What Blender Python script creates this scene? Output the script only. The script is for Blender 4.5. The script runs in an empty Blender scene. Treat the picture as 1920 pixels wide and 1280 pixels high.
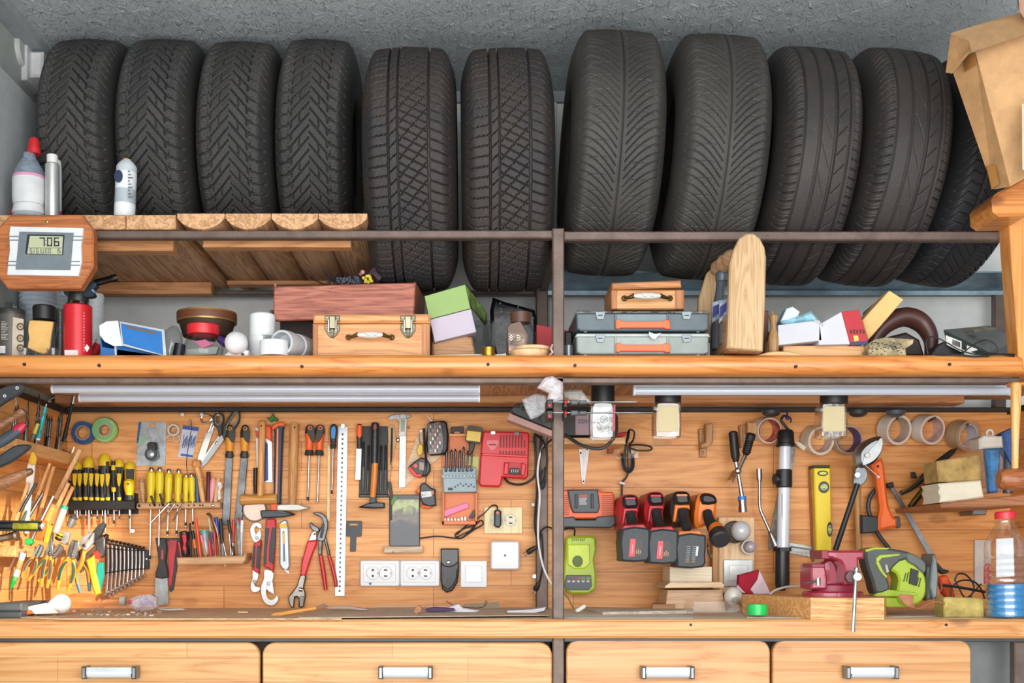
import bpy, math, random
import numpy as np
from mathutils import Vector, Matrix
from mathutils.geometry import tessellate_polygon
random.seed(7)
SC = bpy.context.scene; COL = SC.collection
# pinhole of the photograph: optical axis through (880,1050) of the 1920x1280 frame, camera level, 1.3 mm per pixel on the shelf front (Y=0)
S0, DC, CX, HY, CZ = .0013, 2.81, 880, 1050, 1.05
def s(y): return S0*(DC+y)/DC
def P(x, py, y=0): k = s(y); return Vector(((x-CX)*k, y, CZ+(HY-py)*k))
def PX(x, py, X): k = X/(x-CX); return Vector((X, k*DC/S0-DC, CZ+(HY-py)*k))
ZS, ZB, ZT = CZ+.4966, CZ-.143, CZ+.841        # tops of the middle shelf, the bench and the plank shelf
def pz(z, y): return HY-(z-CZ)/s(y)
def sb(y): return pz(ZS, y)
def bb(y): return pz(ZB, y)
def by(py): return .143/(py-HY)*DC/S0-DC          # depth of a point of the bench top
YW = .6
# ---------------------------------------------------------------- materials
_mc = {}
def lin(h):
    v = [int(h[i:i+2], 16)/255 for i in (0, 2, 4)]
    return tuple((c/12.92 if c <= .04045 else ((c+.055)/1.055)**2.4) for c in v)+(1,)
class NT:
    def __init__(s, name):
        s.m = bpy.data.materials.new(name); s.m.use_nodes = True; s.t = s.m.node_tree
        s.b = s.t.nodes['Principled BSDF']; s.out = s.t.nodes['Material Output']
    def n(s, typ, props=None, **ins):
        nd = s.t.nodes.new('ShaderNode'+typ)
        for k, v in (props or {}).items(): setattr(nd, k, v)
        for k, v in ins.items():
            key = int(k[1:]) if k[0] == 'i' and k[1:].isdigit() else k.replace('_', ' ')
            s.set(nd.inputs[key], v)
        return nd
    def set(s, inp, v):
        if isinstance(v, bpy.types.NodeSocket): s.t.links.new(v, inp)
        elif isinstance(v, bpy.types.Node): s.t.links.new(v.outputs[0], inp)
        else: inp.default_value = v
    def math(s, op, a, b=0.0, c=0.0):
        return s.n('Math', dict(operation=op), i0=a, i1=b, i2=c).outputs[0]
    def mix(s, f, a, b, mode='MIX'):
        nd = s.t.nodes.new('ShaderNodeMix'); nd.data_type = 'RGBA'; nd.blend_type = mode
        s.set(nd.inputs[0], f); s.set(nd.inputs[6], a); s.set(nd.inputs[7], b); return nd.outputs[2]
    def ramp(s, f, stops):
        nd = s.t.nodes.new('ShaderNodeValToRGB'); e = nd.color_ramp.elements
        while len(e) < len(stops): e.new(.5)
        for i, (p, c) in enumerate(stops): e[i].position = p; e[i].color = c if len(c) == 4 else lin(c)
        s.set(nd.inputs[0], f); return nd.outputs[0]
    def coords(s, scale, rnd=True, off=(0, 0, 0), rot=(0, 0, 0)):
        tc = s.n('TexCoord').outputs['Object']
        if rnd:
            oi = s.n('ObjectInfo').outputs['Random']
            k = s.math('MULTIPLY', oi, 13.0)
            tc = s.n('VectorMath', dict(operation='ADD'), i0=tc, i1=k).outputs[0]
        return s.n('Mapping', None, Vector=tc, Scale=scale, Location=off, Rotation=rot).outputs[0]
def m(h, r=.5, metal=0., nz=.06, bump=0., bs=60., coat=0., em=0.):
    key = ('m', h, r, metal, nz, bump, bs, coat, em)
    if key in _mc: return _mc[key]
    n = NT('paint_'+h); B = n.b
    B.inputs['Roughness'].default_value = r; B.inputs['Metallic'].default_value = metal
    B.inputs['Coat Weight'].default_value = coat
    c = lin(h)
    if nz > 0:
        co = n.coords((1, 1, 1))
        f = n.n('TexNoise', None, Vector=co, Scale=22., Detail=5., Roughness=.65).outputs[0]
        lo = tuple(x*(1-nz*2.2) for x in c[:3])+(1,); hi = tuple(min(1, x*(1+nz*1.4)) for x in c[:3])+(1,)
        n.set(B.inputs['Base Color'], n.ramp(f, [(.32, lo), (.68, hi)]))
    else: B.inputs['Base Color'].default_value = c
    if bump:
        f = n.n('TexNoise', None, Vector=n.coords((1, 1, 1)), Scale=bs, Detail=6.).outputs[0]
        n.set(B.inputs['Normal'], n.n('Bump', None, Strength=bump, Distance=.002, Height=f))
    if em: B.inputs['Emission Color'].default_value = c; B.inputs['Emission Strength'].default_value = em
    _mc[key] = n.m; return n.m
def steel(h='b9bcc0', r=.32, nz=.12): return m(h, r, 1., nz)
def clear(h='ffffff', g=.12, rough=.05):
    """thin clear glass / film: mostly see-through with a glossy skin"""
    key = ('c', h, g, rough)
    if key in _mc: return _mc[key]
    n = NT('clear_'+h); t = n.n('BsdfTransparent', None, Color=tuple(1-(1-x)*.3 for x in lin(h))); gl = n.n('BsdfGlossy', None, Color=(.95, .97, 1, 1), Roughness=rough)
    lw = n.n('LayerWeight', None, Blend=.35).outputs['Facing']
    f = n.math('ADD', n.math('MULTIPLY', n.math('POWER', lw, 1.6), .6), g*.14)
    nf = n.n('TexNoise', None, Vector=n.coords((1, 1, 1)), Scale=45., Detail=3.).outputs[0]
    n.set(gl.inputs['Normal'], n.n('Bump', None, Strength=.25, Distance=.003, Height=nf))
    mx = n.n('MixShader', None, i0=f, i1=t, i2=gl); n.set(n.out.inputs[0], mx); n.t.nodes.remove(n.b)
    _mc[key] = n.m; return n.m
def film(h='ffffff', a=.45, rough=.15, bump=.6):
    """milky crinkled polythene"""
    key = ('f', h, a, rough, bump)
    if key in _mc: return _mc[key]
    n = NT('film_'+h); B = n.b; B.inputs['Base Color'].default_value = lin(h); B.inputs['Roughness'].default_value = rough
    co = n.coords((1, 1, 1))
    f = n.n('TexNoise', None, Vector=co, Scale=38., Detail=5., Distortion=1.5).outputs[0]
    n.set(B.inputs['Normal'], n.n('Bump', None, Strength=bump, Distance=.006, Height=f))
    n.set(B.inputs['Alpha'], n.ramp(f, [(.3, (a*.6,)*3+(1,)), (.7, (min(1, a*1.4),)*3+(1,))]))
    _mc[key] = n.m; return n.m
def wood(c1, c2, ax='x', sc=1., r=.45, knots=0., planks=None, rnd=True, dark=None, bump=.08, coat=0.):
    key = ('w', c1, c2, ax, sc, r, knots, planks, rnd, dark, coat)
    if key in _mc: return _mc[key]
    n = NT('wood_'+c1); B = n.b; B.inputs['Roughness'].default_value = r; B.inputs['Coat Weight'].default_value = coat
    i = 'xyz'.index(ax)
    def scl(a, b): v = [b]*3; v[i] = a; return tuple(x*sc for x in v)
    big = n.n('TexNoise', None, Vector=n.coords(scl(.7, 8), rnd), Scale=1.6, Detail=3., Distortion=.35).outputs[0]
    rings = n.math('FRACT', n.math('MULTIPLY', big, 12.0))
    rings = n.math('ABSOLUTE', n.math('SUBTRACT', rings, .5))
    fine = n.n('TexNoise', None, Vector=n.coords(scl(3, 170), rnd), Scale=1.3, Detail=3.).outputs[0]
    f = n.math('ADD', n.math('MULTIPLY', rings, .9), n.math('MULTIPLY', n.math('SUBTRACT', fine, .5), 1.3))
    f = n.math('ADD', f, n.math('MULTIPLY', n.math('SUBTRACT', big, .4), .6))
    col = n.ramp(f, [(0., tuple(.5*(x+y) for x, y in zip(lin(c1), lin(c2)))), (.12, lin(c2)), (.17, tuple(.45*x+.55*y for x, y in zip(lin(c1), lin(c2)))), (.5, lin(c1))])
    if knots:
        v = n.n('TexVoronoi', None, Vector=n.coords({'x': (5, .4, 10), 'y': (.4, 5, 10), 'z': (10, .4, 5)}[ax], rnd), Scale=1.0)
        kf = n.ramp(n.math('ADD', v.outputs['Distance'], n.math('MULTIPLY', fine, .05)), [(.13, (1, 1, 1, 1)), (.2, (0, 0, 0, 1))])
        col = n.mix(n.math('MULTIPLY', kf, knots), col, lin(dark or '6e3a1c'))
    if planks:
        bw, bh, msz = planks
        tc = n.n('TexCoord').outputs['Object']
        sp = n.n('SeparateXYZ', None, i0=tc)
        if ax == 'x': cv = n.n('CombineXYZ', None, X=sp.outputs[0], Y=sp.outputs[2])
        else: cv = n.n('CombineXYZ', None, X=sp.outputs[1], Y=sp.outputs[2])
        br = n.n('TexBrick', dict(offset=.37), Vector=cv, Color1=(.0, 0, 0, 1), Color2=(1, 1, 1, 1), Mortar=(.5, .5, .5, 1), Scale=1., Mortar_Size=msz, Brick_Width=bw, Row_Height=bh, Bias=0.)
        tone = n.ramp(br.outputs['Color'], [(0, (.80, .76, .70, 1)), (.5, (.95, .95, .95, 1)), (1, (1.0, 1.0, 1.0, 1))])
        col = n.mix(1., col, tone, 'MULTIPLY')
        col = n.mix(br.outputs['Fac'], col, n.mix(1., col, (.5, .42, .36, 1), 'MULTIPLY'))
    n.set(B.inputs['Base Color'], col)
    n.set(B.inputs['Normal'], n.n('Bump', None, Strength=bump, Distance=.001, Height=f))
    _mc[key] = n.m; return n.m
# ---------------------------------------------------------------- mesh builder
def pts(sx):
    return [tuple(float(v) for v in p.split(',')) for p in sx.split()] if isinstance(sx, str) else [tuple(p) for p in sx]
def smooth_closed(p, k=4):
    out = []; N = len(p); A = [np.array(q, float) for q in p]
    for i in range(N):
        a, b, c, d = A[i-1], A[i], A[(i+1) % N], A[(i+2) % N]
        for j in range(k):
            t = j/k; out.append(tuple(.5*((2*b)+(c-a)*t+(2*a-5*b+4*c-d)*t*t+(3*b-a-3*c+d)*t**3)))
    return out
def smooth_open(p, k=6):
    A = [np.array(q, float) for q in p]; A = [2*A[0]-A[1]]+A+[2*A[-1]-A[-2]]; out = []
    for i in range(1, len(A)-2):
        a, b, c, d = A[i-1], A[i], A[i+1], A[i+2]
        for j in range(k):
            t = j/k; out.append(.5*((2*b)+(c-a)*t+(2*a-5*b+4*c-d)*t*t+(3*b-a-3*c+d)*t**3))
    out.append(A[-2]); return out
def rrect(x0, y0, x1, y1, r=4, k=4):
    o = []
    for cx, cy, a0 in ((x1-r, y0+r, -90), (x1-r, y1-r, 0), (x0+r, y1-r, 90), (x0+r, y0+r, 180)):
        for j in range(k+1):
            a = math.radians(a0+90*j/k); o.append((cx+r*math.cos(a), cy+r*math.sin(a)))
    return o
def circ(cx, cy, r, k=20, ry=None, a0=0, a1=360):
    full = abs(a1-a0) >= 360
    return [(cx+r*math.cos(math.radians(a0+(a1-a0)*j/(k if full else k-1))), cy+(ry or r)*math.sin(math.radians(a0+(a1-a0)*j/(k if full else k-1)))) for j in range(k)]
def rotp(p, c, deg):
    a = math.radians(deg); ca, sa = math.cos(a), math.sin(a)
    return [(c[0]+(x-c[0])*ca-(y-c[1])*sa, c[1]+(x-c[0])*sa+(y-c[1])*ca) for x, y in pts(p)]
def area2(p): return sum(p[i][0]*p[(i+1) % len(p)][1]-p[(i+1) % len(p)][0]*p[i][1] for i in range(len(p)))/2
def inset(p, c):
    N = len(p); o = []; sg = 1 if area2(p) > 0 else -1
    for i in range(N):
        a, b, d = Vector(p[i-1][:2]), Vector(p[i][:2]), Vector(p[(i+1) % N][:2])
        e1, e2 = b-a, d-b
        if e1.length < 1e-9 or e2.length < 1e-9: o.append((b.x, b.y)); continue
        e1.normalize(); e2.normalize()
        n1, n2 = Vector((-e1.y, e1.x))*sg, Vector((-e2.y, e2.x))*sg
        nn = n1+n2
        if nn.length < .2: nn = n1
        nn.normalize(); k = min(1/max(nn.dot(n1), .45), 1.8)
        o.append((b.x+nn.x*c*k, b.y+nn.y*c*k))
    return o
class MB:
    def __init__(s): s.v = []; s.f = []; s.mi = []; s.ms = []; s.sharp = 38
    def mid(s, mt):
        if mt not in s.ms: s.ms.append(mt)
        return s.ms.index(mt)
    def add(s, vs, fs, mt):
        b = len(s.v); s.v += [tuple(v) for v in vs]
        if isinstance(mt, (list,)): s.mi += [s.mid(x) for x in mt]
        else: s.mi += [s.mid(mt)]*len(fs)
        s.f += [tuple(b+i for i in f) for f in fs]; return s
    def slab(s, poly, y, th, mt, c=0., holes=(), sm=0, off=(0, 0), face=None):
        """outline at depth y (metres), thickness th going away from the viewer, chamfer c metres"""
        p = pts(poly)
        if off != (0, 0): p = [(q[0]+off[0], q[1]+off[1])+tuple(q[2:]) for q in p]
        if sm: p = smooth_closed(p, sm)
        yy = y if callable(y) else (lambda a, b: y)
        y0 = yy(*p[0][:2]); cp = c/s_(y0)
        rings = []
        if c: rings.append((inset(p, cp), 0.)); rings.append((p, c))
        else: rings.append((p, 0.))
        if c and th > 2.2*c: rings.append((p, th-c)); rings.append((inset(p, cp*.8), th))
        else: rings.append((p, th))
        N = len(p); vs = []; fs = []
        for r, d in rings:
            for q, q0 in zip(r, p):
                y_ = yy(q0[0], q0[1]); k = P(q[0], q[1], y_); vs.append((k.x, k.y+d, k.z))
        for i in range(len(rings)-1):
            for j in range(N):
                a = i*N+j; b = i*N+(j+1) % N; fs.append((a, b, b+N, a+N))
        nf = len(fs)
        if not holes:
            fs.append(tuple(range(N))[::-1]); fs.append(tuple(range(len(vs)-N, len(vs))))
            ml = [mt]*nf+[face or mt, mt]
        else:
            hv = []
            for h in holes:
                h = pts(h); hv.append(h)
            for lay, base in ((0, 0), (1, (len(rings)-1)*N)):
                loops = [[Vector((q[0], q[1], 0)) for q in (rings[0][0] if lay == 0 else rings[-1][0])]]+[[Vector((q[0], q[1], 0)) for q in h] for h in hv]
                idx = [base+i for i in range(N)]; hb = []
                for h in hv:
                    b0 = len(vs)
                    for q in h:
                        k = P(q[0], q[1], yy(q[0], q[1])); vs.append((k.x, k.y+(th if lay else 0), k.z))
                    idx += range(b0, len(vs)); hb.append(b0)
                for tri in tessellate_polygon(loops): fs.append(tuple(idx[i] for i in tri))
                if lay == 0: hb0 = hb
            for h, b0, b1 in zip(hv, hb0, hb):
                n_ = len(h)
                for j in range(n_): fs.append((b0+j, b0+(j+1) % n_, b1+(j+1) % n_, b1+j))
            ml = mt
        return s.add(vs, fs, ml)
    def box(s, x0, y0, x1, y1, ya, th, mt, c=.0015, **k):
        return s.slab([(x0, y0), (x1, y0), (x1, y1), (x0, y1)], ya, th, mt, c, **k)
    def bar(s, x0, y0, x1, y1, w, ya, th, mt, c=.001, w2=None, **k):
        """a straight strip between two image points, w wide (px)"""
        d = Vector((x1-x0, y1-y0)); d.normalize(); n = Vector((-d.y, d.x)); w2 = w if w2 is None else w2
        return s.slab([(x0+n.x*w/2, y0+n.y*w/2), (x1+n.x*w2/2, y1+n.y*w2/2), (x1-n.x*w2/2, y1-n.y*w2/2), (x0-n.x*w/2, y0-n.y*w/2)], ya, th, mt, c, **k)
    def wbox(s, x0, x1, y0, y1, z0, z1, mt, c=.002):
        """world box with chamfered edges along X/Z outline"""
        p = [(x0, z0), (x1, z0), (x1, z1), (x0, z1)]; q = inset(p, c) if c else p
        lay = [(q, y0), (p, y0+c), (p, y1-c), (q, y1)] if c else [(p, y0), (p, y1)]
        vs = [(a, y, b) for r, y in lay for a, b in r]; fs = []
        for i in range(len(lay)-1):
            for j in range(4): a = i*4+j; b = i*4+(j+1) % 4; fs.append((a, b, b+4, a+4))
        fs.append((3, 2, 1, 0)); fs.append(tuple(range(len(vs)-4, len(vs)))); return s.add(vs, fs, mt)
    def hexa(s, front, back, mt):
        """solid between two matching rings of 3-D points"""
        N = len(front); vs = list(front)+list(back); fs = [tuple(range(N))[::-1], tuple(range(N, 2*N))]
        for j in range(N): fs.append((j, (j+1) % N, N+(j+1) % N, N+j))
        return s.add(vs, fs, mt)
    def turn(s, a, b, prof, mt, n=20, fl=1., closed=False, k=None, sm=0):
        """lathe from a to b (each x,py,depth); profile of (t, radius px[, material of the next band])"""
        A, B = (P(*a) if not isinstance(a, Vector) else a), (P(*b) if not isinstance(b, Vector) else b)
        k = k or s_(A.y); d = (B-A); L = d.length; d.normalize()
        up = Vector((0, 1, 0)) if abs(d.y) < .9 else Vector((0, 0, 1))
        u = d.cross(up).normalized(); w = u.cross(d).normalized()
        if sm:
            q = [np.array(x[:2], float) for x in prof]; q = smooth_open(q, sm); prof = [(x[0], max(x[1], 0)) for x in q]
        vs = []; fs = []; ml = []; cur = mt; N = len(prof)
        for i, pr in enumerate(prof):
            t, r = pr[0], pr[1]*k
            for j in range(n):
                an = 2*math.pi*j/n
                vs.append(A+d*(t*L)+u*(r*math.cos(an))+w*(r*fl*math.sin(an)))
            if len(pr) > 2: cur = pr[2]
            if i < N-1 or closed:
                i2 = (i+1) % N
                for j in range(n):
                    fs.append((i*n+j, i*n+(j+1) % n, i2*n+(j+1) % n, i2*n+j)); ml.append(cur)
        if not closed:
            fs.append(tuple(range(n))[::-1]); ml.append(prof[0][2] if len(prof[0]) > 2 else mt)
            fs.append(tuple(range((N-1)*n, N*n))); ml.append(cur)
        return s.add(vs, fs, ml)
    def up(s, x, top, y, prof, mt, base=None, **kw):
        """upright lathe standing on the shelf: profile t=0 bottom .. 1 top"""
        return s.turn((x, base if base is not None else sb(y), y), (x, top, y), prof, mt, **kw)
    def tube(s, path, r, mt, n=8, sm=6, fl=1., world=False):
        A = [np.array(q if world else P(*q), float) for q in path]
        rr = list(r) if isinstance(r, (list, tuple)) else [r]*len(A)
        if sm and len(A) > 2:
            comb = smooth_open([np.append(a, q) for a, q in zip(A, rr)], sm); A = [c[:3] for c in comb]; rr = [c[3] for c in comb]
        vs = []; fs = []; N = len(A); pu = None
        for i in range(N):
            t = A[min(i+1, N-1)]-A[max(i-1, 0)]; t = Vector(t)
            if t.length < 1e-9: t = Vector((1, 0, 0))
            t.normalize()
            if pu is None:
                ref = Vector((0, 1, 0)) if abs(t.y) < .9 else Vector((1, 0, 0)); u = t.cross(ref).normalized()
            else:
                u = (pu-t*pu.dot(t))
                u = u.normalized() if u.length > 1e-6 else t.cross(Vector((0, 1, 0))).normalized()
            pu = u; w = t.cross(u); k = 1 if world else s_(A[i][1])
            for j in range(n):
                an = 2*math.pi*j/n; vs.append(Vector(A[i])+u*(rr[i]*k*math.cos(an))+w*(rr[i]*k*fl*math.sin(an)))
        for i in range(N-1):
            for j in range(n): fs.append((i*n+j, i*n+(j+1) % n, (i+1)*n+(j+1) % n, (i+1)*n+j))
        fs.append(tuple(range(n))[::-1]); fs.append(tuple(range((N-1)*n, N*n)))
        return s.add(vs, fs, mt)
    def ball(s, x, py, y, r, mt, n=20, sy=1., sz=1.):
        c = P(x, py, y); k = s_(y); return s.turn(Vector((c.x, c.y, c.z-r*k*sz)), Vector((c.x, c.y, c.z+r*k*sz)), [((1-math.cos(math.pi*i/10))/2, r*math.sin(math.pi*i/10)+.001) for i in range(11)], mt, n=n, k=k, fl=sy)
    def text(s, st, x, py, h, y, mt, rot=0., w=None, th=.0003, tilt=None):
        """lettering; (x,py) lower left, h px capital height"""
        cu = bpy.data.curves.new('t', 'FONT'); cu.body = st; cu.size = 1.; cu.resolution_u = 2
        ob = bpy.data.objects.new('t', cu); COL.objects.link(ob)
        dg = bpy.context.evaluated_depsgraph_get(); me = bpy.data.meshes.new_from_object(ob.evaluated_get(dg))
        co = [(v.co.x, v.co.y) for v in me.vertices]; fs = [tuple(p.vertices) for p in me.polygons]
        bpy.data.objects.remove(ob); bpy.data.curves.remove(cu); bpy.data.meshes.remove(me)
        if not co: return s
        mx = max(c[0] for c in co); kx = ky = h/.72
        if w: kx = w/mx
        a = math.radians(rot); vs = []
        for c in co:
            lx, ly = c[0]*kx, c[1]*ky; yy = y(x+lx, py) if callable(y) else y
            vs.append(P(x+lx*math.cos(a)+ly*math.sin(a), py+lx*math.sin(a)-ly*math.cos(a), yy-th))
        return s.add(vs, fs, mt)
    def ring(s, cx, cy, y, R, r, w, mt, mi=None, yaw=0., pitch=0., n=28, mf=None):
        """roll: centre of its front face, outer/inner radius px, width w metres away from the viewer"""
        A = P(cx, cy, y); d = Vector((math.sin(math.radians(yaw)), 1, math.sin(math.radians(pitch)))).normalized(); B = A+d*w
        mi = mi or mt; mf = mf or mt
        return s.turn(A, B, [(0, r, mf), (0, R, mt), (1, R, mf), (1, r, mi), (0, r, mi)][:4], mt, n=n, closed=True, k=s_(y))
s_ = s
THINGS = []
class Th:
    def __init__(s, name, label=None, cat=None, group=None, kind=None):
        s.name, s.label, s.cat, s.group, s.kind = name, label, cat, group, kind
        s.parts = []; s.own = None; THINGS.append(s)
    def __call__(s, part=None, under=None, label=None, stuff=False):
        if part is None:
            if s.own is None: s.own = MB()
            return s.own
        mb = MB(); s.parts.append([part, mb, under, label, stuff]); return mb
def mkmesh(name, mb, org):
    me = bpy.data.meshes.new(name); me.from_pydata([(v[0]-org[0], v[1]-org[1], v[2]-org[2]) for v in mb.v], [], mb.f)
    for x in mb.ms: me.materials.append(x)
    me.polygons.foreach_set('material_index', mb.mi); me.validate(); me.update()
    import bmesh
    bm = bmesh.new(); bm.from_mesh(me); bmesh.ops.recalc_face_normals(bm, faces=bm.faces); bm.to_mesh(me); bm.free()
    me.polygons.foreach_set('use_smooth', [True]*len(me.polygons)); me.set_sharp_from_angle(angle=math.radians(mb.sharp)); return me
def finish():
    for t in THINGS:
        mbs = ([t.own] if t.own else [])+[p[1] for p in t.parts]
        allv = np.array([v for mb in mbs for v in mb.v])
        lo, hi = allv.min(0), allv.max(0); org = ((lo[0]+hi[0])/2, (lo[1]+hi[1])/2, lo[2])
        if t.own: root = bpy.data.objects.new(t.name, mkmesh(t.name, t.own, org))
        else: root = bpy.data.objects.new(t.name, None); root.empty_display_size = .02
        root.location = org; COL.objects.link(root)
        if t.kind: root['kind'] = t.kind
        if t.label: root['label'] = t.label
        if t.cat: root['category'] = t.cat
        if t.group: root['group'] = t.group
        made = {}
        for part, mb, under, label, stuff in t.parts:
            if not mb.v: continue
            o = bpy.data.objects.new(part, mkmesh(part, mb, org)); COL.objects.link(o)
            o.parent = made[id(under)] if under is not None else root
            if label: o['label'] = label
            if stuff: o['kind'] = 'stuff'
            made[id(mb)] = o
# ---------------------------------------------------------------- camera, world, lights
cam = bpy.data.cameras.new('camera'); co = bpy.data.objects.new('camera', cam); COL.objects.link(co); SC.camera = co
cam.lens = 36*(DC/S0)/1920; cam.sensor_width = 36; cam.sensor_fit = 'HORIZONTAL'
cam.shift_x = (960-CX)/1920; cam.shift_y = (HY-640)/1920
co.location = (0, -DC, CZ); co.rotation_euler = (math.pi/2, 0, 0)
W = bpy.data.worlds.new('world'); SC.world = W; W.use_nodes = True
bg = W.node_tree.nodes['Background']; bg.inputs[0].default_value = (.93, .97, 1., 1); bg.inputs[1].default_value = 1.75
SC.view_settings.view_transform = 'Standard'; SC.view_settings.look = 'None'; SC.view_settings.gamma = 1; SC.view_settings.exposure = -0.14
SC.view_settings.use_curve_mapping = False
def sun():
    L = bpy.data.lights.new('sun', 'SUN'); L.energy = 6.5; L.angle = math.radians(.6); L.color = (1, .9, .74)
    o = bpy.data.objects.new('sun', L); COL.objects.link(o)
    o.rotation_euler = Vector((-.75, .60, -.23)).to_track_quat('-Z', 'Y').to_euler()
sun()
# daylight of the open garage door behind the viewer
L = bpy.data.lights.new('door_daylight', 'AREA'); L.shape = 'RECTANGLE'; L.size = 3.4; L.size_y = 2.2; L.energy = 128; L.color = (1, .985, .96)
o = bpy.data.objects.new('door_daylight', L); COL.objects.link(o); o.location = (.2, -3.12, 1.2); o.rotation_euler = (math.radians(90), 0, 0)
# ---------------------------------------------------------------- materials of the place
def osb():
    n = NT('painted_board'); B = n.b; B.inputs['Roughness'].default_value = .34; hs = None
    for i, (rot, sc) in enumerate(((.5, (12, 190, 40)), (1.6, (10, 170, 40)), (2.5, (11, 180, 40)), (1.1, (12, 210, 40)), (2.0, (10, 160, 40)))):
        c = n.n('Mapping', None, Vector=n.coords((1, 1, 1), False, rot=(0, 0, rot)), Scale=sc, Location=(i*3.7, i*1.3, 0)).outputs[0]; h = n.n('TexNoise', None, Vector=c, Scale=1., Detail=1., Distortion=.12).outputs[0]
        h = n.ramp(h, [(.60, (0, 0, 0, 1)), (.68, (1, 1, 1, 1))])
        hs = h if hs is None else n.math('MAXIMUM', hs, h)
    big = n.n('TexNoise', None, Vector=n.coords((5, 5, 5), False), Scale=1., Detail=4.).outputs[0]
    big2 = n.n('TexNoise', None, Vector=n.coords((30, 30, 30), False), Scale=1., Detail=4.).outputs[0]
    f = n.math('MULTIPLY', hs, n.ramp(big2, [(.45, (0, 0, 0, 1)), (.62, (1, 1, 1, 1))]))
    n.set(B.inputs['Base Color'], n.mix(n.math('MULTIPLY', f, .7), n.ramp(big, [(.3, lin('b2babe')), (.7, lin('c4ccd0'))]), lin('f0f4f6')))  # glints of the glossy paint put into the colour as near-white flecks
    n.set(B.inputs['Normal'], n.n('Bump', None, Strength=.9, Distance=.004, Height=n.math('ADD', f, n.math('MULTIPLY', hs, .3)))); return n.m
PANEL = wood('eeae6c', 'd68c4c', 'x', .8, .5, .25, (.62, .085, .0012), False)
PANELR = wood('eaa862', 'd08442', 'x', .7, .45, .35, (1.6, .125, .0014), False)
PANELS = wood('f4b26c', 'dc9450', 'y', .8, .45, .2, (.62, .085, .0012), False)
PINE = wood('dc9450', 'c07034', 'x', .7, .33, .75, None, True, '7a3d1e', coat=.25)
PINEV = wood('e5a05a', 'cc7e3a', 'z', .7, .35, .4, None, True, '7a3d1e', coat=.2)
BENCHF = wood('d8a066', 'bc7a40', 'x', .7, .4, .6, None, True, '6b4433')
DRAW = wood('dcab73', 'c68a50', 'x', .6, .4, .15, (.5, .058, .0006), False)
DRAW2 = wood('d4a06c', 'bc8048', 'x', .5, .4, .35, None, True, '8a4a25')
RAW = wood('d2a47a', '9c7048', 'y', .8, .6, .4, None, True, '50301a')
RAWX = wood('cc9363', 'a06c41', 'x', .8, .6, .3)
PALE = wood('ecc9a0', 'd4a675', 'z', .8, .5, .1)
PALEX = wood('e8c49c', 'cfa072', 'x', .8, .5, .1)
BROWN = m('6a5a52', .45, .35, .12, .35, 400.); DARK = m('35302e', .5, .3)
WALL = m('e4e7e7', .7, 0, .03, .1, 30.)
# ---------------------------------------------------------------- setting
def struct(name): return Th(name, kind='structure')
XL, XR, YB, ZC = -1.215, 1.63, .70, CZ+1.424
struct('wall_back')().wbox(XL-.1, 2.6, YB, YB+.1, 0, ZC+.1, WALL, 0)
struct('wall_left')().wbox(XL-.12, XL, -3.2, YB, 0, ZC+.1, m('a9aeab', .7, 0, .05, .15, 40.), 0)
b = struct('wall_right')()      # with an unseen opening added and sized so sun reaches only the left
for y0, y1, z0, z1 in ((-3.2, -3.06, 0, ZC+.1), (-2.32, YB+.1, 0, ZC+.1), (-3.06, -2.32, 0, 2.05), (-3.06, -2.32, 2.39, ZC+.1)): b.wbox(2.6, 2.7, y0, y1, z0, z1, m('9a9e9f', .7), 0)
struct('ceiling')().wbox(XL-.12, 2.7, -3.2, YB+.1, ZC, ZC+.08, osb(), 0)
struct('floor')().wbox(XL-.12, 2.7, -3.2, YB+.1, -.1, 0, m('8d8a85', .8, 0, .1, .2, 20.), 0)
t = struct('trim_1'); b = t()
b.wbox(XL, XL+.05, -1.2, YB, ZC-.03, ZC, m('9fa6aa', .6, 0, .08))
t = struct('trim_2'); b = t(); c = P(1038, 240, .66); b.wbox(c.x-.012, c.x+.012, .688, .70, CZ+.5, ZC-.02, m('d5d8d9', .6)); b.wbox(XL+.02, 2.55, .685, .70, ZC-.035, ZC, m('8f979b', .6))
b = Th('wall_panel', 'light grey flat sheet panel covering the left wall beside the first tyre', 'panel')()
b.wbox(XL+.001, XL+.045, -1.2, .36, CZ+.86, CZ+1.231, m('b4babd', .55, 0, .04), .003)
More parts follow.
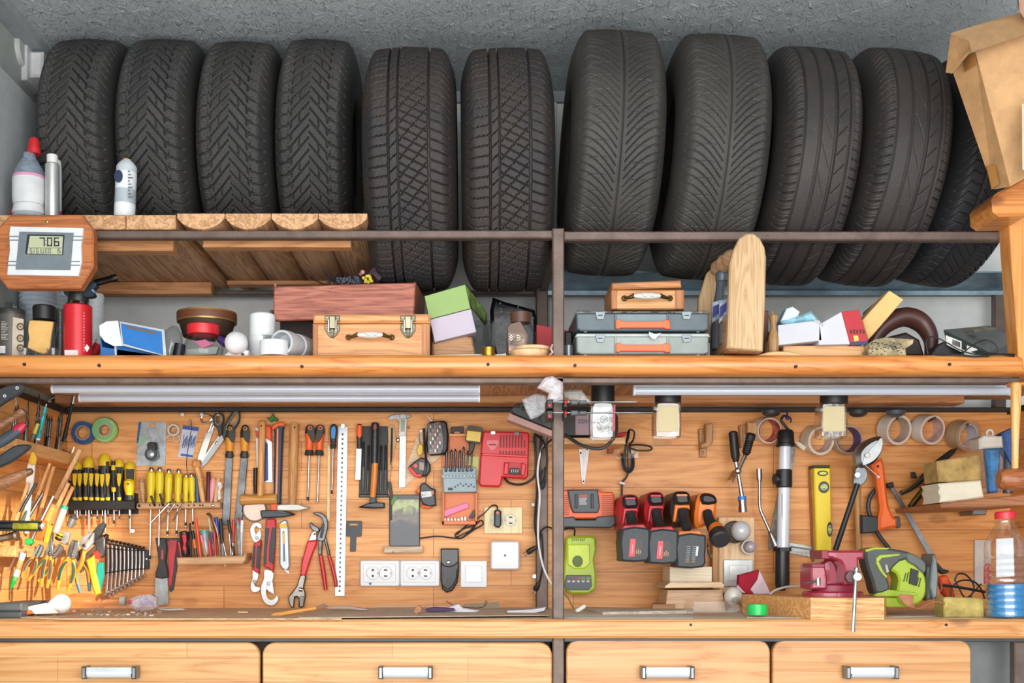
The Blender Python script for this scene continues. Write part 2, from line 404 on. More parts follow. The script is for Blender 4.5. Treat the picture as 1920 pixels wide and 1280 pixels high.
# ---------------------------------------------------------------- tyres
def sstep(a, b, x): t = np.clip((x-a)/(b-a), 0, 1); return t*t*(3-2*t)
def gr(d, w):
    w = w*1.08; return 1-sstep(w*.7, w*1.1, np.abs(d))            # groove around d=0, half width w (m)
def per(ph, p): return (ph/p-np.round(ph/p))*p
def tread(kind, u, x, W):
    ax = np.abs(x); h = W/2
    if kind == 'chevron':
        p = .030; f = np.where(ax < .052, ax*1.15, .0598+(ax-.052)*.35)
        ph = u+f+np.where(x > 0, .5*p, 0)
        d = gr(per(ph, p), .0023)
        zz = .050+.004*np.sign(per(ph, p)); d = np.maximum(d, gr(ax-zz, .0016)*(np.abs(per(ph+.004, p)) < .012))
        d = np.maximum(d, gr(ax-.022-.25*np.abs(per(ph, p)), .0014)*(per(ph, p*2) > 0)*.8)
        sp = gr(per(np.where(ax < .05, u-ax*.7, u+.1*ax), .0043), .0009)*.22
        return np.maximum(d, sp)
    if kind == 'asym':
        d = np.maximum(gr(x+.046, .0022), np.maximum(gr(x+.024, .0022), gr(x-.050, .003)))
        p = .024
        d = np.maximum(d, gr(per(u-.15*x, p), .0017)*(x < -.046)); d = np.maximum(d, gr(per(u+.35*x, p), .0017)*(x > .05))
        d = np.maximum(d, gr(per(u-.9*x, p*1.2), .0014)*(x > -.046)*(x < -.024))
        mid = (x > -.024)*(x < .05)
        p = .021; q = u+.5*x; d = np.maximum(d, gr(per(q, p), .0015)*mid)
        k = np.round(q/p); d = np.maximum(d, gr(per(x-.5*per(q, p)+.0125*np.mod(k, 2), .025), .0011)*mid*.8)
        return np.maximum(d, gr(per(u-.5*x, .004), .0009)*.16)
    if kind == 'leaf':
        p = .0200; f = -(.085-ax).clip(0)**1.6*4.0
        ph = u-f*1.0+np.where(x > 0, .5*p, 0)
        d = gr(per(ph, p), .0015)*(ax > .010)*np.where(ax > .07, .75, 1.)
        d = np.maximum(d, gr(x, .0020)); d = np.maximum(d, gr(ax-.0055, .0008)*.3)
        d = np.maximum(d, gr(per(ph+.9*ax, p*2.), .0010)*(ax > .03)*(ax < .085)*.35)
        return np.maximum(d, gr(per(ph, .0036), .0008)*.2*(ax > .012))
    if kind == 'rib':
        d = np.zeros_like(x)
        for g, w in ((-.057, .0028), (-.020, .0036), (.018, .0036), (.052, .0026)): d = np.maximum(d, gr(x-g, w))
        sh = (ax > .062)
        d = np.maximum(d, gr(per(u+.35*ax, .022), .0016)*sh*(ax < .098)); d = np.maximum(d, gr(per(u+.35*ax, .0072), .0008)*sh*.25)
        d = np.maximum(d, gr(per(u-1.2*x, .045), .0013)*(x > .024)*(x < .045)*.8)
        d = np.maximum(d, gr(per(u+2.5*x, .07), .0012)*(x > -.015)*(x < .01)*.6)
        return d
    d = np.zeros_like(x)
    for g, w in ((-.03, .003), (.025, .003)): d = np.maximum(d, gr(x-g, w))
    d = np.maximum(d, gr(per(u+1.6*np.maximum(ax-.06, 0)+.2*x, .026), .0019)*(ax > .032))
    d = np.maximum(d, gr(per(u+1.0*x, .026), .0014)*(ax < .025)*.7)
    return np.maximum(d, gr(per(u, .0065), .0007)*.2*(ax > .035))
def rubber(h, nzc, dust):
    n = NT('rubber_'+h); B = n.b; B.inputs['Roughness'].default_value = .62
    f = n.n('TexNoise', None, Vector=n.coords((1, 1, 1)), Scale=7., Detail=6., Roughness=.7).outputs[0]
    g = n.n('TexNoise', None, Vector=n.coords((1, 1, 1)), Scale=260., Detail=2.).outputs[0]
    c = n.mix(n.ramp(f, [(.4, (0, 0, 0, 1)), (.65, (1, 1, 1, 1))]), lin(h), lin(nzc))
    c = n.mix(n.ramp(g, [(.66, (0, 0, 0, 1)), (.8, (dust,)*3+(1,))]), c, lin('8a8073'))
    n.set(B.inputs['Base Color'], c); n.set(B.inputs['Normal'], n.n('Bump', None, Strength=.25, Distance=.001, Height=g)); return n.m
def tyre_mesh(kind, R, W, mat, wall):
    th = np.radians(np.concatenate([np.linspace(-112, 78, int(R*3.3/.00135)), np.linspace(82, 244, 40)])); nt = len(th)
    hw = W/2; xt = np.linspace(-1, 1, int(W*.86/.00142))*hw*.86
    # tread crown with rounded shoulders
    rt = R-.010*(np.abs(xt)/hw)**2-.022*np.clip((np.abs(xt)/hw-.66)/.2, 0, 1)**2.2
    side = [(.905, -.043), (.945, -.056), (.985, -.078), (1., -.10), (.985, -.122), (.93, -.140), (.84, -.150), (.78, -.150), (.80, -.135), (.86, -.115), (.90, -.08), (.85, -.045), (.6, -.02), (0, -.018)]
    xs = [a*hw for a, b in side]; rs = [R+b for a, b in side]
    rib = []
    x = np.concatenate([-np.array(xs[:-1][::-1]), xt, np.array(xs)]); r = np.concatenate([np.array(rs[:-1][::-1]), rt, np.array(rs)])
    nx = len(x); i0 = len(xs)-1; tr = np.zeros((nt, nx)); U, X = np.meshgrid(th*R, xt, indexing='ij')
    d = tread(kind, U, X, W); edge = 1-sstep(.965, 1., np.abs(X)/(hw*.86))
    depth = dict(leaf=.0075, ribs2=.006, rib=.009).get(kind, .0115)
    tr[:, i0:i0+len(xt)] = d*edge*depth
    fine = (th < math.radians(80))[:, None]; tr = tr*fine
    rr = r[None, :]-tr; T = th[:, None]
    V = np.stack([np.broadcast_to(x[None, :], rr.shape), -rr*np.cos(T), rr*np.sin(T)], -1).reshape(-1, 3)
    I = np.arange(nt)[:, None]*nx; I2 = ((np.arange(nt)+1) % nt)[:, None]*nx; J = np.arange(nx)[None, :]; J2 = (np.arange(nx)+1) % nx; J2 = J2[None, :]
    F = np.stack([I+J, I+J2, I2+J2, I2+J], -1).reshape(-1, 4)
    me = bpy.data.meshes.new('tyre'); me.vertices.add(len(V)); me.vertices.foreach_set('co', V.ravel().astype(np.float32))
    me.loops.add(F.size); me.loops.foreach_set('vertex_index', F.ravel().astype(np.int32))
    me.polygons.add(len(F)); me.polygons.foreach_set('loop_start', np.arange(0, F.size, 4, dtype=np.int32))
    me.update(calc_edges=True); me.validate(); me.polygons.foreach_set('use_smooth', np.ones(len(F), bool))
    me.materials.append(mat); me.update(); return me
RA = rubber('323333', '3d3a37', .5); RB = rubber('352d29', '26262a', .6); RC = rubber('403d3a', '343230', .5); RD = rubber('352f2b', '292729', .5); RE = rubber('25272c', '2c2a2a', .4)
MA = tyre_mesh('chevron', .288, .200, RA, RA); MB_ = tyre_mesh('asym', .303, .232, RB, RB); MC = tyre_mesh('leaf', .304, .232, RC, RC)
MD = tyre_mesh('rib', .296, .208, RD, RD); ME = tyre_mesh('ribs2', .290, .200, RE, RE)
def tyre(me, x, py, y, lean, yaw, label, group, z=None):
    o = bpy.data.objects.new('car_tyre', me); COL.objects.link(o); p = P(x, py, y)
    if z is not None: p.z = z
    o.location = p; o.rotation_mode = 'YXZ'; o.rotation_euler = (0, math.radians(lean), math.radians(yaw))
    o['label'] = label; o['category'] = 'tyre'; o['group'] = group
ga, gb, gc, gd = 'winter tyres with arrow tread', 'tyres with blocky asymmetric tread', 'tyres with leaf tread', 'road tyres with long ribs'
for i, (x, top, lb, ln) in enumerate(((191, 75, 'leftmost winter tyre with arrow-shaped tread, beside the grey wall', 1.), (328, 79, 'arrow-tread winter tyre with the leaning spray can before its left edge, second from left', 1.2),
                       (468, 84, 'arrow-tread winter tyre, third from the left, lowest top of the four on planks', 1.2), (606, 77, 'arrow-tread winter tyre at the right end of the plank shelf', 1.6))):
    tyre(MA, x, 240, .39, ln, 0, lb, ga, z=ZT+.289-(.006 if i == 2 else 0))
def zc(top, bot, y):
    a = (math.atan((HY-top)*S0/DC)+math.atan((HY-bot)*S0/DC))/2; return CZ+math.tan(a)*(DC+y)
tyre(MB_, 775, 300, .22, -.6, 0, 'brownish tyre with blocky asymmetric tread, its whole bottom hanging over the wooden boxes', gb, zc(90, 545, .22))
tyre(MB_, 948, 300, .22, -.6, 0, 'dark blocky asymmetric tyre hanging just left of the central steel post', gb, zc(92, 545, .22))
tyre(MC, 1140, 300, .22, 2.6, 0, 'tall tyre with fine leaf-shaped tread right of the central post', gc, zc(57, 516, .22))
tyre(MC, 1322, 300, .22, 3.2, 0, 'leaf-tread tyre behind the tip of the tall wooden caddy end', gc, zc(64, 524, .22))
tyre(MD, 1482, 300, .22, 4.0, 2, 'long-ribbed road tyre next to the leaf-tread pair', gd, zc(97, 527, .22))
tyre(MD, 1634, 300, .23, 5.5, 3, 'long-ribbed road tyre with brown dusty tread before the dark last tyre', gd, zc(99, 529, .23))
tyre(ME, 1778, 300, .28, 8.5, 5, 'dark blue-black tyre at right end, mostly behind the carton', 'tyres', zc(118, 528, .28))
# ---------------------------------------------------------------- steel frame, panels, bench, cabinets
def zp(py, y=0): return CZ+(HY-py)*s(y)
def xp(px, y=0): return (px-CX)*s(y)
fr = Th('shelving_frame', 'brown hammered-paint square steel frame that carries the shelves and the tyres', 'shelf frame')
pf = fr('post', label='front central steel post'); pf.wbox(xp(1036), xp(1058), 0, .03, .0, zp(427), BROWN, .003)
pb = fr('post', label='rear central steel post'); pb.wbox(xp(1005, .57), xp(1027, .57), .56, YW-.003, 0, CZ+.83, BROWN, .003)
for a, b in ((-1.24, -1.21),):
    fr('post').wbox(a+.026, b+.026, 0, .03, 0, zp(446), BROWN, .003)
fr('post').wbox(xp(1866, .6), xp(1888, .6), YW+.002, YW+.03, 0, CZ+.83, BROWN, .003)
fr('post').wbox(xp(1903), xp(1925), .0, .03, 0, zp(1203), BROWN, .003)
fr('rail', label='front top rail left of the post').wbox(XL+.03, xp(1036.5), 0, .028, zp(446), zp(431), BROWN, .003)
fr('rail', label='front top rail right of the post').wbox(xp(1057.5), xp(1892), 0, .028, zp(450), zp(433), BROWN, .003)
fr('rail', label='long rail under the middle shelf').wbox(XL+.03, xp(1912), 0, .03, zp(719), zp(707), BROWN, .003)
fr('rail').wbox(XL+.03, 1.6, YW+.002, YW+.03, zp(552, .6), zp(544, .6), BROWN, .002)
fr('rail').wbox(XL+.03, 1.6, YW-.02, YW+.03, zp(773, .6), zp(765, .6), DARK, .002)
fr('rail').wbox(XL+.002, XL+.03, .02, YW+.03, zp(719), zp(707), DARK, .002)
fr('rail').wbox(XL+.002, XL+.03, .02, YW+.03, zp(446), zp(431), BROWN, .002)
fr('rail').wbox(1.59, 1.615, .03, YW+.03, zp(719), zp(707), DARK, .002)
fr('rail').wbox(xp(1040), xp(1056), .03, YW+.03, zp(446), zp(434), BROWN, .002)
fr('rail').wbox(XL+.03, xp(1036), 0, .03, zp(1203), zp(1195), m('55575a', .5, .3), .002)
fr('rail').wbox(xp(1058), 1.6, 0, .03, zp(1203), zp(1191), m('55575a', .5, .3), .002)
# galvanised trays
t = Th('steel_tray', 'long galvanised sheet metal tray strip under the five right-hand tyres', 'tray'); b = t()
Z1, Z2 = zp(545, .6), zp(516, .5)
b.hexa([Vector(v) for v in ((xp(1056), .6, Z1), (1.6, .6, Z1), (1.6, .6, Z1+.004), (xp(1056), .6, Z1+.004))], [Vector(v) for v in ((xp(1056), .47, Z2), (1.6, .47, Z2), (1.6, .47, Z2+.004), (xp(1056), .47, Z2+.004))], steel('7f95a3', .45))
b.wbox(xp(1056), 1.6, .599, .603, Z1-.012, Z1+.002, steel('9fb2bd', .4), 0)
# tool panels
t = Th('tool_board', 'wide back panel of glued pine strips behind the tools left of the post', 'panel'); t().wbox(XL+.025, xp(1005, YW), YW, YW+.02, CZ-.16, zp(767, YW), PANEL, .0)
t = Th('tool_board', 'back panel of wide pine boards with knots, behind the cordless tools and tape rolls', 'panel'); t().wbox(xp(1006, YW), 1.6, YW, YW+.02, CZ-.16, zp(767, YW), PANELR, .0)
t = Th('side_panel', 'pine side panel at left, lit by sun, carrying racks of pliers and drills', 'panel'); t().wbox(XL+.002, XL+.024, -.02, YW, CZ-.16, zp(719), PANELS, .0)
t = Th('side_panel', 'narrow pine side panel at the right edge behind the bottle and ledge', 'panel'); t().wbox(1.60, 1.62, -.02, YW+.02, CZ-.16, zp(719), PANELS, .0)
# middle shelf: beam + depthwise boards + batten
t = Th('shelf', 'long middle shelf of knotty varnished pine with rounded front edge', 'shelf')
b = t('front_edge'); p = [(-.028, zp(705)), (-.04, zp(700)), (-.045, zp(690)), (-.043, zp(678)), (-.034, zp(670.5)), (-.015, ZS), (0, ZS), (0, zp(707))]
x0, x1 = XL+.003, xp(1916); b.hexa([Vector((x0, y, z)) for y, z in p], [Vector((x1, y, z)) for y, z in p], PINE)
b.sharp = 50
for i, px in enumerate((46, 186, 566, 915, 1078, 1492, 1780)):
    q = P(px, 683+i % 3*2, -.045); t('screw', label='dark countersunk screw').turn(Vector((q.x, -.048, q.z)), Vector((q.x, -.040, q.z)), [(0, 1.5), (0, 3.0), (1, 3.2)], m('2e2620', .5, .5), n=10, k=.0013)
b = t('boards'); b.wbox(x0, 1.6, 0, YW, ZS-.022, ZS, RAW, 0)
b2 = t('batten'); b2.wbox(x0+.02, xp(1790, .57), .50, .58, ZS-.045, ZS-.022, RAWX, .003)
# raw underside boards (visible from below between rail and batten)
# plank shelf below the arrow-tread tyres
def deckboard(xa, xb, half, lab):
    t = Th('shelf_board', lab, 'board', 'deck boards under the arrow-tread tyres' if False else None); b = t()
    A, B = xp(xa)+.001, xp(xb)-.001
    if not half:
        b.wbox(A, B, -.002, .62, zp(430), ZT, RAW, .002)
    else:
        n = 9; w = (B-A); fr_, bk = [], []
        for q in [(A, ZT), (B, ZT)]+[(A+w*(1-i/n), ZT-.012-.026*math.sin(math.pi*i/n)**.7) for i in range(n+1)]:
            fr_.append(Vector((q[0], -.012, q[1]))); bk.append(Vector((q[0], .62, q[1])))
        b.hexa(fr_, bk, RAW); b.sharp = 50
    k = P((xa+xb)/2+(xb-xa)*.1, 417 if not half else 414, -.003)
    t('screw').turn(Vector((k.x, -.014 if half else -.0045, k.z)), Vector((k.x, .0, k.z)), [(0, 1), (0, 2.6), (1, 3)], steel('c8b070', .4), n=10, k=.0013)
nm = ('square-cut deck board at the far left end of plank shelf above the clock', 'deck board above the clock, second from left end', 'square-cut deck board under the leaning spray can', 'square-cut deck board with screw just before the half-round ones',
      'first half-round deck board beside the square-cut boards', 'half-round deck board with swirling reddish end grain', 'third half-round deck board, slimmer curved end', 'last half-round deck board at the right end of plank shelf')
e = [(0-4, 48), (48, 141), (141, 236), (236, 331), (334, 424), (424, 510), (510, 598), (598, 690)]
for i, (a, b_) in enumerate(e): deckboard(a, b_, i > 3, nm[i])
def batten(xa, xb, pa, pb, y, lab):
    b = Th('batten', lab, 'wood strip')(); b.wbox(xp(xa, y), xp(xb, y), y, y+.04, zp(pb, y), min(zp(pa, y), zp(431)-.001), RAWX, .002)
batten(-1, 325, 446, 470, .06, 'reddish wooden batten under the plank shelf behind the clock')
batten(380, 658, 449, 463, .055, 'thin pale batten just under the front top rail')
batten(176, 396, 521, 551, .52, 'thick rear batten above the white wall, ending right of the blowtorch nozzle')
batten(425, 655, 511, 533, .50, 'rear batten behind the dried flowers')
# right pine post and its arm
t = Th('wooden_post', 'rounded varnished pine post at the right edge of the shelving', 'post')
b = t('upright'); b.slab('1890,402 1897,398 1925,398 1925,690 1920,690 1917,672 1910,668', -.05, .055, PINEV, .002)
b = t('upright'); b.slab('1899,716 1925,716 1925,722 1903,722', -.05, .04, PINEV, .003)
b = t('cap'); b.slab('1861,372 1868,362 1925,330 1925,404 1874,405 1863,396', -.13, .13, PINE, .006)
# bench
t = Th('workbench_top', 'thick pine bench top with knotty front edge, worn grey on top', 'workbench')
b = t('front_edge'); b.wbox(XL+.003, 1.6, -.03, .0, zp(1195), zp(1160), BENCHF, .006)
b = t('boards'); b.wbox(XL+.003, 1.6, .0, YW, zp(1195), ZB, wood('e6d4bc', 'cbb499', 'x', .8, .6, .1), 0)
for px in (1295, 1774): q = P(px, 1171, -.03); t('screw').turn(Vector((q.x, -.032, q.z)), Vector((q.x, -.025, q.z)), [(0, 1), (0, 2.5), (1, 3)], m('2e2620', .5, .5), n=10, k=.0013)
# cabinets
def cabinet(lab, x0, x1, drawers, mat):
    t = Th('drawer_cabinet', lab, 'cabinet')
    t('carcass').wbox(xp(x0), xp(x1), .045, YW, .0, zp(1206), m('3a312c', .7), 0)
    for (a, b_, hx0, hx1, ll) in drawers:
        d = t('drawer', label=ll); d.slab([(x, y) for x, y in rrect(a, 1204 if a < 1000 else 1199, b_, 1420, 24, 6)], .0, .024, mat, .003)
        h = t('handle', under=d, label='white bar handle with chrome ends')
        hy = 1261.5; h.turn((hx0+8, hy-1, -.022), (hx1-8, hy-1, -.022), [(0, 10), (1, 10)], m('c9ced3', .25, 0, 0), n=14, fl=.8)
        h.box(hx0+8, hy-11, hx1-8, hy+2, -.032, .008, m('c4cbd2', .2, .3), .001)
        for e0, e1 in ((hx0, hx0+9), (hx1-9, hx1)): h.box(e0, hy-12, e1, hy+11.5, -.036, .036, steel('8b8f93', .35), .003)
cabinet('drawer cabinet under the bench left of the post, two wide pale drawers', -2, 1034, ((-49, 487, 152, 255, 'left wide pine drawer'), (492, 1035, 709, 811, 'striped pine drawer beside the post')), DRAW)
cabinet('drawer cabinet right of the central post, two rounded knotty pine drawers', 1061, 1821, ((1062, 1444, 1203, 1303, 'knotty drawer beside the post'), (1449, 1821, 1587, 1687, 'rightmost drawer')), DRAW2)
b = Th('steel_sheet', 'dull grey metal sheet in the dark gap right of the drawers', 'metal sheet')(); b.wbox(xp(1822), 1.598, .10, .11, 0, zp(1207), m('7d8080', .45, .5), 0)
# tube lights
def tube_light(lab, x0, x1, pa, pb, y, z=None):
    t = Th('tube_light', lab, 'tube light', 'unlit white tube lights under the middle shelf'); ztop = ZS-.023
    r = (pb-pa)/2; cy = (pa+pb)/2; k = s(y); c0 = P(x0, cy, y)
    t('housing').wbox(xp(x0, y), xp(x1, y), y-.007, y+.007, c0.z+r*k*.6, ztop, m('cfd5dd', .4, .2), .001)
    t('diffuser').turn((x0+3, cy, y), (x1-3, cy, y), [(0, r), (1, r)], m('c6ccda', .12, 0, 0, coat=.6), n=20)
    for a, b_ in ((x0, x0+3.5), (x1-3.5, x1)): t('end_cap').turn((a, cy, y), (b_, cy, y), [(0, r+.6), (1, r+.6)], m('e6e9ee', .4), n=20)
tube_light('front tube light left of the post, starting nearest the left wall', 98, 900, 720.5, 737, .10)
tube_light('rear tube light left of the post, set in behind the longer one', 149, 900, 738.5, 753.5, .20)
tube_light('long tube light right of the central post above the jars', 1187, 1894, 723.5, 741, .10)
# ---------------------------------------------------------------- top shelf small things
def zt(y): return pz(ZT, y)
BLK = m('1b1c1f', .45); WHT = m('d0d3d5', .4); RED = m('c9232b', .4); CHR = steel('d5d7da', .18, .05); BRS = steel('8d7a4c', .35)
t = Th('sports_bottle', 'clear plastic drink bottle with red sports cap at the left end of plank shelf', 'bottle')
Y = .06; Z = zt(Y)
b = t('body'); b.up(55, 288, Y, [(0, 25), (.02, 30), (.1, 30.5), (.2, 27.5), (.3, 30), (.62, 30), (.66, 29), (.74, 27), (.9, 15), (.95, 11), (1, 11)], film('9fb0c0', .45, .1, .1), base=Z)
b = t('wrapper', label='white paper label'); b.up(55, Z-(Z-288)*.66, Y, [(0, 28), (.12, 31), (.28, 28.2), (.42, 30.6), (.93, 30.6, m('d58fb4', .4)), (1, 30.2)], WHT, base=Z-8)
b = t('cap', label='red screw cap'); b.up(64, 258, Y, [(0, 12), (.35, 12), (.38, 10.5), (.75, 10), (.95, 7), (1, 3)], RED, base=289)
for nm_, x, tp, r, m_, lab in (('aerosol_can', 103, 300, 12, m('9aa3a8', .35, .3), 'grey aerosol can with printed label half hidden behind the slim silver one'),):
    t = Th(nm_, lab, 'spray can'); Y = .13; b = t('body'); b.up(x, tp, Y, [(0, r), (.98, r), (1, r-3)], WHT, base=zt(Y)); t('wrapper').up(x, tp+16, Y, [(0, r+.4, m('3d6fae', .4)), (.15, r+.4, m('c33f8f', .4)), (.25, r+.4, m('c9d3d8', .4)), (1, r+.4)], WHT, base=zt(Y)-8)
t = Th('aerosol_can', 'slim silver aerosol can with white cap beside the sports bottle', 'spray can'); Y = .05
t('body').up(98, 306, Y, [(0, 12), (.03, 13), (.97, 13), (1, 10)], m('c4c6c4', .3, .6), base=zt(Y)); t('cap').up(98, 290, Y, [(0, 10), (.9, 10), (1, 8)], m('dadbd8', .5), base=307)
t = Th('spray_can', 'white and blue spray can leaning slightly before the arrow-tread tyres', 'spray can'); Y = .06
a, c = (233, zt(Y)-2, Y), (238, 303, Y)
t('body').turn(a, c, [(0, 17), (.02, 19), (.9, 19), (.95, 16), (1, 11)], m('cfd8de', .35, .1), n=24)
b = t('wrapper', label='printed blue label'); b.turn((233.2, zt(Y)-8, Y), (237, 325, Y), [(0, 19.4), (.3, 19.4, m('aab6be', .4)), (.62, 19.4, m('dfe5e8', .4)), (1, 19.4)], m('e2e6ea', .4), n=24); b.slab(circ(222, 330, 8, 14, 12), Y-.0275, .001, m('20304e', .4))
for i in range(9): b.box(240, 320+i*6, 240+6*(i*7 % 3+1)/2, 322+i*6, Y-.029, .001, m('5a6472', .5), 0)
t('cap').turn((238, 304, Y), (238.5, 299, Y), [(0, 10, m('d8b98a')), (1, 7)], m('c79a5e', .5), n=16)
b = Th('plastic_scoop', 'small red plastic sheet lying by the foot of the sports bottle', 'plastic sheet')(); b.box(-3, 392, 27, 399.5, .13, .06, RED, .001)
# wall fittings upper left
t = Th('junction_box', 'white plastic junction box with cable high on the left wall', 'junction box')
b = t('base'); C0 = Vector((XL, .36, CZ+1.345)); b.wbox(XL+.0005, XL+.018, .31, .41, CZ+1.30, CZ+1.40, WHT, .003)
t('cover').wbox(XL+.018, XL+.055, .325, .395, CZ+1.315, CZ+1.385, m('dcdedd', .4), .006)
t('cable').tube([(XL+.045, .39, CZ+1.31), (XL+.05, .40, CZ+1.25), (XL+.03, .36, CZ+1.20), (XL+.004, .33, CZ+1.19)], .003, WHT, world=True)
q = PX(40, 94, XL); b = Th('blanking_plate', 'round painted blanking cap high on the left wall', 'wall cap')(); b.turn(Vector((XL, q.y, q.z)), Vector((XL+.012, q.y, q.z)), [(0, 40), (.6, 40), (1, 36)], m('b9bdb9', .6), n=28, k=.0012)
# cartons
CARD = m('c49a6c', .8, 0, .08, .15, 30.); CARD2 = m('b58a5d', .8, 0, .1); TAPE = m('a8763f', .3, 0, .05)
t = Th('carton', 'big tilted open cardboard box with brown tape at the top right', 'cardboard box')
f = [P(*q) for q in ((1785, 118, -.22), (1830, 98, -.26), (1925, 58, -.30), (1940, 320, -.26), (1888, 357, -.2), (1861, 355, -.17))]
b = t('side'); b.hexa([P(1828, 98, -.25), P(1950, 45, -.30), P(1952, 318, -.28), P(1893, 350, -.22)], [P(1840, 110, .02), P(1955, 60, .0), P(1955, 318, .0), P(1893, 350, .0)], CARD)
b = t('side', label='narrow taped side'); b.hexa([P(1784, 128, -.19), P(1829, 98, -.252), P(1894, 350, -.222), P(1862, 355, -.17)], [P(1790, 132, -.15), P(1840, 110, -.2), P(1898, 345, -.17), P(1866, 348, -.12)], CARD2)
b = t('flap'); b.hexa([P(1783, 64, -.22), P(1817, 76, -.30), P(1823, 98, -.31), P(1950, 55, -.34), P(1950, 18, -.30), P(1870, 38, -.22)], [P(1783, 62, -.216), P(1818, 73, -.296), P(1824, 95, -.306), P(1950, 52, -.336), P(1950, 15, -.296), P(1870, 35, -.216)], CARD)
b = t('flap', label='bent end flap'); b.hexa([P(1783, 64, -.22), P(1779, 92, -.23), P(1773, 136, -.23), P(1785, 138, -.24), P(1822, 95, -.29), P(1817, 76, -.30)], [P(1784, 66, -.215), P(1781, 92, -.225), P(1776, 136, -.225), P(1787, 136, -.235), P(1821, 93, -.285), P(1817, 78, -.295)], CARD2)
for q in ([P(1806, 108, -.225), P(1828, 98, -.256), P(1831, 120, -.254), P(1810, 134, -.22)], [P(1850, 312, -.185), P(1866, 310, -.205), P(1874, 345, -.2), P(1860, 355, -.18)]):
    t('packing_tape').hexa([v+Vector((-.002, -.003, 0)) for v in q], [v+Vector((0, .004, 0)) for v in q], TAPE)
b = t('paper'); b.hexa([P(1916, 195, -.30), P(1940, 190, -.31), P(1940, 320, -.30), P(1917, 318, -.30)], [P(1916, 195, -.28), P(1940, 190, -.29), P(1940, 320, -.28), P(1917, 318, -.28)], m('cdbfa8', .8))
t = Th('carton', 'second cardboard box, just its corner showing at the very top right', 'cardboard box'); t().hexa([P(1909, -12, -.33), P(1950, -12, -.33), P(1950, 40, -.35), P(1920, 34, -.34), P(1912, 22, -.33)], [P(1905, -12, -.1), P(1950, -12, -.1), P(1950, 30, -.1), P(1920, 24, -.1), P(1910, 16, -.1)], m('b98f78', .8, 0, .08))
# clock
t = Th('digital_clock', 'digital wall clock in an eight-sided wooden frame on the left end of the top rail', 'clock')
WCLK = wood('b8703f', '8f4f2a', 'x', 1.4, .4); Y = -.05
oc = '18,402 153,402 175,430 175,500 150,540 14,540 -6,516 -6,430'
b = t('wooden_frame'); b.slab(oc, Y, .035, WCLK, .004)
b = t('panel', label='brushed silver front'); b.slab('19,424 156,427 155,440 152,460 153,490 147,517 13,515 15,490 18,470 17,440', Y-.008, .01, m('dfe3e7', .3, .15, .04), .001)
for yy in (442, 449, 489, 496): b.box(16 if yy < 470 else 14, yy, 154 if yy < 470 else 150, yy+2, Y-.009, .002, m('8e949a', .3, .7), 0)
b = t('faceplate', label='slate grey plate'); b.slab('36,434 138,436 132,506 29,505', Y-.0095, .004, m('6f7a82', .45), .0006)
b.slab('51,439 121,440 118,478 47,476', Y-.0105, .002, m('2a2f35', .3), .0004)
b = t('display', label='pale lcd'); LCD = m('b7bb9c', .3, 0, .02); LCK = m('30353c', .5); b.slab('56,442 118,443 116,477 51,475', Y-.0112, .001, LCD)
def seg7(b, ch, x, y, w, h, yy, mat, th=None):
    S = dict(zip('0123456789', ('abcdef', 'bc', 'abged', 'abgcd', 'fgbc', 'afgcd', 'afgedc', 'abc', 'abcdefg', 'abcdfg'))); S.update({'S': 'afgcd', 'E': 'afged', 'D': 'abcdef', 'W': 'bcdef', 'G': 'acdefg'})
    t_ = th or w*.24; hh = h/2; R = dict(a=(0, 0, w, t_), g=(0, hh-t_/2, w, hh+t_/2), d=(0, h-t_, w, h), f=(0, 0, t_, hh), b=(w-t_, 0, w, hh), e=(0, hh, t_, h), c=(w-t_, hh, w, h))
    for c in S.get(ch, ''): r = R[c]; b.box(x+r[0], y+r[1], x+r[2], y+r[3], yy, .0004, mat, 0)
for ch, x in (('7', 74), ('0', 88), ('6', 101)): seg7(b, ch, x, 445, 10, 16.5, Y-.0115, LCK)
for yy in (450, 457): b.box(85, yy, 86.6, yy+2, Y-.0115, .0004, LCK, 0)
b.box(52, 464, 116, 464.8, Y-.0115, .0004, LCK, 0)
for ch, x in (('5', 56), ('1', 60), ('6', 68), ('1', 72), ('W', 78), ('E', 85), ('D', 91), ('1', 104), ('5', 109)): seg7(b, ch, x, 466, 4.4, 8.5, Y-.0115, LCK, .9)
t('screw', label='brass screw').ball(88, 415, Y-.001, 3, steel('d8c080', .3), n=10, sy=.4)
# ---------------------------------------------------------------- middle shelf, left to right
def jarprof(): return
t = Th('tin_can', 'dark grey printed coffee tin at the left end of the middle shelf', 'tin'); Y = .08
t('body').up(22, 588, Y, [(0, 23), (.96, 23), (.97, 24), (1, 24)], m('5b5754', .4, .2), n=32)
b = t('wrapper', label='beige label with coffee cups drawn on'); b.up(22, 592, Y, [(0, 23.3), (1, 23.3)], m('5f5a57', .45), n=32)
for i in range(12): b.box(2, 602+i*3, 10+(i*5 % 7), 603.2+i*3, .044, .002, m('bab5ae', .5), 0)
b.slab('24,594 44,598 44,668 22,668', .049, .004, m('c9bca8', .5)); 
for cy in (612, 634, 652): b.ring(38, cy, .047, 7, 4.6, .002, m('5c4a3a', .5)); b.ball(38, cy, .047, 2.5, m('9c7a52'), sy=.3)
b.box(0, 648, 10, 662, .045, .002, WHT, 0)
t('lid').up(22, 581, Y, [(0, 24.5), (.7, 24.5), (1, 23)], m('4a4744', .35, .3), base=590, n=32)
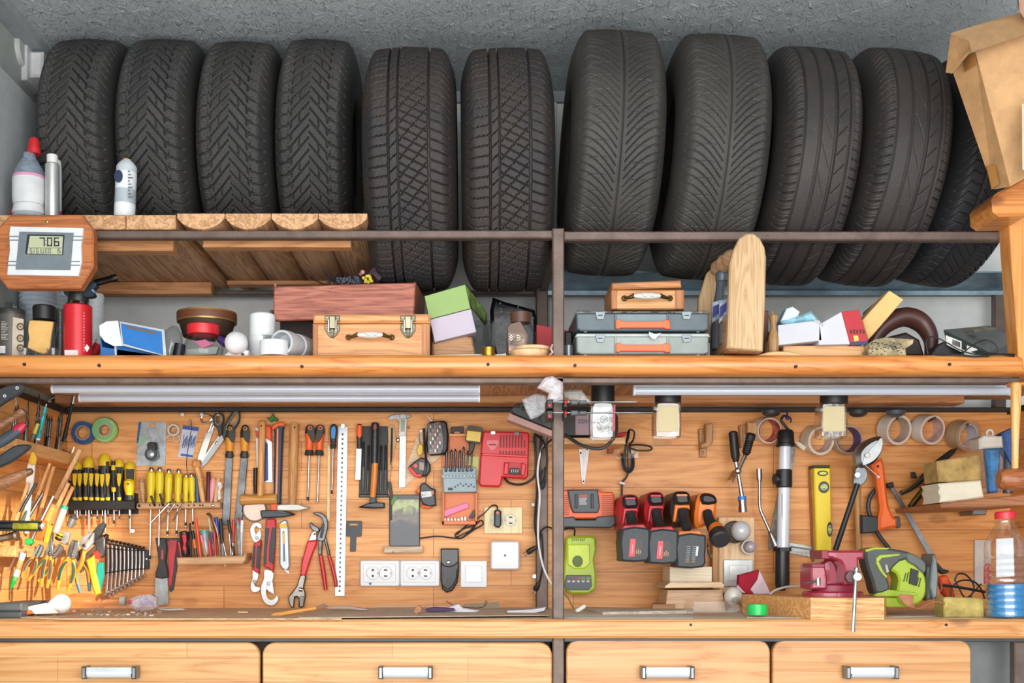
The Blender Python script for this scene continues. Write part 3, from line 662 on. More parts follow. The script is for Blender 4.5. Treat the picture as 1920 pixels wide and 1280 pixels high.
def cupstack(lab, x, top, Y, r, n, st, mat=None):
    t = Th('plastic_cup', lab, 'plastic cups'); b = t(); mat = mat or m('c6d2df', .3, 0, .03)
    bot = sb(Y); prof = []
    zb = bot; k = 1/(bot-top)
    prof = [(0, r*.72), ((bot-top-n*st)*k, r*.94)]
    for i in range(n):
        h = (bot-top-n*st+i*st)*k; prof += [(h, r*.93), (h+.2*st*k, r), (h+.6*st*k, r), (h+.7*st*k, r*.93)]
    prof += [(1, r*.93), (1, r*.86), (.9, r*.8)]
    b.up(x, top, Y, prof, mat, n=28)
cupstack('tall stack of ribbed milky plastic tubs directly under the clock', 70, 534, .30, 33, 7, 9)
cupstack('stack of plastic cups with small print behind the yellow-labelled jar', 105, 536, .38, 24, 10, 8, m('b9c3c9', .35, 0, .04))
cupstack('stack of white cups behind the red gas can', 178, 552, .32, 17, 11, 8, m('d3d9dd', .35, 0, .04))
t = Th('glass_stack', 'stack of clear ribbed cups standing behind the dark coffee tin', 'plastic cups'); Y = .22
prof = [(0, 15), (.6, 18)]+[(.6+.05*i+d, 20+dr) for i in range(7) for d, dr in ((0, 0), (.02, 1.5), (.035, 1.5), (.04, 0))]+[(1, 20), (1, 17)]
t().up(28, 570, Y, prof, clear('c8d4da', .25))
t = Th('glass_jar', 'wavy glass jar with black lid and blank yellow label', 'jar'); Y = .06
t('body').up(79, 598, Y, [(0, 20), (.05, 24), (.2, 25), (.4, 23.5), (.55, 25), (.78, 29), (.9, 27), (1, 18)], clear('b9c4c4', .2), fl=.7)
b = t('contents', label='yellow paper label'); b.slab('54,603 60,600 95,602 99,606 96,625 94,640 92,655 82,663 58,655 51,650 54,635 52,620', Y-.0275, .008, m('dfb26a', .5), .002, sm=2)
t('lid', label='black screw lid').up(83, 574, Y, [(0, 20.5), (.9, 21), (1, 19)], BLK, base=600)
for nm_, x in (('little clear plastic cup before the wavy jar, left', 47), ('little clear plastic cup before the wavy jar, right', 100)):
    Th('shot_cup', nm_, 'cup')().up(x, 654, .0, [(0, 10), (1, 13), (1, 12), (.1, 9)], clear('dde6ea', .3), base=668)
t = Th('dark_jar', 'stack of thin grey metal rings between the jar and the gas can', 'metal rings'); t().up(113, 580, .14, [(0, 9)]+[(.05*i+d, r) for i in range(1, 19) for d, r in ((0, 9), (.02, 10), (.04, 10), (.045, 9))]+[(1, 9)], m('6d7072', .4, .5))
t = Th('blowtorch', 'red gas can with black blowtorch head and nozzle pointing right', 'blowtorch'); Y = .03
b = t('gas_can', label='red square-looking butane can'); b.up(146, 572, Y, [(0, 24), (.02, 26), (.97, 26), (1, 22)], m('c9232e', .35, .1), n=28)
b = t('wrapper'); 
for i in range(14): b.box(157, 585+i*5.4, 169-(i*3 % 4), 588+i*5.4, lambda a, c: Y-.034+(a-146)**2*.00005+.002, .001, m('f0d9d6', .5), 0)
b.slab('121,656 146,656 146,668 121,668', Y-.0345, .003, m('e8d9d6', .5)); b.slab('158,652 163,645 168,652 163,660', Y-.026, .001, WHT)
t('collar').up(146, 566, Y, [(0, 22), (.5, 20), (1, 18)], CHR, base=573)
b = t('burner_head', label='black plastic burner body'); b.up(147, 550, Y, [(0, 17), (.2, 19), (1, 18)], BLK, base=568); b.slab('118,548 122,540 150,536 174,526 180,534 172,543 176,552 164,556 128,554', Y-.015, .03, m('23303c', .5), .004, sm=2)
t('nozzle', label='burnt steel nozzle').turn((176, 531, Y), (219, 520, Y), [(0, 5), (.1, 6.5), (.75, 6), (.78, 7), (1, 7), (1, 5), (.9, 4)], steel('4a4644', .35))
t('ignition_button', label='pale blue button').turn((124, 547, Y), (117, 549, Y), [(0, 5), (.7, 5.5), (1, 4)], m('8fb3dd', .4))
t('ignition_button', label='pale blue trigger').slab('166,543 174,540 175,552 168,554', Y-.012, .02, m('9dbbe0', .4), .002)
Th('small_bottle', 'small red and white bottle lying behind the blue box', 'bottle')().turn((188, 640, .12), (174, 668, .1), [(0, 9, WHT), (.3, 9, RED), (1, 9)], RED)
t = Th('open_box', 'open blue and white cardboard box lying before the white wall', 'box'); Y = .0
BLU = m('1f6fb8', .5); b = t('box_body'); b.slab('188,626 192,650 312,668 188,669', Y+.02, .12, BLU, .001); b.slab('214,648 216,670 219,670 218,648', Y+.018, .002, WHT)
b.hexa([P(223, 606, .02), P(310, 618, .02), P(312, 669, .02), P(219, 669, .02)], [P(230, 612, .18), P(300, 620, .18), P(300, 680, .18), P(230, 680, .18)], BLU)
b = t('flap', label='blue lid flap with slot'); b.slab('224,602 308,618 312,668 228,647', lambda x, y: .0-.0004*(y-600)*.5, .003, m('c4c6c9', .5), .0004); b.slab('227,606 303,621 306,665 231,644', lambda x, y: -.001-.0004*(y-600)*.5, .001, BLU); b.slab('236,609 292,622 294,627 238,615', lambda x, y: -.002-.0004*(y-600)*.5, .001, m('6b5a58', .5))
b = t('flap', label='white rounded side flap'); b.slab('186,610 200,602 221,601 229,648 212,648 196,640 187,628', -.012, .003, m('e6e7ea', .5), .0004)
t = Th('glass_jar', 'tipped clear jar with black cap behind the blue box', 'jar'); Y = .1; t('body').turn((316, 668, Y), (328, 612, Y), [(0, 14), (.1, 20), (.5, 21), (.8, 16), (1, 5)], clear('c3ccc8', .25)); t('cap').turn((334, 668, .04), (338, 645, .04), [(0, 11), (1, 10)], BLK)
t = Th('round_tin', 'round brown and gold patterned tin resting on the red-lidded jar', 'tin'); Y = .16
t('body').up(388, 592, Y, [(0, 44), (.7, 52), (.8, 54), (1, 54)], m('4d3a2c', .45, .3), base=632, n=40); t('lid').up(388, 587, Y, [(0, 55), (.15, 55.5, m('6b3a26', .5)), (.85, 55.5, m('9a7f45', .4, .5)), (1, 55), (1, 52)], m('9a7f45', .35, .6), base=606, n=40)
t = Th('glass_jar', 'round glass jar with bright red lid under the brown tin', 'jar'); Y = .03
t('body').up(381, 627, Y, [(0, 30), (.1, 36), (.45, 38), (.8, 30), (1, 26)], clear('d0d6d2', .22), n=28); t('lid', label='red lid').up(381, 609, Y, [(0, 29), (.6, 30.5), (.9, 30.5), (1, 28)], RED, base=628)
b = t('contents', label='pink paper inside'); b.slab('362,640 385,636 400,645 380,652', Y, .01, m('c8668a', .6)); b.slab('350,655 410,650 405,664 352,666', Y+.01, .01, m('9aa09a', .5))
t = Th('light_bulb', 'white globe with a square lamp base lying before the roll', 'light bulb'); Y = .0; t('globe').ball(443, 643, Y, 22, m('dcdde2', .35)); t('base').slab('421,664 433,656 466,656 466,669 421,669', .0, .04, WHT, .002); t('hole').slab(circ(455, 665, 3.4, 10), -.001, .001, BLK)
Th('stopper', 'purple plastic cap peeping out beside the white globe', 'cap')().turn((410, 634, .08), (425, 645, .08), [(0, 7), (1, 8)], m('4b2f7e', .4))
t = Th('plastic_tub', 'tall white plastic tub, upside down on another printed one', 'plastic tub'); Y = .08
b = t('body'); b.up(492, 589, Y, [(0, 26), (.35, 26, m('dfe3e6', .4)), (.38, 27), (.5, 27), (.51, 25), (.97, 24), (1, 21)], m('d9dee2', .4), n=28); b.slab('489,626 514,627 514,640 489,639', Y-.034, .002, m('aeb7b2', .5))
for i in range(8): b.box(491+i*2.6, 628, 492.2+i*2.6, 637, Y-.035, .001, m('20252a'), 0)
t = Th('white_tape', 'short white roll lying before the upside-down tub', 'tape'); t().up(514, 640, .0, [(0, 27), (1, 27), (1, 14), (0, 14)], m('dfe2e4', .35), base=668, n=30)
t = Th('pipe_coupling', 'grey-white plastic pipe coupling lying on its side, open end to the left', 'pipe fitting'); Y = .06
t().turn((528, 642, .0), (578, 655, .13), [(.2, 18), (0, 19.5), (0, 23.5), (.15, 25), (.5, 22), (.52, 24), (.7, 24), (1, 22)], m('c4c8cd', .35), n=28)
# big wooden boxes
REDW = wood('b8705a', '7d3d33', 'x', 1.3, .5, .2)
t = Th('wooden_box', 'long dark red stained wooden box without lid on top of the latched chest', 'wooden box'); Y = .10; zc_ = 595
b = t('front_panel'); b.slab('513,537 780,529 776,594 512,601', Y, .016, REDW, .003)
b = t('side_panel'); b.hexa([P(780, 529, Y), P(776, 594, Y), P(774, 594, Y+.016), P(778, 529, Y+.016)], [P(797, 562, .34), P(795, 600, .34), P(792, 600, .34), P(794, 562, .34)], REDW)
t('side_panel').wbox(xp(513, Y), xp(517, Y), Y+.01, .34, CZ+.62, CZ+.70, REDW, 0); t('base').hexa([P(513, 598, Y+.01), P(776, 592, Y+.01), P(776, 588, Y+.01), P(513, 594, Y+.01)], [P(540, 612, .34), P(795, 606, .34), P(795, 602, .34), P(540, 608, .34)], REDW)
t('knob').ball(510, 585, Y+.02, 4, BRS)
b = t('rear_panel'); b.hexa([P(540, 560, .34), P(797, 562, .34), P(795, 604, .34), P(540, 610, .34)], [P(540, 560, .35), P(797, 562, .35), P(795, 604, .35), P(540, 610, .35)], REDW)
Th('wooden_block', 'plain dark box under the left part of the red stained box', 'wooden box')().wbox(xp(525, .2), xp(590, .2), .2, .4, ZS, P(0, 597, .22).z-.012, m('4a3a34', .7), .002)
CH = wood('dba06a', 'bd7c48', 'x', 1., .45, .15)
t = Th('wooden_chest', 'light wooden chest with two metal latches and a porcelain pull', 'wooden chest'); Y = .03
b = t('body'); b.box(588, 606, 804, 668.5, Y, .26, CH, .004)
t('corner_strip').box(586, 606, 597, 668.5, Y-.001, .02, wood('b97c4c', '9a5f36', 'z', 1., .45), .002); t('corner_strip').box(790, 606, 806, 668.5, Y-.001, .02, wood('c08352', '9f6438', 'z', 1., .45), .002)
t('lid').box(587, 588, 806, 604.5, Y-.004, .265, CH, .005)
AG = steel('6f6a58', .4, .2)
for lx in (623, 765):
    l = t('latch', label='antique metal toggle latch'); l.box(lx-14, 591, lx+14, 602, Y-.008, .006, AG, .001); l.slab([(lx-14, 607), (lx+14, 607), (lx+14, 618), (lx+8, 628), (lx+3, 633), (lx-3, 633), (lx-8, 628), (lx-14, 618)], Y-.004, .005, AG, .001)
    l.box(lx-6, 592, lx+6, 616, Y-.014, .008, steel('86806a', .3, .2), .0015); l.box(lx-2.5, 616, lx+2.5, 630, Y-.01, .008, AG, .001)
    l.tube([(lx-7, 600, Y-.014), (lx-7, 622, Y-.012), (lx+7, 622, Y-.012), (lx+7, 600, Y-.014)], 1., CHR, n=6, sm=0)
    for dx, dy in ((-10, 595), (10, 595), (-10, 613), (10, 613)): l.ball(lx+dx, dy, Y-.009 if dy < 600 else Y-.005, 2., CHR, n=8, sy=.5)
def pull(t, x0, x1, py, Y, h=5):
    p = t('handle', label='porcelain and brass pull'); xm = (x0+x1)/2; w = x1-x0
    for sx in (-1, 1):
        e0 = xm+sx*w*.46; p.ball(e0, py+3, Y-.006, h*1.1, BRS, n=12, sy=.6); p.tube([(e0, py+3, Y-.008), (xm+sx*w*.38, py+2, Y-.02), (xm+sx*w*.26, py-2, Y-.028)], [h*.55, h*.6, h*.9], BRS, n=10)
    g = t('insert', under=p, label='white porcelain grip'); g.turn((xm-w*.27, py-1.5, Y-.028), (xm+w*.27, py-1.5, Y-.028), [(0, 3), (.1, 4.5), (.35, h+1.6), (.65, h+1.6), (.9, 4.5), (1, 3)], m('cfccc6', .2, 0, 0, coat=.6))
    for q in ((-8, -3), (-2, 1), (5, -2), (10, 1)): g.tube([(xm+q[0]-3, py-1.5+q[1], Y-.028-.0085), (xm+q[0]+3, py-1.5-q[1]*.3, Y-.028-.0085)], .4, m('8a8478'), n=4, sm=0)
pull(t, 650, 738, 629, Y)
# dried flowers
t = Th('dried_flowers', 'bunch of dried flowers and twigs lying in the red stained box', 'dried flowers')
TW = m('3e2f3a', .8); rnd = random.Random(3); b = t('stem')
for i in range(26):
    x = 600+rnd.random()*140; a = rnd.uniform(-38, 38); b.tube([(x, 540, .2), (x+a*.5, 528-rnd.random()*6, .19), (x+a, 530-rnd.random()*22, .17)], .9, TW, n=4, sm=2)
for a in ((582, 518, 600, 530), (606, 520, 640, 534)): b.tube([(a[0], a[1], .1), (a[2], a[3], .14), (a[2]+30, 540, .18)], 1.2, m('2b2522'), n=5)
b = t('flower', label='small blue-grey lavender heads')
for i in range(90): b.ball(630+rnd.random()*46, 519+rnd.random()*12, .14+rnd.random()*.05, 1.6+rnd.random(), m('56606e', .8), n=5)
b = t('flower', label='yellow blossom')
for i in range(9): b.ball(690+9*math.cos(i*.7)*(.5+.5*(i % 2)), 523+6*math.sin(i*.7), .13, 3.4, m('c9b83e', .7), n=7)
b = t('flower', label='pink bud'); b.ball(680, 510, .14, 4.5, m('b98a88', .7), n=9); b.ball(676, 514, .14, 3.2, m('8b5f62', .7), n=8)
b = t('flower', label='purple-brown star flower')
for i in range(14): a = math.radians(200+i*10.5); b.tube([(710, 526, .15), (710+9*math.cos(a), 520+12*math.sin(a), .15), (710+18*math.cos(a), 518+17*math.sin(a), .14)], [1, 1.4, 2.6], m('4d3540', .8), n=5, sm=2)
# green and lilac boxes, block
t = Th('paper_box', 'box with plain green and lilac faces tilted on the wood block', 'box'); Y = .08
b = t('box_body'); b.slab('796,555 872,533 882,578 805,598', Y, .12, m('8fac66', .6, 0, .02), .001); t('side_panel', label='green printed side').hexa([P(872, 533, Y+.001), P(882, 578, Y+.001), P(884, 577, Y+.012), P(874, 533, Y+.012)], [P(913, 586, .24), P(914, 607, .24), P(908, 610, .24), P(900, 585, .24)], m('7d9a52', .5, 0, .5))
t('box_body', label='lilac lower box').slab('806,599 883,579 893,622 815,641', Y-.004, .13, m('bdb2c2', .6, 0, .02), .001)
Th('wooden_block', 'oak block wedged under the lilac box', 'wood block')().slab('810,643 872,628 885,632 892,666 886,668.5 812,668.5', .1, .12, wood('b98a5e', '8d5f38', 'x', 1.4, .5), .004)
t = Th('glass_tumbler', 'clear thick glass behind the wood block', 'glass'); t().up(905, 605, .22, [(0, 22), (.5, 24), (1, 26), (1, 23), (.1, 20)], clear('c8ccd0', .22), n=8)
Th('gold_cap', 'small golden cap on the shelf beside the coffee jar', 'cap')().up(916, 650, .0, [(0, 12), (.1, 12.6), (.9, 12.6), (1, 11)], steel('a58238', .35), base=668.5)
t = Th('black_bag', 'creased shiny black plastic bag at the back left of the post', 'bag'); b = t(); b.slab('924,556 945,564 975,572 1003,580 1007,600 1007,690 930,690 921,640 919,580', .36, .06, m('15151a', .22, 0, .2, .8, 14.), .01)
for i in range(22): b.ball(924+rnd.random()*80, 562+rnd.random()*90, .359, 1+rnd.random()*.8, m('8d7a4a', .4), n=5, sy=.3)
t = Th('coffee_jar', 'nearly empty instant coffee jar with brown lid left of the post', 'jar'); Y = .06
t('body').up(977, 605, Y, [(0, 26), (.05, 28), (.7, 28), (.88, 23), (1, 19)], clear('b9c6cc', .25), n=8); b = t('wrapper', label='brown label with coffee beans'); b.slab('952,614 958,606 976,602 990,628 986,664 954,664', Y-.038, .004, m('6b5247', .5), .001); b.slab('953,624 985,626 984,662 954,662', Y-.039, .002, m('8d7668', .6, 0, .8), 0)
for ch, x in (('8', 955), ('3', 969)): seg7(b, ch, x, 628, 7, 10, Y-.0405, m('e8ded4'))
t('lid').up(976, 586, Y, [(0, 18.5), (.5, 19), (.95, 19), (1, 17)], m('5a3a2e', .45), base=606, n=12)
t = Th('red_box', 'flat red cardboard box standing behind the central post', 'box'); t().slab('1006,608 1038,614 1066,620 1066,680 1006,680', .2, .03, m('c01f2d', .5), .001)
t = Th('wooden_ring', 'pair of turned pale wooden plates by the post', 'wooden plates'); b = t(); b.up(998, 651, .03, [(0, 30), (.3, 35), (.9, 34), (1, 28)], PALEX, base=660, n=32); t('plate').up(992, 660, .03, [(0, 34), (1, 38)], PALEX, base=sb(.03), n=32)
Th('paper_sheet', 'torn white paper on the shelf edge under the oak block', 'paper')().slab('802,666 880,664 940,664 948,662 950,669 802,669.5', .01, .05, m('d8d6d0', .7), 0)
t = Th('string', 'red and white knotted string on the red box beside the post', 'string'); t().tube([(1036, 646, .0), (1033, 654, -.01), (1036, 660, -.012), (1030, 666, -.005)], 2., m('c9a6a0'), n=6)
# right of post
Th('small_case', 'small black case standing directly right of the post', 'case')().box(1059, 621, 1073, 668.5, .10, .1, BLK, .003)
Th('candle_tin', 'small grey metal tin before the black case', 'tin')().up(1066, 648, .05, [(0, 9), (1, 9)], m('7c8285', .3, .5))
def organiser(lab, top, bot, mat, lidm, yb):
    t = Th('organiser_case', lab, 'organiser case', 'two stacked organiser cases'); Y = .0
    b = t('body'); b.slab([(1081, top+4), (1329, top+4), (1329, bot-3), (1320, bot), (1090, bot), (1082, bot-4)], Y, .24, mat, .003)
    b.hexa([P(1081, top+5, Y+.004), P(1082, bot-4, Y+.004), P(1090, bot, Y+.004), P(1100, top+5, Y+.004)], [P(1068, (top+5-HY)*.94+HY, .24), P(1066, bot-4+8, .24), P(1066, bot+8, .24), P(1090, (top+5-HY)*.94+HY, .24)], mat)
    rec = t('recess'); rec.box(1155, top+6, 1252, bot-8, Y-.0015, .003, m('6f7f86' if mat is not GC2 else '9aa3a0', .35), .0005)
    for xx in (1154, 1252): rec.box(xx-2, top+5, xx+2, bot-4, Y-.004, .005, mat, .001)
    t('lid', label='clear lid').slab([(1082, top-1), (1329, top-1), (1332, top+5), (1078, top+5)], Y-.004, .246, lidm, .002)
    for xx in (1126, 1288): c = t('clasp'); c.slab([(xx-10, top+1), (xx+9, top+1), (xx+6, top+15), (xx-6, top+15)], Y-.007, .007, m('93a1a8', .35), .001); c.box(xx-5, top+7, xx+4, top+9, Y-.0075, .002, m('2d3338'), 0)
    t('handle', label='orange handle').slab([(1155, bot-21), (1163, bot-21), (1166, bot-18), (1243, bot-18), (1247, bot-21), (1256, bot-20), (1257, bot-4), (1248, bot-4), (1246, bot-6), (1163, bot-6), (1161, bot-4), (1155, bot-5)], Y-.012, .012, m('f06a3c', .45), .0015)
    for xx in (1098, 1309): t('foot').box(xx-3, bot-1, xx+3, bot+3 if bot < 650 else 669, Y+.005, .1, mat, .0005)
GC1, GC2 = m('55636b', .4), m('8d9794', .4)
organiser('upper organiser case, dark slate body with orange handle', 583, 620, GC1, clear('cfe0ea', .35), 0)
organiser('lower organiser case, paler grey body with orange handle', 626, 664, GC2, m('aeb7b8', .35), 0)
Th('plastic_wrap', 'scrap of crinkled clear wrap hanging on the lower organiser case', 'plastic wrap')().slab('1217,622 1228,626 1240,624 1232,631 1228,636 1222,634 1217,628', -.016, .004, film('e8ecef', .7), 0)
t = Th('wooden_box', 'small light wooden box with a porcelain pull on top of the organiser cases', 'wooden box'); Y = .05
t('body').box(1147, 543, 1283, 579.5, Y, .16, wood('d9a26c', 'bd7f4a', 'x', 1.2, .45), .003); t('corner_strip').box(1146, 543, 1158, 579.5, Y-.001, .02, wood('b97846', '985c32', 'z', 1.2, .45), .002); t('corner_strip').box(1265, 543, 1283, 579.5, Y-.001, .02, wood('b97846', '985c32', 'z', 1.2, .45), .002)
t('lid').slab('1147,530 1277,525 1278,538 1148,542', Y-.003, .165, wood('c98a55', '9c6236', 'x', 1.2, .45), .003); pull(t, 1167, 1260, 556, Y)
# caddy
t = Th('tool_caddy', 'tall pale wooden bottle caddy with rounded ends and turned grip', 'wooden caddy')
PL = wood('c9a87e', 'ab865c', 'z', 1.3, .5, .1)
t('end_board').slab('1364,652 1367,560 1369,492 1375,470 1386,447 1399,438 1413,437 1425,446 1434,463 1437,482 1435,560 1431,658', -.10, .022, PL, .003)
t('end_board', label='rear rounded end board').slab('1306,640 1310,560 1325,512 1334,503 1346,500 1356,506 1362,520 1364,640', .15, .02, PL, .003)
b = t('side_panel'); b.hexa([P(1364, 653, -.079), P(1364, 590, -.079), P(1372, 590, -.079), P(1372, 653, -.079)], [P(1331, 678, .16), P(1331, 614, .16), P(1338, 614, .16), P(1338, 678, .16)], wood('b58a66', '94694a', 'y', 1.3, .5))
b = t('base'); b.hexa([P(1366, 657, -.078), P(1429, 660, -.078), P(1429, 652, -.078), P(1366, 649, -.078)], [P(1334, 680, .16), P(1390, 680, .16), P(1390, 672, .16), P(1334, 672, .16)], wood('b58a66', '94694a', 'y', 1.3, .5))
b = t('grip', label='turned wooden grip'); b.turn((1385, 474, -.08), (1340, 508, .15), [(0, 8), (.1, 8), (.2, 14), (.32, 17), (.4, 12), (.45, 14), (.55, 18), (.64, 12), (.7, 13), (.82, 17), (.92, 10), (1, 9)], wood('cba07c', 'a77b58', 'y', 1.3, .5), sm=3, n=18)
for lab, x, top, r, Y in (('tall grey oil bottle with ribbed cap standing in the caddy', 1355, 511, 17, .07), ('smaller grey bottle in the caddy before the taller one', 1363, 538, 12, .0)):
    t2 = Th('oil_bottle', lab, 'bottle'); bt = pz(ZS+.03, Y)
    t2('body').up(x, top+16, Y, [(0, r*1.3), (.55, r*1.25), (.8, r*.85), (1, r*.7)], m('4d545c', .4), base=bt, fl=.7); t2('cap').up(x, top, Y, [(0, r*.74), (.1, r*.8), (.9, r*.8), (1, r*.7)], m('5d6872', .35, .2), base=top+17)
    b = t2('wrapper', label='blue-white label'); b.slab([(x-r*1.15, 558+r*.5), (x+2, 552+r*.5), (x+2, 590), (x-r*1.2, 606)], Y-.017, .005, m('a9b4c6', .4, 0, .5), .001); b.slab([(x-r*1.1, 575), (x, 566), (x-1, 582), (x-r*1.1, 596)], Y-.018, .002, m('3b3f7c', .4))
Th('wooden_board', 'dark reddish brown wood block standing behind the caddy', 'wood block')().box(1425, 582, 1441, 668, .08, .06, wood('6b3a2a', '4c2418', 'z', 1.3, .5), .002)
t = Th('carved_figure', 'small carved wooden torso figurine', 'figurine'); t('torso').up(1450, 590, .0, [(0, 8), (.1, 9.5), (.35, 10), (.55, 7), (.7, 5.5), (.85, 7), (.95, 9), (1, 7)], wood('b8915f', '8a6238', 'z', 2, .45), base=660, sm=3, fl=.8); t('neck').up(1448, 584, .0, [(0, 3), (1, 3)], wood('a07a55', '7a5638', 'z', 2, .45), base=592); t('foot').slab('1439,640 1461,640 1461,668 1439,668', .005, .03, wood('b8915f', '8a6238', 'z', 2, .45), .003)
Th('wooden_disc', 'flat oval wooden disc lying on the shelf edge below the figurine', 'wood piece')().slab('1418,669.5 1432,662 1450,658.5 1478,658.5 1500,663 1508,669.5', -.03, .03, wood('d9ae78', 'b88550', 'x', 1.5, .45), .002, sm=2)
b = Th('wooden_board', 'pale flat wooden board under the white and red boxes', 'board')(); b.box(1469, 647.5, 1627, 669, .02, .14, wood('dfb07c', 'c58d58', 'x', 1.3, .5), .002)
t = Th('white_box', 'plain white cardboard box with a blue mask on top', 'box'); t().slab('1459,609 1537,600 1541,638 1459,647', .0, .10, m('c6c7d0', .6, 0, .02), .001)
t = Th('face_mask', 'crumpled light blue face mask on the white box', 'face mask')
t('fabric').slab('1464,602 1476,577 1488,574 1500,583 1498,592 1518,584 1522,582 1537,600 1500,605 1470,606', .01, .05, m('8fc3d6', .7, 0, .25, .8, 50.), .006); t('fabric', label='pale inner side').slab('1464,601 1475,578 1487,574.5 1500,584 1496,592 1478,600', .004, .006, m('c9d6de', .7, 0, .1, .6, 50.), .002)
t('ear_loop').tube([(1519, 590, .0), (1528, 600, -.008), (1542, 607, -.006), (1542, 612, 0)], .8, WHT, n=5)
t = Th('medicine_box', 'white and red cardboard box leaning on the white box', 'box'); t('box_body').slab('1536,608 1578,584 1594,645 1535,646.5', .0, .08, m('c6c7d0', .6, 0, .02), .001)
b = t('side_panel', label='red end face'); b.slab('1578,584 1611,580 1628,640 1594,645', -.001, .08, m('b5202d', .5), .001); b.slab('1600,629 1609,629 1610,638 1602,640', -.002, .001, m('e6c25a', .4)); b.slab('1594,641 1627,639 1628,646 1596,647', -.002, .001, m('22305e', .4))
for i in range(5): b.box(1594+i*6, 618-i % 2, 1597+i*6, 625, -.002, .001, m('4a1018'), 0)
t = Th('foam_block', 'beige foam block leaning diagonally against the wall', 'foam block'); t().slab('1668,544 1695,561 1628,638 1617,600', .05, .06, m('dfba7c', .85, 0, .04, .3, 90.), .002)
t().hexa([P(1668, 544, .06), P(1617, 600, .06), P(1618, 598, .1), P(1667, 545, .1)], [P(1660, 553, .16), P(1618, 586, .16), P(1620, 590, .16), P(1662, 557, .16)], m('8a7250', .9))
t = Th('newspaper_wad', 'crumpled newspaper lying before the brown leather pad', 'crumpled newspaper')
NP = m('a99a78', .85, 0, .35, 1., 45.); t('sheet').slab('1630,644 1640,636 1660,632 1690,634 1714,636 1712,644 1700,652 1680,654 1632,654', -.02, .06, NP, .002); t('sheet').slab('1628,654 1660,650 1698,652 1700,668 1700,669 1628,669', -.025, .05, NP, .002)
b = t('lettering')
for i in range(60):
    x = 1632+rnd.random()*62; y = 640+rnd.random()*27; b.box(x, y, x+2.5, y+1.5, -.027, .001, m('2c2822'), 0)
t = Th('leather_pad', 'curved dark brown leather headrest pad leaning on the wall', 'leather pad')
t().tube([(1628, 668, .12), (1640, 632, .12), (1664, 606, .12), (1697, 594, .12), (1728, 606, .12), (1745, 634, .11), (1744, 668, .1)], [12, 15, 17, 18, 17, 14, 10], m('4a2c26', .4, 0, .05), n=14, fl=1.3)
t('lining').slab('1655,668 1668,630 1700,622 1725,636 1735,668', .10, .03, m('2c1a18', .6), .006)
t = Th('device_box', 'dark green printed device box with barcode, lying tilted at the right end', 'box')
G = m('1d2a28', .35, 0, .3); t('box_body').hexa([P(1771, 618, -.0), P(1855, 668, -.04), P(1905, 668, -.02), P(1905, 662, .0)], [P(1793, 617, .14), P(1885, 640, .1), P(1905, 660, .05), P(1905, 640, .1)], G) if 0 else None
b = t('box_body'); b.hexa([P(1769, 618, .02), P(1775, 645, .02), P(1850, 669, -.05), P(1855, 660, -.05)], [P(1855, 610, .2), P(1858, 640, .2), P(1906, 668, .12), P(1906, 636, .12)], G)
b = t('side_panel', label='white strip with barcode'); b.hexa([P(1773, 628, .013), P(1803, 640, -.01), P(1803, 660, -.01), P(1775, 646, .013)], [P(1773, 628, .018), P(1803, 640, -.004), P(1803, 660, -.004), P(1775, 646, .018)], m('d6d3cf', .5)); b.hexa([P(1813, 647, -.017), P(1840, 657, -.036), P(1832, 668, -.036), P(1812, 664, -.017)], [P(1813, 647, -.01), P(1840, 657, -.03), P(1832, 668, -.03), P(1812, 664, -.01)], m('c9cccb', .5))
for i in range(8): x = 1786+i*1.9; b.box(x, 636+i*.7, x+1, 646+i*.7, lambda a, c: .003-(a-1786)*.0009, .001, BLK, 0)
b = t('lettering', label='printed photos on the top face')
for i in range(3): q = 1790+i*26; b.hexa([P(q, 620-i*2.5, .06), P(q+20, 617-i*2.5, .085), P(q+28, 621-i*2, .07), P(q+8, 626-i*2, .045)], [P(q, 619-i*2.5, .06), P(q+20, 616-i*2.5, .085), P(q+28, 620-i*2, .07), P(q+8, 625-i*2, .045)], m('6f6a52', .5, 0, .5))
t = Th('cable', 'thin black cable coiled on the shelf before the device box', 'cable'); b = t(); b.tube([(1740, 664, -.03), (1737, 640, -.03), (1750, 631, -.03), (1775, 642, -.035), (1800, 656, -.05), (1830, 664, -.05), (1860, 662, -.05), (1902, 668, -.04)], 1.3, BLK)
b.tube([(1800, 667, -.05), (1820, 650, -.055), (1845, 637, -.055), (1866, 645, -.055), (1872, 664, -.05)], 1.2, BLK)
b.tube([(1740, 668, -.03), (1790, 665, -.04), (1830, 668, -.05), (1868, 664, -.05), (1905, 665, -.03)], 1.8, BLK)
Th('ornament_box', 'small dark box with gold trim under the green device box', 'box')().slab('1742,668 1757,648 1770,640 1800,650 1812,668', .02, .06, m('241f22', .5, 0, .4), .003)
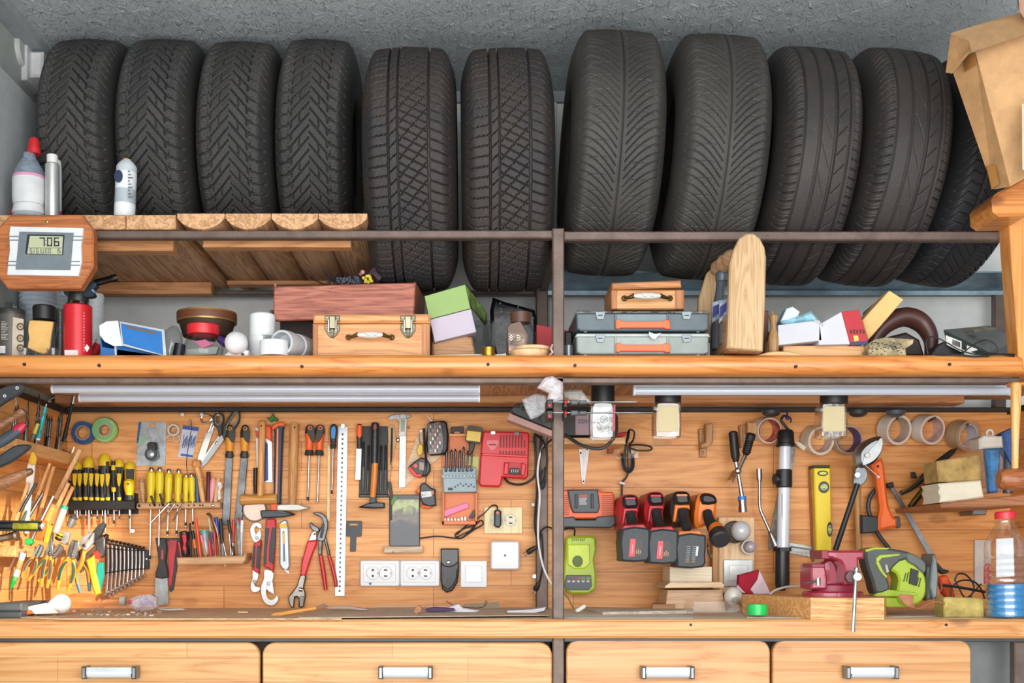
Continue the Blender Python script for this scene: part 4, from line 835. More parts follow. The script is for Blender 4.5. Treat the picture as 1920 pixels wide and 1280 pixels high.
# ---------------------------------------------------------------- tools on the left back panel
ORG, YEL, NAVY, GRN = m('f0672c', .45), m('e8c81e', .45), m('2a3446', .45), m('2f8a3e', .45)
STL, DST = steel('b4b7ba', .3), steel('6c6e70', .4, .25)
HW = wood('e3a866', 'bd7c3f', 'z', 1.6, .4, .1)
YF = YW                                            # panel face
def slot(b, x, y, Y, c, w=2.6, h=4.6):
    b.ring(x, y, Y-.001, 3.4, 1.7, .002, c, n=14); b.ball(x, y, Y, 1.6, BLK, n=8, sy=.3)
def driver(lab, x0, y0, x1, y1, hl, w, prof, hm, shm=None, sw=1.6, group=None, tipm=None, flat=0, name='screwdriver', top=None, Y=None):
    """handle from (x0,y0) of length hl px, tip at (x1,y1)"""
    t = Th(name, lab, 'screwdriver', group); Y = Y or YF-.016
    L = math.hypot(x1-x0, y1-y0); f = hl/L; hx, hy = x0+(x1-x0)*f, y0+(y1-y0)*f
    t('handle').turn((x0, y0, Y), (hx, hy, Y), [(p[0], p[1]*w)+tuple(p[2:]) for p in prof], hm, n=16)
    b = t('shaft', label='steel shaft'); b.turn((hx, hy, Y), (x1, y1, Y), [(0, sw), (.9, sw), (.93, sw*(1.6 if flat else 1)), (1, sw*.7)], shm or CHR, n=10)
    if tipm: t('tip', label='dark tip').turn((x1-(x1-x0)/L*9, y1-(y1-y0)/L*9, Y), (x1, y1, Y), [(0, sw*1.15), (.6, sw*1.1), (1, sw*.5)], tipm, n=10)
    return t
# tape rolls
t = Th('tape_roll', 'blue insulating tape roll on the left back panel', 'tape'); t().ring(155, 811, YF-.02, 21.5, 13, .019, m('1d4f86', .3), m('b59a80', .6), mf=m('27598f', .35)); t('core').ring(155, 811, YF-.0205, 14, 11.5, .02, m('a98d74', .7))
t = Th('tape_roll', 'green and yellow striped insulating tape roll on the left back panel', 'tape'); b = t(); G1 = m('3c8f36', .3)
b.turn((196, 806, YF-.03), (199, 806, YF-.001), [(0, 12, m('4c9c3e', .3)), (0, 22.8, G1), (.0, 22.8, m('b7d24a', .3)), (.12, 23.4, G1), (.35, 23.4, m('8bb53a', .3)), (.45, 23.4, m('6c8438', .4)), (1, 23.4, G1), (1, 12, G1)], G1, n=32, closed=True); b.ring(195.5, 806, YF-.0305, 20.5, 19, .001, m('cfe05a', .3)); t('core').ring(195.5, 806, YF-.031, 13, 10.5, .028, m('b9aa98', .7))
# black screwdriver rack
t = Th('screwdriver_rack', 'black metal rack holding yellow and black screwdrivers', 'tool rack')
t('back_plate').slab('128,900 259,925 259,963 128,964', YF-.004, .003, BLK, .0005); t('tray').box(129, 938, 252, 955, YF-.05, .046, BLK, .002); t('screw').ball(218, 956, YF-.005, 3, CHR, n=10, sy=.5)
KC = m('34332f', .5)
grp = 'small yellow and black precision screwdrivers in the rack'
for i, (x, tp, lab) in enumerate(((140, 880, 'leftmost precision screwdriver of the row in the black rack'), (149.5, 880, 'second precision screwdriver in the black rack'), (160.5, 879, 'third precision screwdriver in the black rack'), (171, 880, 'fourth precision screwdriver, under the yellow domed handle'),
    (182, 880, 'fifth precision screwdriver, middle of the black rack'), (191.5, 881, 'sixth precision screwdriver in the black rack'), (202, 880, 'precision screwdriver below the largest yellow handle'), (223.5, 880, 'precision screwdriver right of the raised one in the rack'))):
    driver(lab, x, tp, x+.5, 976 if i % 3 else 972, 58, 4.7, [(0, .75, BLK), (.12, .78, BLK), (.13, .95, YEL), (.2, 1., KC), (.55, .85, KC), (.75, .8, KC), (.88, 1.), (.9, .95, YEL), (1, .8, YEL)], KC, STL, 1.1, grp, BLK, Y=YF-.034)
    b = THINGS[-1]('grip_inlay', label='yellow inlay'); b.slab([(x-3.6, tp+9), (x+3.6, tp+9), (x+3.2, tp+20), (x+.5, tp+32), (x-3.4, tp+26)], YF-.0425, .002, YEL, .0004, sm=2)
driver('raised precision screwdriver with long bare shaft in the rack', 212.5, 864, 214, 984, 58, 4.7, [(0, .8, BLK), (.14, .8, YEL), (.3, .95, KC), (.85, .8, YEL), (.9, 1., YEL), (1, .8)], KC, CHR, 1.6, None, BLK, Y=YF-.034)
for lab, x, tp, h, w, two in (('fat yellow domed screwdriver handle at the left of the rack', 144, 864, 70, 10, 0), ('fat yellow-black screwdriver with hole in its handle', 166, 856, 84, 10.5, 1), ('largest yellow-topped screwdriver in the rack', 196.5, 851, 90, 11.5, 1),
                      ('yellow screwdriver handle behind the right of the rack', 223, 861, 80, 9.5, 0), ('yellow-rimmed dark screwdriver handle at the right end of the rack', 243.5, 865, 74, 10, 1)):
    driver(lab, x, tp, x+1, 1000 if two else 975, h, w, [(0, .35, YEL), (.05, .75, YEL), (.13, .98, YEL), (.25, 1, KC if x < 240 else YEL), (.55, .95), (.8, .75), (1, .7)], YEL, CHR, 2.2, None, None, Y=YF-.02)
    if x in (166,): THINGS[-1]('hole').ball(x+1, tp+20, YF-.034, 2.4, m('8a6a2a'), n=8, sy=.3)
    if x > 190: THINGS[-1]('grip_inlay', label='dark rubber inlay').slab([(x-8, tp+14), (x+8, tp+14), (x+7, tp+34), (x-7, tp+34)], YF-.036, .003, KC, .001)
driver('stubby yellow and black screwdriver standing before the rack end', 242, 898, 243, 975, 40, 10, [(0, .5, YEL), (.1, .95, YEL), (.35, 1, YEL), (.6, .8, YEL), (.75, .6, KC), (1, .9)], YEL, STL, 1.5, None, BLK, Y=YF-.045)
THINGS[-1]('hole').ball(240, 907, YF-.060, 2.3, m('8a6a2a'), n=8, sy=.3)
# wooden rack with chisels and files
RK = wood('c99f76', 'a37850', 'x', 1.3, .55, .1)
t = Th('tool_rack', 'narrow wooden rack strip with holes holding yellow-handled needle files', 'tool rack'); b = t('strip'); b.slab('256,944 262,942 412,941 413,952 260,955 255,952', YF-.045, .045, RK, .003)
for x in (281, 299, 320, 333, 354, 364, 375, 380): t('hole').ball(x, 947, YF-.0455, 1.7, BLK, n=8, sy=.3)
t('screw').ball(399, 947, YF-.046, 3, CHR, n=10, sy=.4); t('hole', label='large hole').ball(261, 948, YF-.0455, 2.8, BLK, n=10, sy=.3)
YY = m('e0cb22', .35, 0, .03)
gy = 'yellow-handled files in the wooden rack'
for x, tp, w, yb, xb, lab in ((284, 876, 8.2, 1050, 281, 'leftmost yellow-handled file with long steel shaft'), (299.8, 876, 8.2, 1034, 298, 'second yellow-handled file, tall handle'), (317, 879, 7.4, 1004, 314, 'third yellow-handled file, slightly lower'), (335.3, 879, 7.2, 1003, 331, 'fourth yellow-handled file with round silver end'),
                     (349, 888, 5.6, 988, 348, 'short thin yellow-handled file'), (359, 887, 6.6, 986, 362, 'rightmost short yellow-handled file beside the blue pen')):
    t = driver(lab, x, tp, xb, yb, 66 if w > 7 else 53, w, [(0, .5, CHR), (.04, .62, CHR), (.11, .62, CHR), (.115, .55, YY), (.16, .9, YY), (.3, 1), (.6, .93), (.78, .72), (.92, .85), (1, .95)], YY, CHR, 1.9, gy, BLK if x != 298 else None, name='needle_file', Y=YF-.024)
for a in ((283, 929, 289, 945), (300, 925, 305, 945)): Th('hex_key', 'short dark hex key end poking up over the rack, %s' % ('left one' if a[0] < 290 else 'right one'), 'hex key')().tube([(a[0], a[1], YF-.06), (a[2], a[3], YF-.055), (a[2]+1, a[3]+2, YF-.044)], 2.2, BLK)
for i, a in enumerate(((317, 944, 283, 979), (327, 944, 302, 982), (343, 944, 324, 976))): Th('hex_key', 'slanting silver hex key rod, %s below the wooden rack' % ('leftmost', 'middle', 'rightmost')[i], 'hex key')().tube([(a[0]+1, a[1]-1, YF-.03), (a[0], a[1], YF-.05), (a[2], a[3], YF-.05)], 1.9, CHR, sm=3)
def peg(name, lab, cat, x0, y0, x1, y1, prof, mat, Y=YF-.025, **k): t = Th(name, lab, cat); t().turn((x0, y0, Y), (x1, y1, Y), prof, mat, n=14, **k); return t
peg('wooden_peg', 'turned wooden spindle at the left end of the wooden rack', 'peg', 265, 897, 269, 944, [(0, 3.5), (.05, 4.8), (.5, 5.2), (.9, 3), (1, 2)], RK)
peg('pencil', 'dark blue pencil standing in the wooden rack', 'pencil', 368, 887, 371, 943, [(0, 2.5), (1, 3.4)], m('2f5d86', .4))
t = peg('wooden_mushroom', 'turned wooden darning mushroom leaning in the rack', 'wooden tool', 375, 900, 381, 943, [(0, 5), (.5, 5), (1, 4.5)], HW); t('head').turn((367, 861, YF-.03), (369, 876, YF-.03), [(0, 3), (.2, 7), (.7, 9), (1, 6)], HW, n=18); t('neck').turn((368, 874, YF-.028), (377, 902, YF-.026), [(0, 6), (1, 5)], HW, n=12)
peg('pencil', 'dark red thick crayon in the wooden rack', 'crayon', 391, 884, 390, 937, [(0, 3.5), (.02, 4), (1, 3.7)], m('5a1f28', .4))
peg('awl', 'pink wooden-handled awl in the rack', 'awl', 400, 896, 396, 941, [(0, 3.5), (.1, 5.5), (.4, 5.3), (1, 2.5)], m('e79aa0', .4))
peg('awl', 'pale wooden-handled awl at the right end of the rack', 'awl', 410, 896, 404, 941, [(0, 3.5), (.1, 4.8), (.6, 4.8), (1, 4)], wood('dcb68c', 'bb8e60', 'z', 1.5, .5))
Th('plastic_scrap', 'clear crinkled plastic scrap on the pale awl', 'plastic')().slab('408,905 414,903 417,912 413,918 414,935 409,937 408,925 410,915', YF-.04, .004, film('e6ebee', .6), 0)
# blister card etc.
t = Th('blister_card', 'silver blister card with a small black swivel castor', 'blister card')
t('card').slab('260,790 312,791 310,873 255,873', YF-.003, .002, m('b9c3c9', .3, .3, .2, .3, 40.), .0003, holes=[circ(286, 797, 6.5, 12, 3)]); t('lettering', label='blue printed edge').slab('260,791 265,791 262,810 259,830 256,830', YF-.004, .001, m('2f5f9a', .4)); t('card', label='green corner').slab('258,822 272,815 276,824 262,836', YF-.004, .001, m('8fb597', .5))
b = t('castor'); b.ring(283, 851, YF-.03, 12, 8, .022, m('3c3f42', .3), m('7c8388', .3), n=26); b.ball(283, 851, YF-.02, 9, m('b4bcc2', .2, .5), n=16, sy=.5); b.slab('275,832 280,828 292,829 294,840 287,846 276,842', YF-.026, .022, m('2c2a2a', .4), .003)
t = Th('tape_roll', 'small narrow roll of thin whitish tape beside the blister card', 'tape'); t().ring(325, 806, YF-.018, 11.5, 7.5, .017, m('c9c2b8', .4), m('9a948c', .5)); t('tail').bar(318, 816, 306, 825, 3, YF-.012, .001, m('c9c2b8', .4), 0)
Th('tape_roll', 'tiny ring of white tape hanging below the small roll', 'tape')().ring(331, 822, YF-.008, 6.5, 5, .007, m('d0cac2', .4))
t = Th('needle_packet', 'packet of sewing needles with blue header', 'packet'); t('packet').slab('343,797 373,801 361,859 333,856', YF-.004, .003, m('c6cde0', .25, 0, .15), .0003); t('header', label='blue header').slab('343,797 373,801 371,808 342,804', YF-.005, .001, m('2b4f9c', .4)); b = t('needle')
for i in range(14): b.bar(345+i*1.7, 815+(i*7 % 9), 342+i*1.7, 840-(i*5 % 9), 1.1, YF-.0055, .001, m('4d5d8c', .3), 0)
b = t('lettering'); b.slab('340,850 362,853 361,857 338,854', YF-.0052, .001, m('3b5dae')); Th('wire', 'thin dark wire hanging through the needle packet down to the files', 'wire')().tube([(358, 806, YF-.007), (354, 790, YF-.01), (357, 787, YF-.01), (359, 800, YF-.009), (350, 860, YF-.008), (351, 888, YF-.02)], .6, DST, n=5)
for i, (x, y) in enumerate(((342, 777), (378, 777), (408, 776), (489, 798), (552, 798), (643, 798), (249, 995), (1002, 1080))):
    t = Th('screw', ('chrome screw in the panel above the needle packet', 'chrome screw the small scissors hang on', 'chrome screw the big scissors hang on', 'dark nail holding the wooden mallet', 'dark nail holding the bare wooden hammer handle', 'screw above the steel ruler', 'shiny screw right of the pliers, alone on the panel', 'screw on the panel left of the two-pin plugs')[i], 'screw'); t().turn((x, y, YF-.028 if i < 3 else YF-.02), (x+(4 if i < 3 else 1), y+1, YF), [(0, 3.4), (.15, 3.2), (.2, 1.2), (1, 1.2)], CHR, n=10)
# scissors
t = Th('scissors', 'slim all-metal scissors hanging by the needle packet', 'scissors')
t('blade').slab('392,808 398,812 382,862 369,864 380,830', YF-.012, .002, CHR, .0003); t('blade', label='second blade').slab('386,812 394,806 399,790 403,792 399,812 380,858 370,862', YF-.009, .002, STL, .0003)
t('handle').tube([(397, 806, YF-.01), (402, 792, YF-.01), (396, 781, YF-.01), (384, 777, YF-.01), (377, 784, YF-.01), (382, 793, YF-.01), (392, 790, YF-.01), (398, 782, YF-.01)], 1.7, CHR); t('handle').tube([(390, 812, YF-.008), (396, 797, YF-.008), (401, 780, YF-.008), (408, 782, YF-.008), (409, 796, YF-.008), (403, 800, YF-.008), (395, 798, YF-.008)], 1.6, CHR)
t = Th('scissors', 'large tailor scissors with black and grey handles', 'scissors')
GY = m('7d857c', .45)
t('blade').slab('416,814 420,824 388,868 375,878 379,866 408,822', YF-.022, .003, m('9ea2a4', .3, .7), .0004); t('blade', label='second blade').slab('412,814 417,822 385,866 374,876 372,872 382,856', YF-.018, .003, CHR, .0004)
def loop(t, o, h, ma, mb_, Y):
    b = t('handle', label='black handle loop'); b.slab(o, Y, .012, ma, .002, holes=[h], sm=0); g = t('grip_inlay', under=b, label='grey inner lining'); g.slab(inset([q for q in pts(h)], -1.6), Y-.001, .010, mb_, .0004, holes=[h])
o1 = smooth_closed(pts('402,776 411,773 418,777 420,788 416,798 416,812 410,818 408,806 402,796 399,786'), 4); h1 = smooth_closed(pts('405,780 410,777 415,781 415,789 410,795 405,792'), 3)
o2 = smooth_closed(pts('438,770 446,769 450,778 448,792 438,806 426,812 420,824 417,812 420,798 428,782'), 4); h2 = smooth_closed(pts('440,775 445,775 446,783 441,794 430,803 425,804 427,796 434,784'), 3)
loop(t, o1, h1, m('33342f', .4), GY, YF-.03); loop(t, o2, h2, m('33342f', .4), GY, YF-.026); t('pivot').ball(406, 830, YF-.022, 3, CHR, n=10, sy=.4)
# flat files
def flatfile(lab, x, tp, bx, by_):
    t = Th('file', lab, 'file', 'orange-handled flat files'); AM = m('e39a28', .45)
    t('handle').turn((x, tp, YF-.018), (x-2, tp+62, YF-.018), [(0, 2, KC), (.05, 6, KC), (.2, 9, KC), (.4, 9, AM), (.62, 7, AM), (.8, 6.5, KC), (.95, 8.5, KC), (1, 7)], AM, n=16, fl=.8)
    t('grip_inlay', label='dark rubber sweep').slab([(x-2, tp+4), (x+7, tp+6), (x+9, tp+18), (x+6, tp+34), (x-4, tp+24)], YF-.0315, .003, KC, .001, sm=2); t('hole').ring(x-.5, tp+7, YF-.032, 3.6, 2.4, .002, AM)
    t('blade').slab([(x-9, tp+62), (x+3, tp+62), (x+4, tp+70), (bx+7, by_), (bx-7, by_), (x-10, tp+74)], YF-.014, .006, steel('75777a', .45, .2), .001)
flatfile('flat file with yellow-black handle under the big scissors', 432, 796, 423, 984); flatfile('second flat file with yellow-black handle, next to the mallet', 460, 796, 446, 984)
# slim saw, pens, pull saw, mallet, hammers
t = Th('marker_pen', 'thick black marker below the white strip', 'marker'); t().turn((479.5, 877, YF-.012), (478.5, 925, YF-.012), [(0, 4.2), (.7, 4.2), (.71, 3.6), (1, 3.4)], BLK, n=14)
t = Th('cable_tie', 'white plastic ruler strip with red print, behind the mallet handle', 'plastic strip'); t().slab('479,800 485,803 484,876 481,876', YF-.01, .002, m('dde0e2', .4), .0003); t('lettering').slab('479,806 485,808 485,822 480,820', YF-.0105, .001, m('c94a3a', .4))
t = Th('pull_saw', 'pull saw with orange grip and white-blue blade', 'saw'); t('handle').slab('493,797 508,798 509,828 498,820 492,806', YF-.02, .014, m('e85a2c', .45), .003); t('blade', label='white blade').slab('497,818 510,828 511,904 495,904', YF-.012, .002, m('dfe3e8', .3, .2), .0003); t('blade', label='blue toothed strip').slab('497,826 502,832 503,900 495,903', YF-.0125, .001, m('26407e', .4))
t = Th('wooden_mallet', 'small turned wooden mallet hanging over a magnifying glass', 'mallet'); t('handle').turn((492, 788, YF-.03), (488, 932, YF-.03), [(0, 4), (.02, 6.5), (.15, 6.8), (.5, 6), (.8, 6.5), (1, 6.5)], HW, n=16); t('hole').ball(490, 798, YF-.040, 1.8, BLK, n=8, sy=.3)
t('head').turn((451, 937, YF-.03), (520, 935, YF-.03), [(0, 9), (.03, 10.5), (.25, 9.6), (.5, 9), (.75, 9.8), (.97, 10.5), (1, 9)], wood('d49a55', 'b0732f', 'x', 1.6, .35, .1), n=20)
t = Th('magnifying_glass', 'round magnifying glass mostly under the mallet head', 'magnifier'); t('rim').ring(477, 955, YF-.014, 23, 20.5, .008, m('5a5048', .4, .4), n=32); t('lens').turn((477, 955, YF-.012), (477, 955, YF-.008), [(0, 20.5), (1, 20.5)], clear('ffffff', .3, .02), n=30); t('lens', label='green clip rim').tube([(455, 948, YF-.015), (454, 960, YF-.015)], 1., DST, n=5)
t = Th('claw_hammer', 'hammer with navy and orange grip and dark steel head', 'hammer')
t('handle').slab('509,799 518,793 530,791 534,795 531,805 529,850 526,945 512,945 514,850 514,808', YF-.032, .02, NAVY, .004); t('handle', label='orange butt').slab('508,800 516,793 530,790.5 534,794 533,799 522,799 512,806', YF-.034, .024, m('ea6a30', .45), .003); t('grip_inlay', label='orange stripe').slab('519,803 522,803 521,880 519,944 516,944 518,870', YF-.0335, .003, m('ee8a5a', .45), .0005)
t('head', label='dark steel head').slab('488,957 492,956 530,956 552,963 552,965 530,969 492,971 489,968', YF-.034, .022, m('3b4148', .4, .4), .003); t('ferrule').slab('507,944 522,944 520,957 508,957', YF-.03, .018, m('e2582a', .5), .002)
t = Th('hammer', 'hammer with rough bare wooden handle and pale steel head', 'hammer'); t('handle').turn((552, 794, YF-.03), (548, 946, YF-.03), [(0, 8), (.02, 9), (.3, 8.8), (.6, 8.8), (.85, 8), (1, 6.5)], wood('cf9a62', 'a8743f', 'z', 2.2, .6, .2, bump=.5), n=16); t('hole').ball(552, 801, YF-.0435, 2, BLK, n=8, sy=.3)
t('head', label='pale forged head').slab('518,947 524,945 548,944 562,945 572,949 580,950 581,953 572,955 560,957.5 540,957.5 519,957', YF-.042, .022, m('b9b4aa', .45, .5), .003)
t = Th('plastic_clip', 'small green plastic clip pinned to the panel top', 'clip'); t().slab('499,783 508,783 511,774 515,782 521,785 518,790 513,787 508,791', YF-.02, .018, m('1f7a3a', .4), .002)
for i, (x, x1, y1) in enumerate(((582, 577, 940), (601, 595, 943))):
    t = driver(('orange and black screwdriver with a cross tip', 'orange and black screwdriver with a flat white tip')[i], x-.5, 796, x1, y1, 58, 9.2, [(0, .3, KC), (.04, .7, KC), (.15, .98, KC), (.3, 1, KC if 0 else ORG), (.5, .82, ORG), (.7, .7, ORG), (.82, .75, KC), (.96, .98, KC), (1, .8, ORG)], ORG, STL, 2., 'orange-handled screwdrivers', BLK if i == 0 else CHR)
    t('grip_inlay', label='black rubber sweep').slab([(x-7, 800), (x-1, 796), (x+6, 799), (x+8.5, 812), (x+6, 830), (x-3, 818)] if i == 0 else [(x+7, 800), (x+1, 796), (x-6, 799), (x-8.5, 812), (x-6, 830), (x+3, 818)], YF-.0305, .004, KC, .001, sm=2); t('hole').ring(x-.5, 802, YF-.032, 3.8, 2.4, .002, ORG)
t = driver('blue and black screwdriver hanging over the clear ruler', 626, 795, 622, 928, 46, 7.2, [(0, .4, KC), (.06, .85, KC), (.3, 1, KC), (.6, .85), (.8, .7), (.9, .9), (1, .6)], m('263744', .4), STL, 1.6, None, BLK, Y=YF-.022); t('grip_inlay', label='bright blue inlay').slab('622,800 628,798 630,806 628,822 621,822 620,808', YF-.0335, .003, m('2a8fd0', .4), .001)
t = Th('ruler', 'clear plastic ruler behind the blue screwdriver', 'ruler'); t('rule').slab('615,800 634,800 632,977 613,977', YF-.005, .002, clear('e8d6c4', .04), 0); b = t('scale_marks', label='yellowed scale edge'); b.slab('614.5,835 619,835 618,976 613,976', YF-.006, .001, m('e0c890', .5), 0)
t = Th('ruler', 'long steel ruler hanging down almost to the bench', 'ruler'); t('rule').slab('634,799 652,799 646,1117 628,1117', YF-.005, .002, m('b4b8bc', .3, .6, .08), .0002); b = t('scale_marks')

for i in range(34): y = 812+i*8.9; x = 642.5-(y-799)/318*6; b.box(x-1.6, y, x+1.8, y+3.6, YF-.0056, .0008, m('4c5156'), 0)
# file set, small hammer
t = Th('file_set', 'black pouch with needle files and pins behind the small hammer', 'file set'); t('pouch').slab('676,799 727,799 727,930 722,932 678,932 673,928', YF-.008, .006, m('3a3b3c', .6, 0, .1), .001); t('pouch', label='lower rim').slab('673,926 728,926 728,932 673,932', YF-.016, .014, m('26282a', .4), .002)
for x, y0 in ((682, 828), (691, 835), (715, 835), (723.5, 834)): f = t('needle_file'); f.turn((x, y0, YF-.014), (x-1, y0+46, YF-.014), [(0, 1.2), (.03, 1.9), (.8, 1.9), (1, 2.6)], BLK, n=10); f.turn((x-1, y0+46, YF-.012), (x-2, 922, YF-.012), [(0, 1.2), (.2, 2.2), (.9, 2), (1, .8)], steel('7c7a76', .5), n=8)
t = Th('utility_saw', 'small knife with orange-black handle and grey toothed blade', 'knife'); t('handle').turn((674, 795, YF-.02), (673.5, 840, YF-.02), [(0, 3, KC), (.05, 5.5, ORG), (.5, 5.5, KC), (.7, 4.6), (1, 4.8)], KC, n=14); t('grip_inlay', label='orange inlay').slab('671,797 677,797 677,820 671,820', YF-.0285, .004, ORG, .001); t('blade').slab('668,841 678,841 676,899 666,899', YF-.014, .003, m('b6babc', .35, .5), .0003)
t = Th('hammer', 'small hammer with orange handle and black rubber grip', 'hammer'); t('handle').turn((703.5, 868, YF-.03), (699, 932, YF-.03), [(0, 6), (1, 5.8)], wood('e8923c', 'c46f22', 'z', 1.5, .4), n=14); g = t('grip', label='black rubber grip'); g.turn((703.5, 792, YF-.03), (702, 869, YF-.03), [(0, 5), (.03, 7.5), (.15, 7), (.5, 7), (.9, 6.4), (1, 6.5)], m('26262a', .35, 0, .1, .4, 120.), n=16, fl=.9)
g = t('hole'); g.ring(703, 801, YF-.041, 3.2, 1.8, .002, m('d84a3a')); t('head').slab('672,950 690,943 704,941 721,942 721,952 700,953 690,952 673,951', YF-.040, .02, m('3c3f42', .4, .5), .003); t('ferrule').slab('694,930 705,930 706,944 692,944', YF-.034, .014, m('3a3c3e', .45, .4), .002)
t = Th('leather_strop', 'beige wooden spatula shape with a thin black probe on it', 'spatula'); t('board').slab('727,800 733,795 740,798 743,830 738,850 735,868 731,872 733,845 728,825', YF-.008, .006, m('c9a67c', .6), .001); t('probe', label='black probe').tube([(735, 802, YF-.012), (734, 850, YF-.012), (733, 868, YF-.012)], [1.4, 1.8, 1.], BLK); t('probe', label='wire loop').tube([(733, 868, YF-.012), (735, 878, YF-.012), (733, 880, YF-.012), (731, 902, YF-.01)], .6, DST, n=5)
Th('allen_stand', 'black flat bar left of the phone, under the caliper', 'bar')().slab('726,903 733,903 736,925 735,975 731,975 731,928', YF-.014, .008, m('2a2826', .5), .001)
t = Th('caliper', 'digital caliper with small display hanging at the panel top', 'caliper')
t('beam').slab('750,776 762,776 760,913 748,913', YF-.010, .004, m('bfc3c4', .3, .6, .08), .0005); b = t('jaw'); b.slab('727,784 735,778 750,776 750,792 744,786 728,787', YF-.012, .005, STL, .0008); t('jaw').slab('762,776 771,779 772,781 762,784', YF-.012, .005, STL, .0008); t('display_head', label='white slider').slab('749,784 763,784 761,817 747,817', YF-.018, .012, m('d9dbd9', .4), .002); t('display').slab('751.5,786 760,786 758.5,809 751,809', YF-.0185, .002, m('93a095', .3), .0002)
t('thumb_wheel').ball(746, 824, YF-.012, 3.6, CHR, n=10, sy=.5); t('thumb_wheel').ball(766, 801, YF-.012, 2.4, STL, n=8); b = t('scale_marks')
for i in range(28): b.box(752, 822+i*3.2, 756-(i % 2)*2, 822.8+i*3.2, YF-.0105, .001, m('5c6468'), 0)
TRI = wood('dcc0a0', 'c4a27e', 'x', 1.2, .5)
t = Th('set_square', 'wooden set square hanging diagonally behind the tape measures', 'set square'); t().slab('786,806 800,800 827,855 743,925', YF-.004, .003, TRI, .0006, holes=[pts('792,830 805,852 782,872'), circ(761, 894, 2.6, 10)]); t('screw').bar(799, 777, 810, 790, 1.6, YF-.01, .002, STL, 0)
t = Th('bit_case', 'black bit set case with clear lid full of screwdriver bits', 'bit case'); t('case').slab('802,793 808,790 832,788 838,792 841,812 840,842 835,851 808,853 801,848 798,830', YF-.035, .034, BLK, .005); t('lid', label='smoky clear lid').slab('801,794 825,790 829,797 832,840 827,850 803,852', YF-.0375, .004, m('5b5250', .25, 0, .5), .001, sm=0); b = t('screwdriver_bit', stuff=False)
for i in range(34): x = 807+(i % 5)*4.4; y = 797+(i//5)*7.5; b.bar(x, y, x+.5, y+5, 1.8, YF-.0390, .0015, (m('b9b4ac', .3, .6), m('c4552e', .4), m('8b8780', .4, .4), m('2c2c2e', .4))[(i*7) % 4], 0)
t = Th('key_fob', 'small yellow fob hanging on a bead chain', 'key fob'); t().slab('785,833 790,832 793,836 793,848 788,854 783,852 781,844', YF-.016, .008, m('d9b52c', .35), .002); t('chain').tube([(788, 832, YF-.014), (786, 818, YF-.012), (789, 808, YF-.01), (796, 803, YF-.012)], .9, CHR, n=5)
t = Th('tape_measure', 'grey and red tape measure on a black wrist strap', 'tape measure'); t('case').slab('764,876 778,864 790,857 800,860 807,870 807,882 800,892 789,893 776,887', YF-.036, .034, m('35363a', .45), .004); t('grip', label='red grips').slab('764,876 768,874 782,888 793,889 787,895 776,892 766,880', YF-.038, .03, m('e23d34', .45), .002); t('wrapper', label='grey emblem').slab('786,866 795,867 796,882 786,880', YF-.037, .002, m('a39488', .5), .0005); t('button').slab(circ(779, 873, 3.6, 12), YF-.038, .003, m('e8453a', .4)); 
t('strap', label='black wrist strap').tube([(795, 890, YF-.042), (799, 868, YF-.04), (796, 830, YF-.02), (795, 803, YF-.012)], 2.2, BLK, fl=.5)
t = Th('tape_measure', 'orange and black tape measure hanging beside the phone', 'tape measure'); t('case').slab('787,912 790,906 796,904 802,908 808,914 817,917 816,926 818,947 805,950 793,945 786,932', YF-.038, .036, m('3a3d42', .45), .004); t('grip', label='orange corner').slab('778,922 788,912 790,925 785,924', YF-.034, .03, ORG, .003); t('grip', label='orange lower edge').slab('788,944 796,947 812,949 806,953 792,952', YF-.036, .032, ORG, .003); t('button').slab('809,920 813,921 813,926 809,926', YF-.039, .002, ORG)
t('wrapper', label='white spec label').slab('789,922 808,920 810,930 791,933', YF-.0395, .002, m('c9cfd0', .4), .0003); t('lettering').text('RC', 791, 930.5, 5, YF-.0398, m('c03a30'), rot=-4); t('strap').tube([(798, 905, YF-.03), (799, 898, YF-.03), (798, 893, YF-.03)], 1, BLK, n=6)
# drill bit case
OR2 = m('d8702c', .4, 0, .05)
t = Th('drill_bit_case', 'open orange drill bit box with grey tray of twist drills', 'drill bit case')
t('lid', label='orange upper half').slab('842,816 872,816 890,856 892,876 827,876 829,855 842,850', YF-.006, .005, OR2, .001); t('lid', label='orange inner edge').slab('842,813 874,813 874,817 842,818', YF-.02, .02, m('e79a5c', .4), .001)
t('lid').slab('829,923 895,923 895,983 829,983', YF-.006, .005, OR2, .001)
for q in ('829,923 833,923 833,983 829,983', '891,923 895,923 895,983 891,983', '829,976 895,976 895,983 829,983'): t('lid', label='orange rim').slab(q, YF-.03, .026, OR2, .001)
t('hanger', label='black hanger').slab('846,800 869,799 869,811 863,812 862,808 852,808 851,812 845,811', YF-.012, .01, BLK, .001); 
t('tray', label='grey bit tray').slab('829,876 892,876 894,922 832,923', YF-.034, .032, m('8fa3ad', .4), .002); b = t('tray', label='grey ledge'); b.slab('829,889 892,888 892,895 829,896', YF-.044, .012, m('9db0b9', .4), .001)
b = t('lettering')
for i in range(9): b.box(834+i*6.4, 879+i % 2, 836.5+i*6.4, 883, YF-.0348, .001, m('46525c'), 0); b.box(834+i*6.4, 891, 837+i*6.4, 893, YF-.0448, .001, m('46525c'), 0)
b.box(840, 914, 849, 919, YF-.0348, .001, m('30383f'), 0)
for i in range(8): b.box(852+i*5, 911-(i*3 % 7), 855+i*5, 914-(i*3 % 7), YF-.0348, .001, m('30383f'), 0)
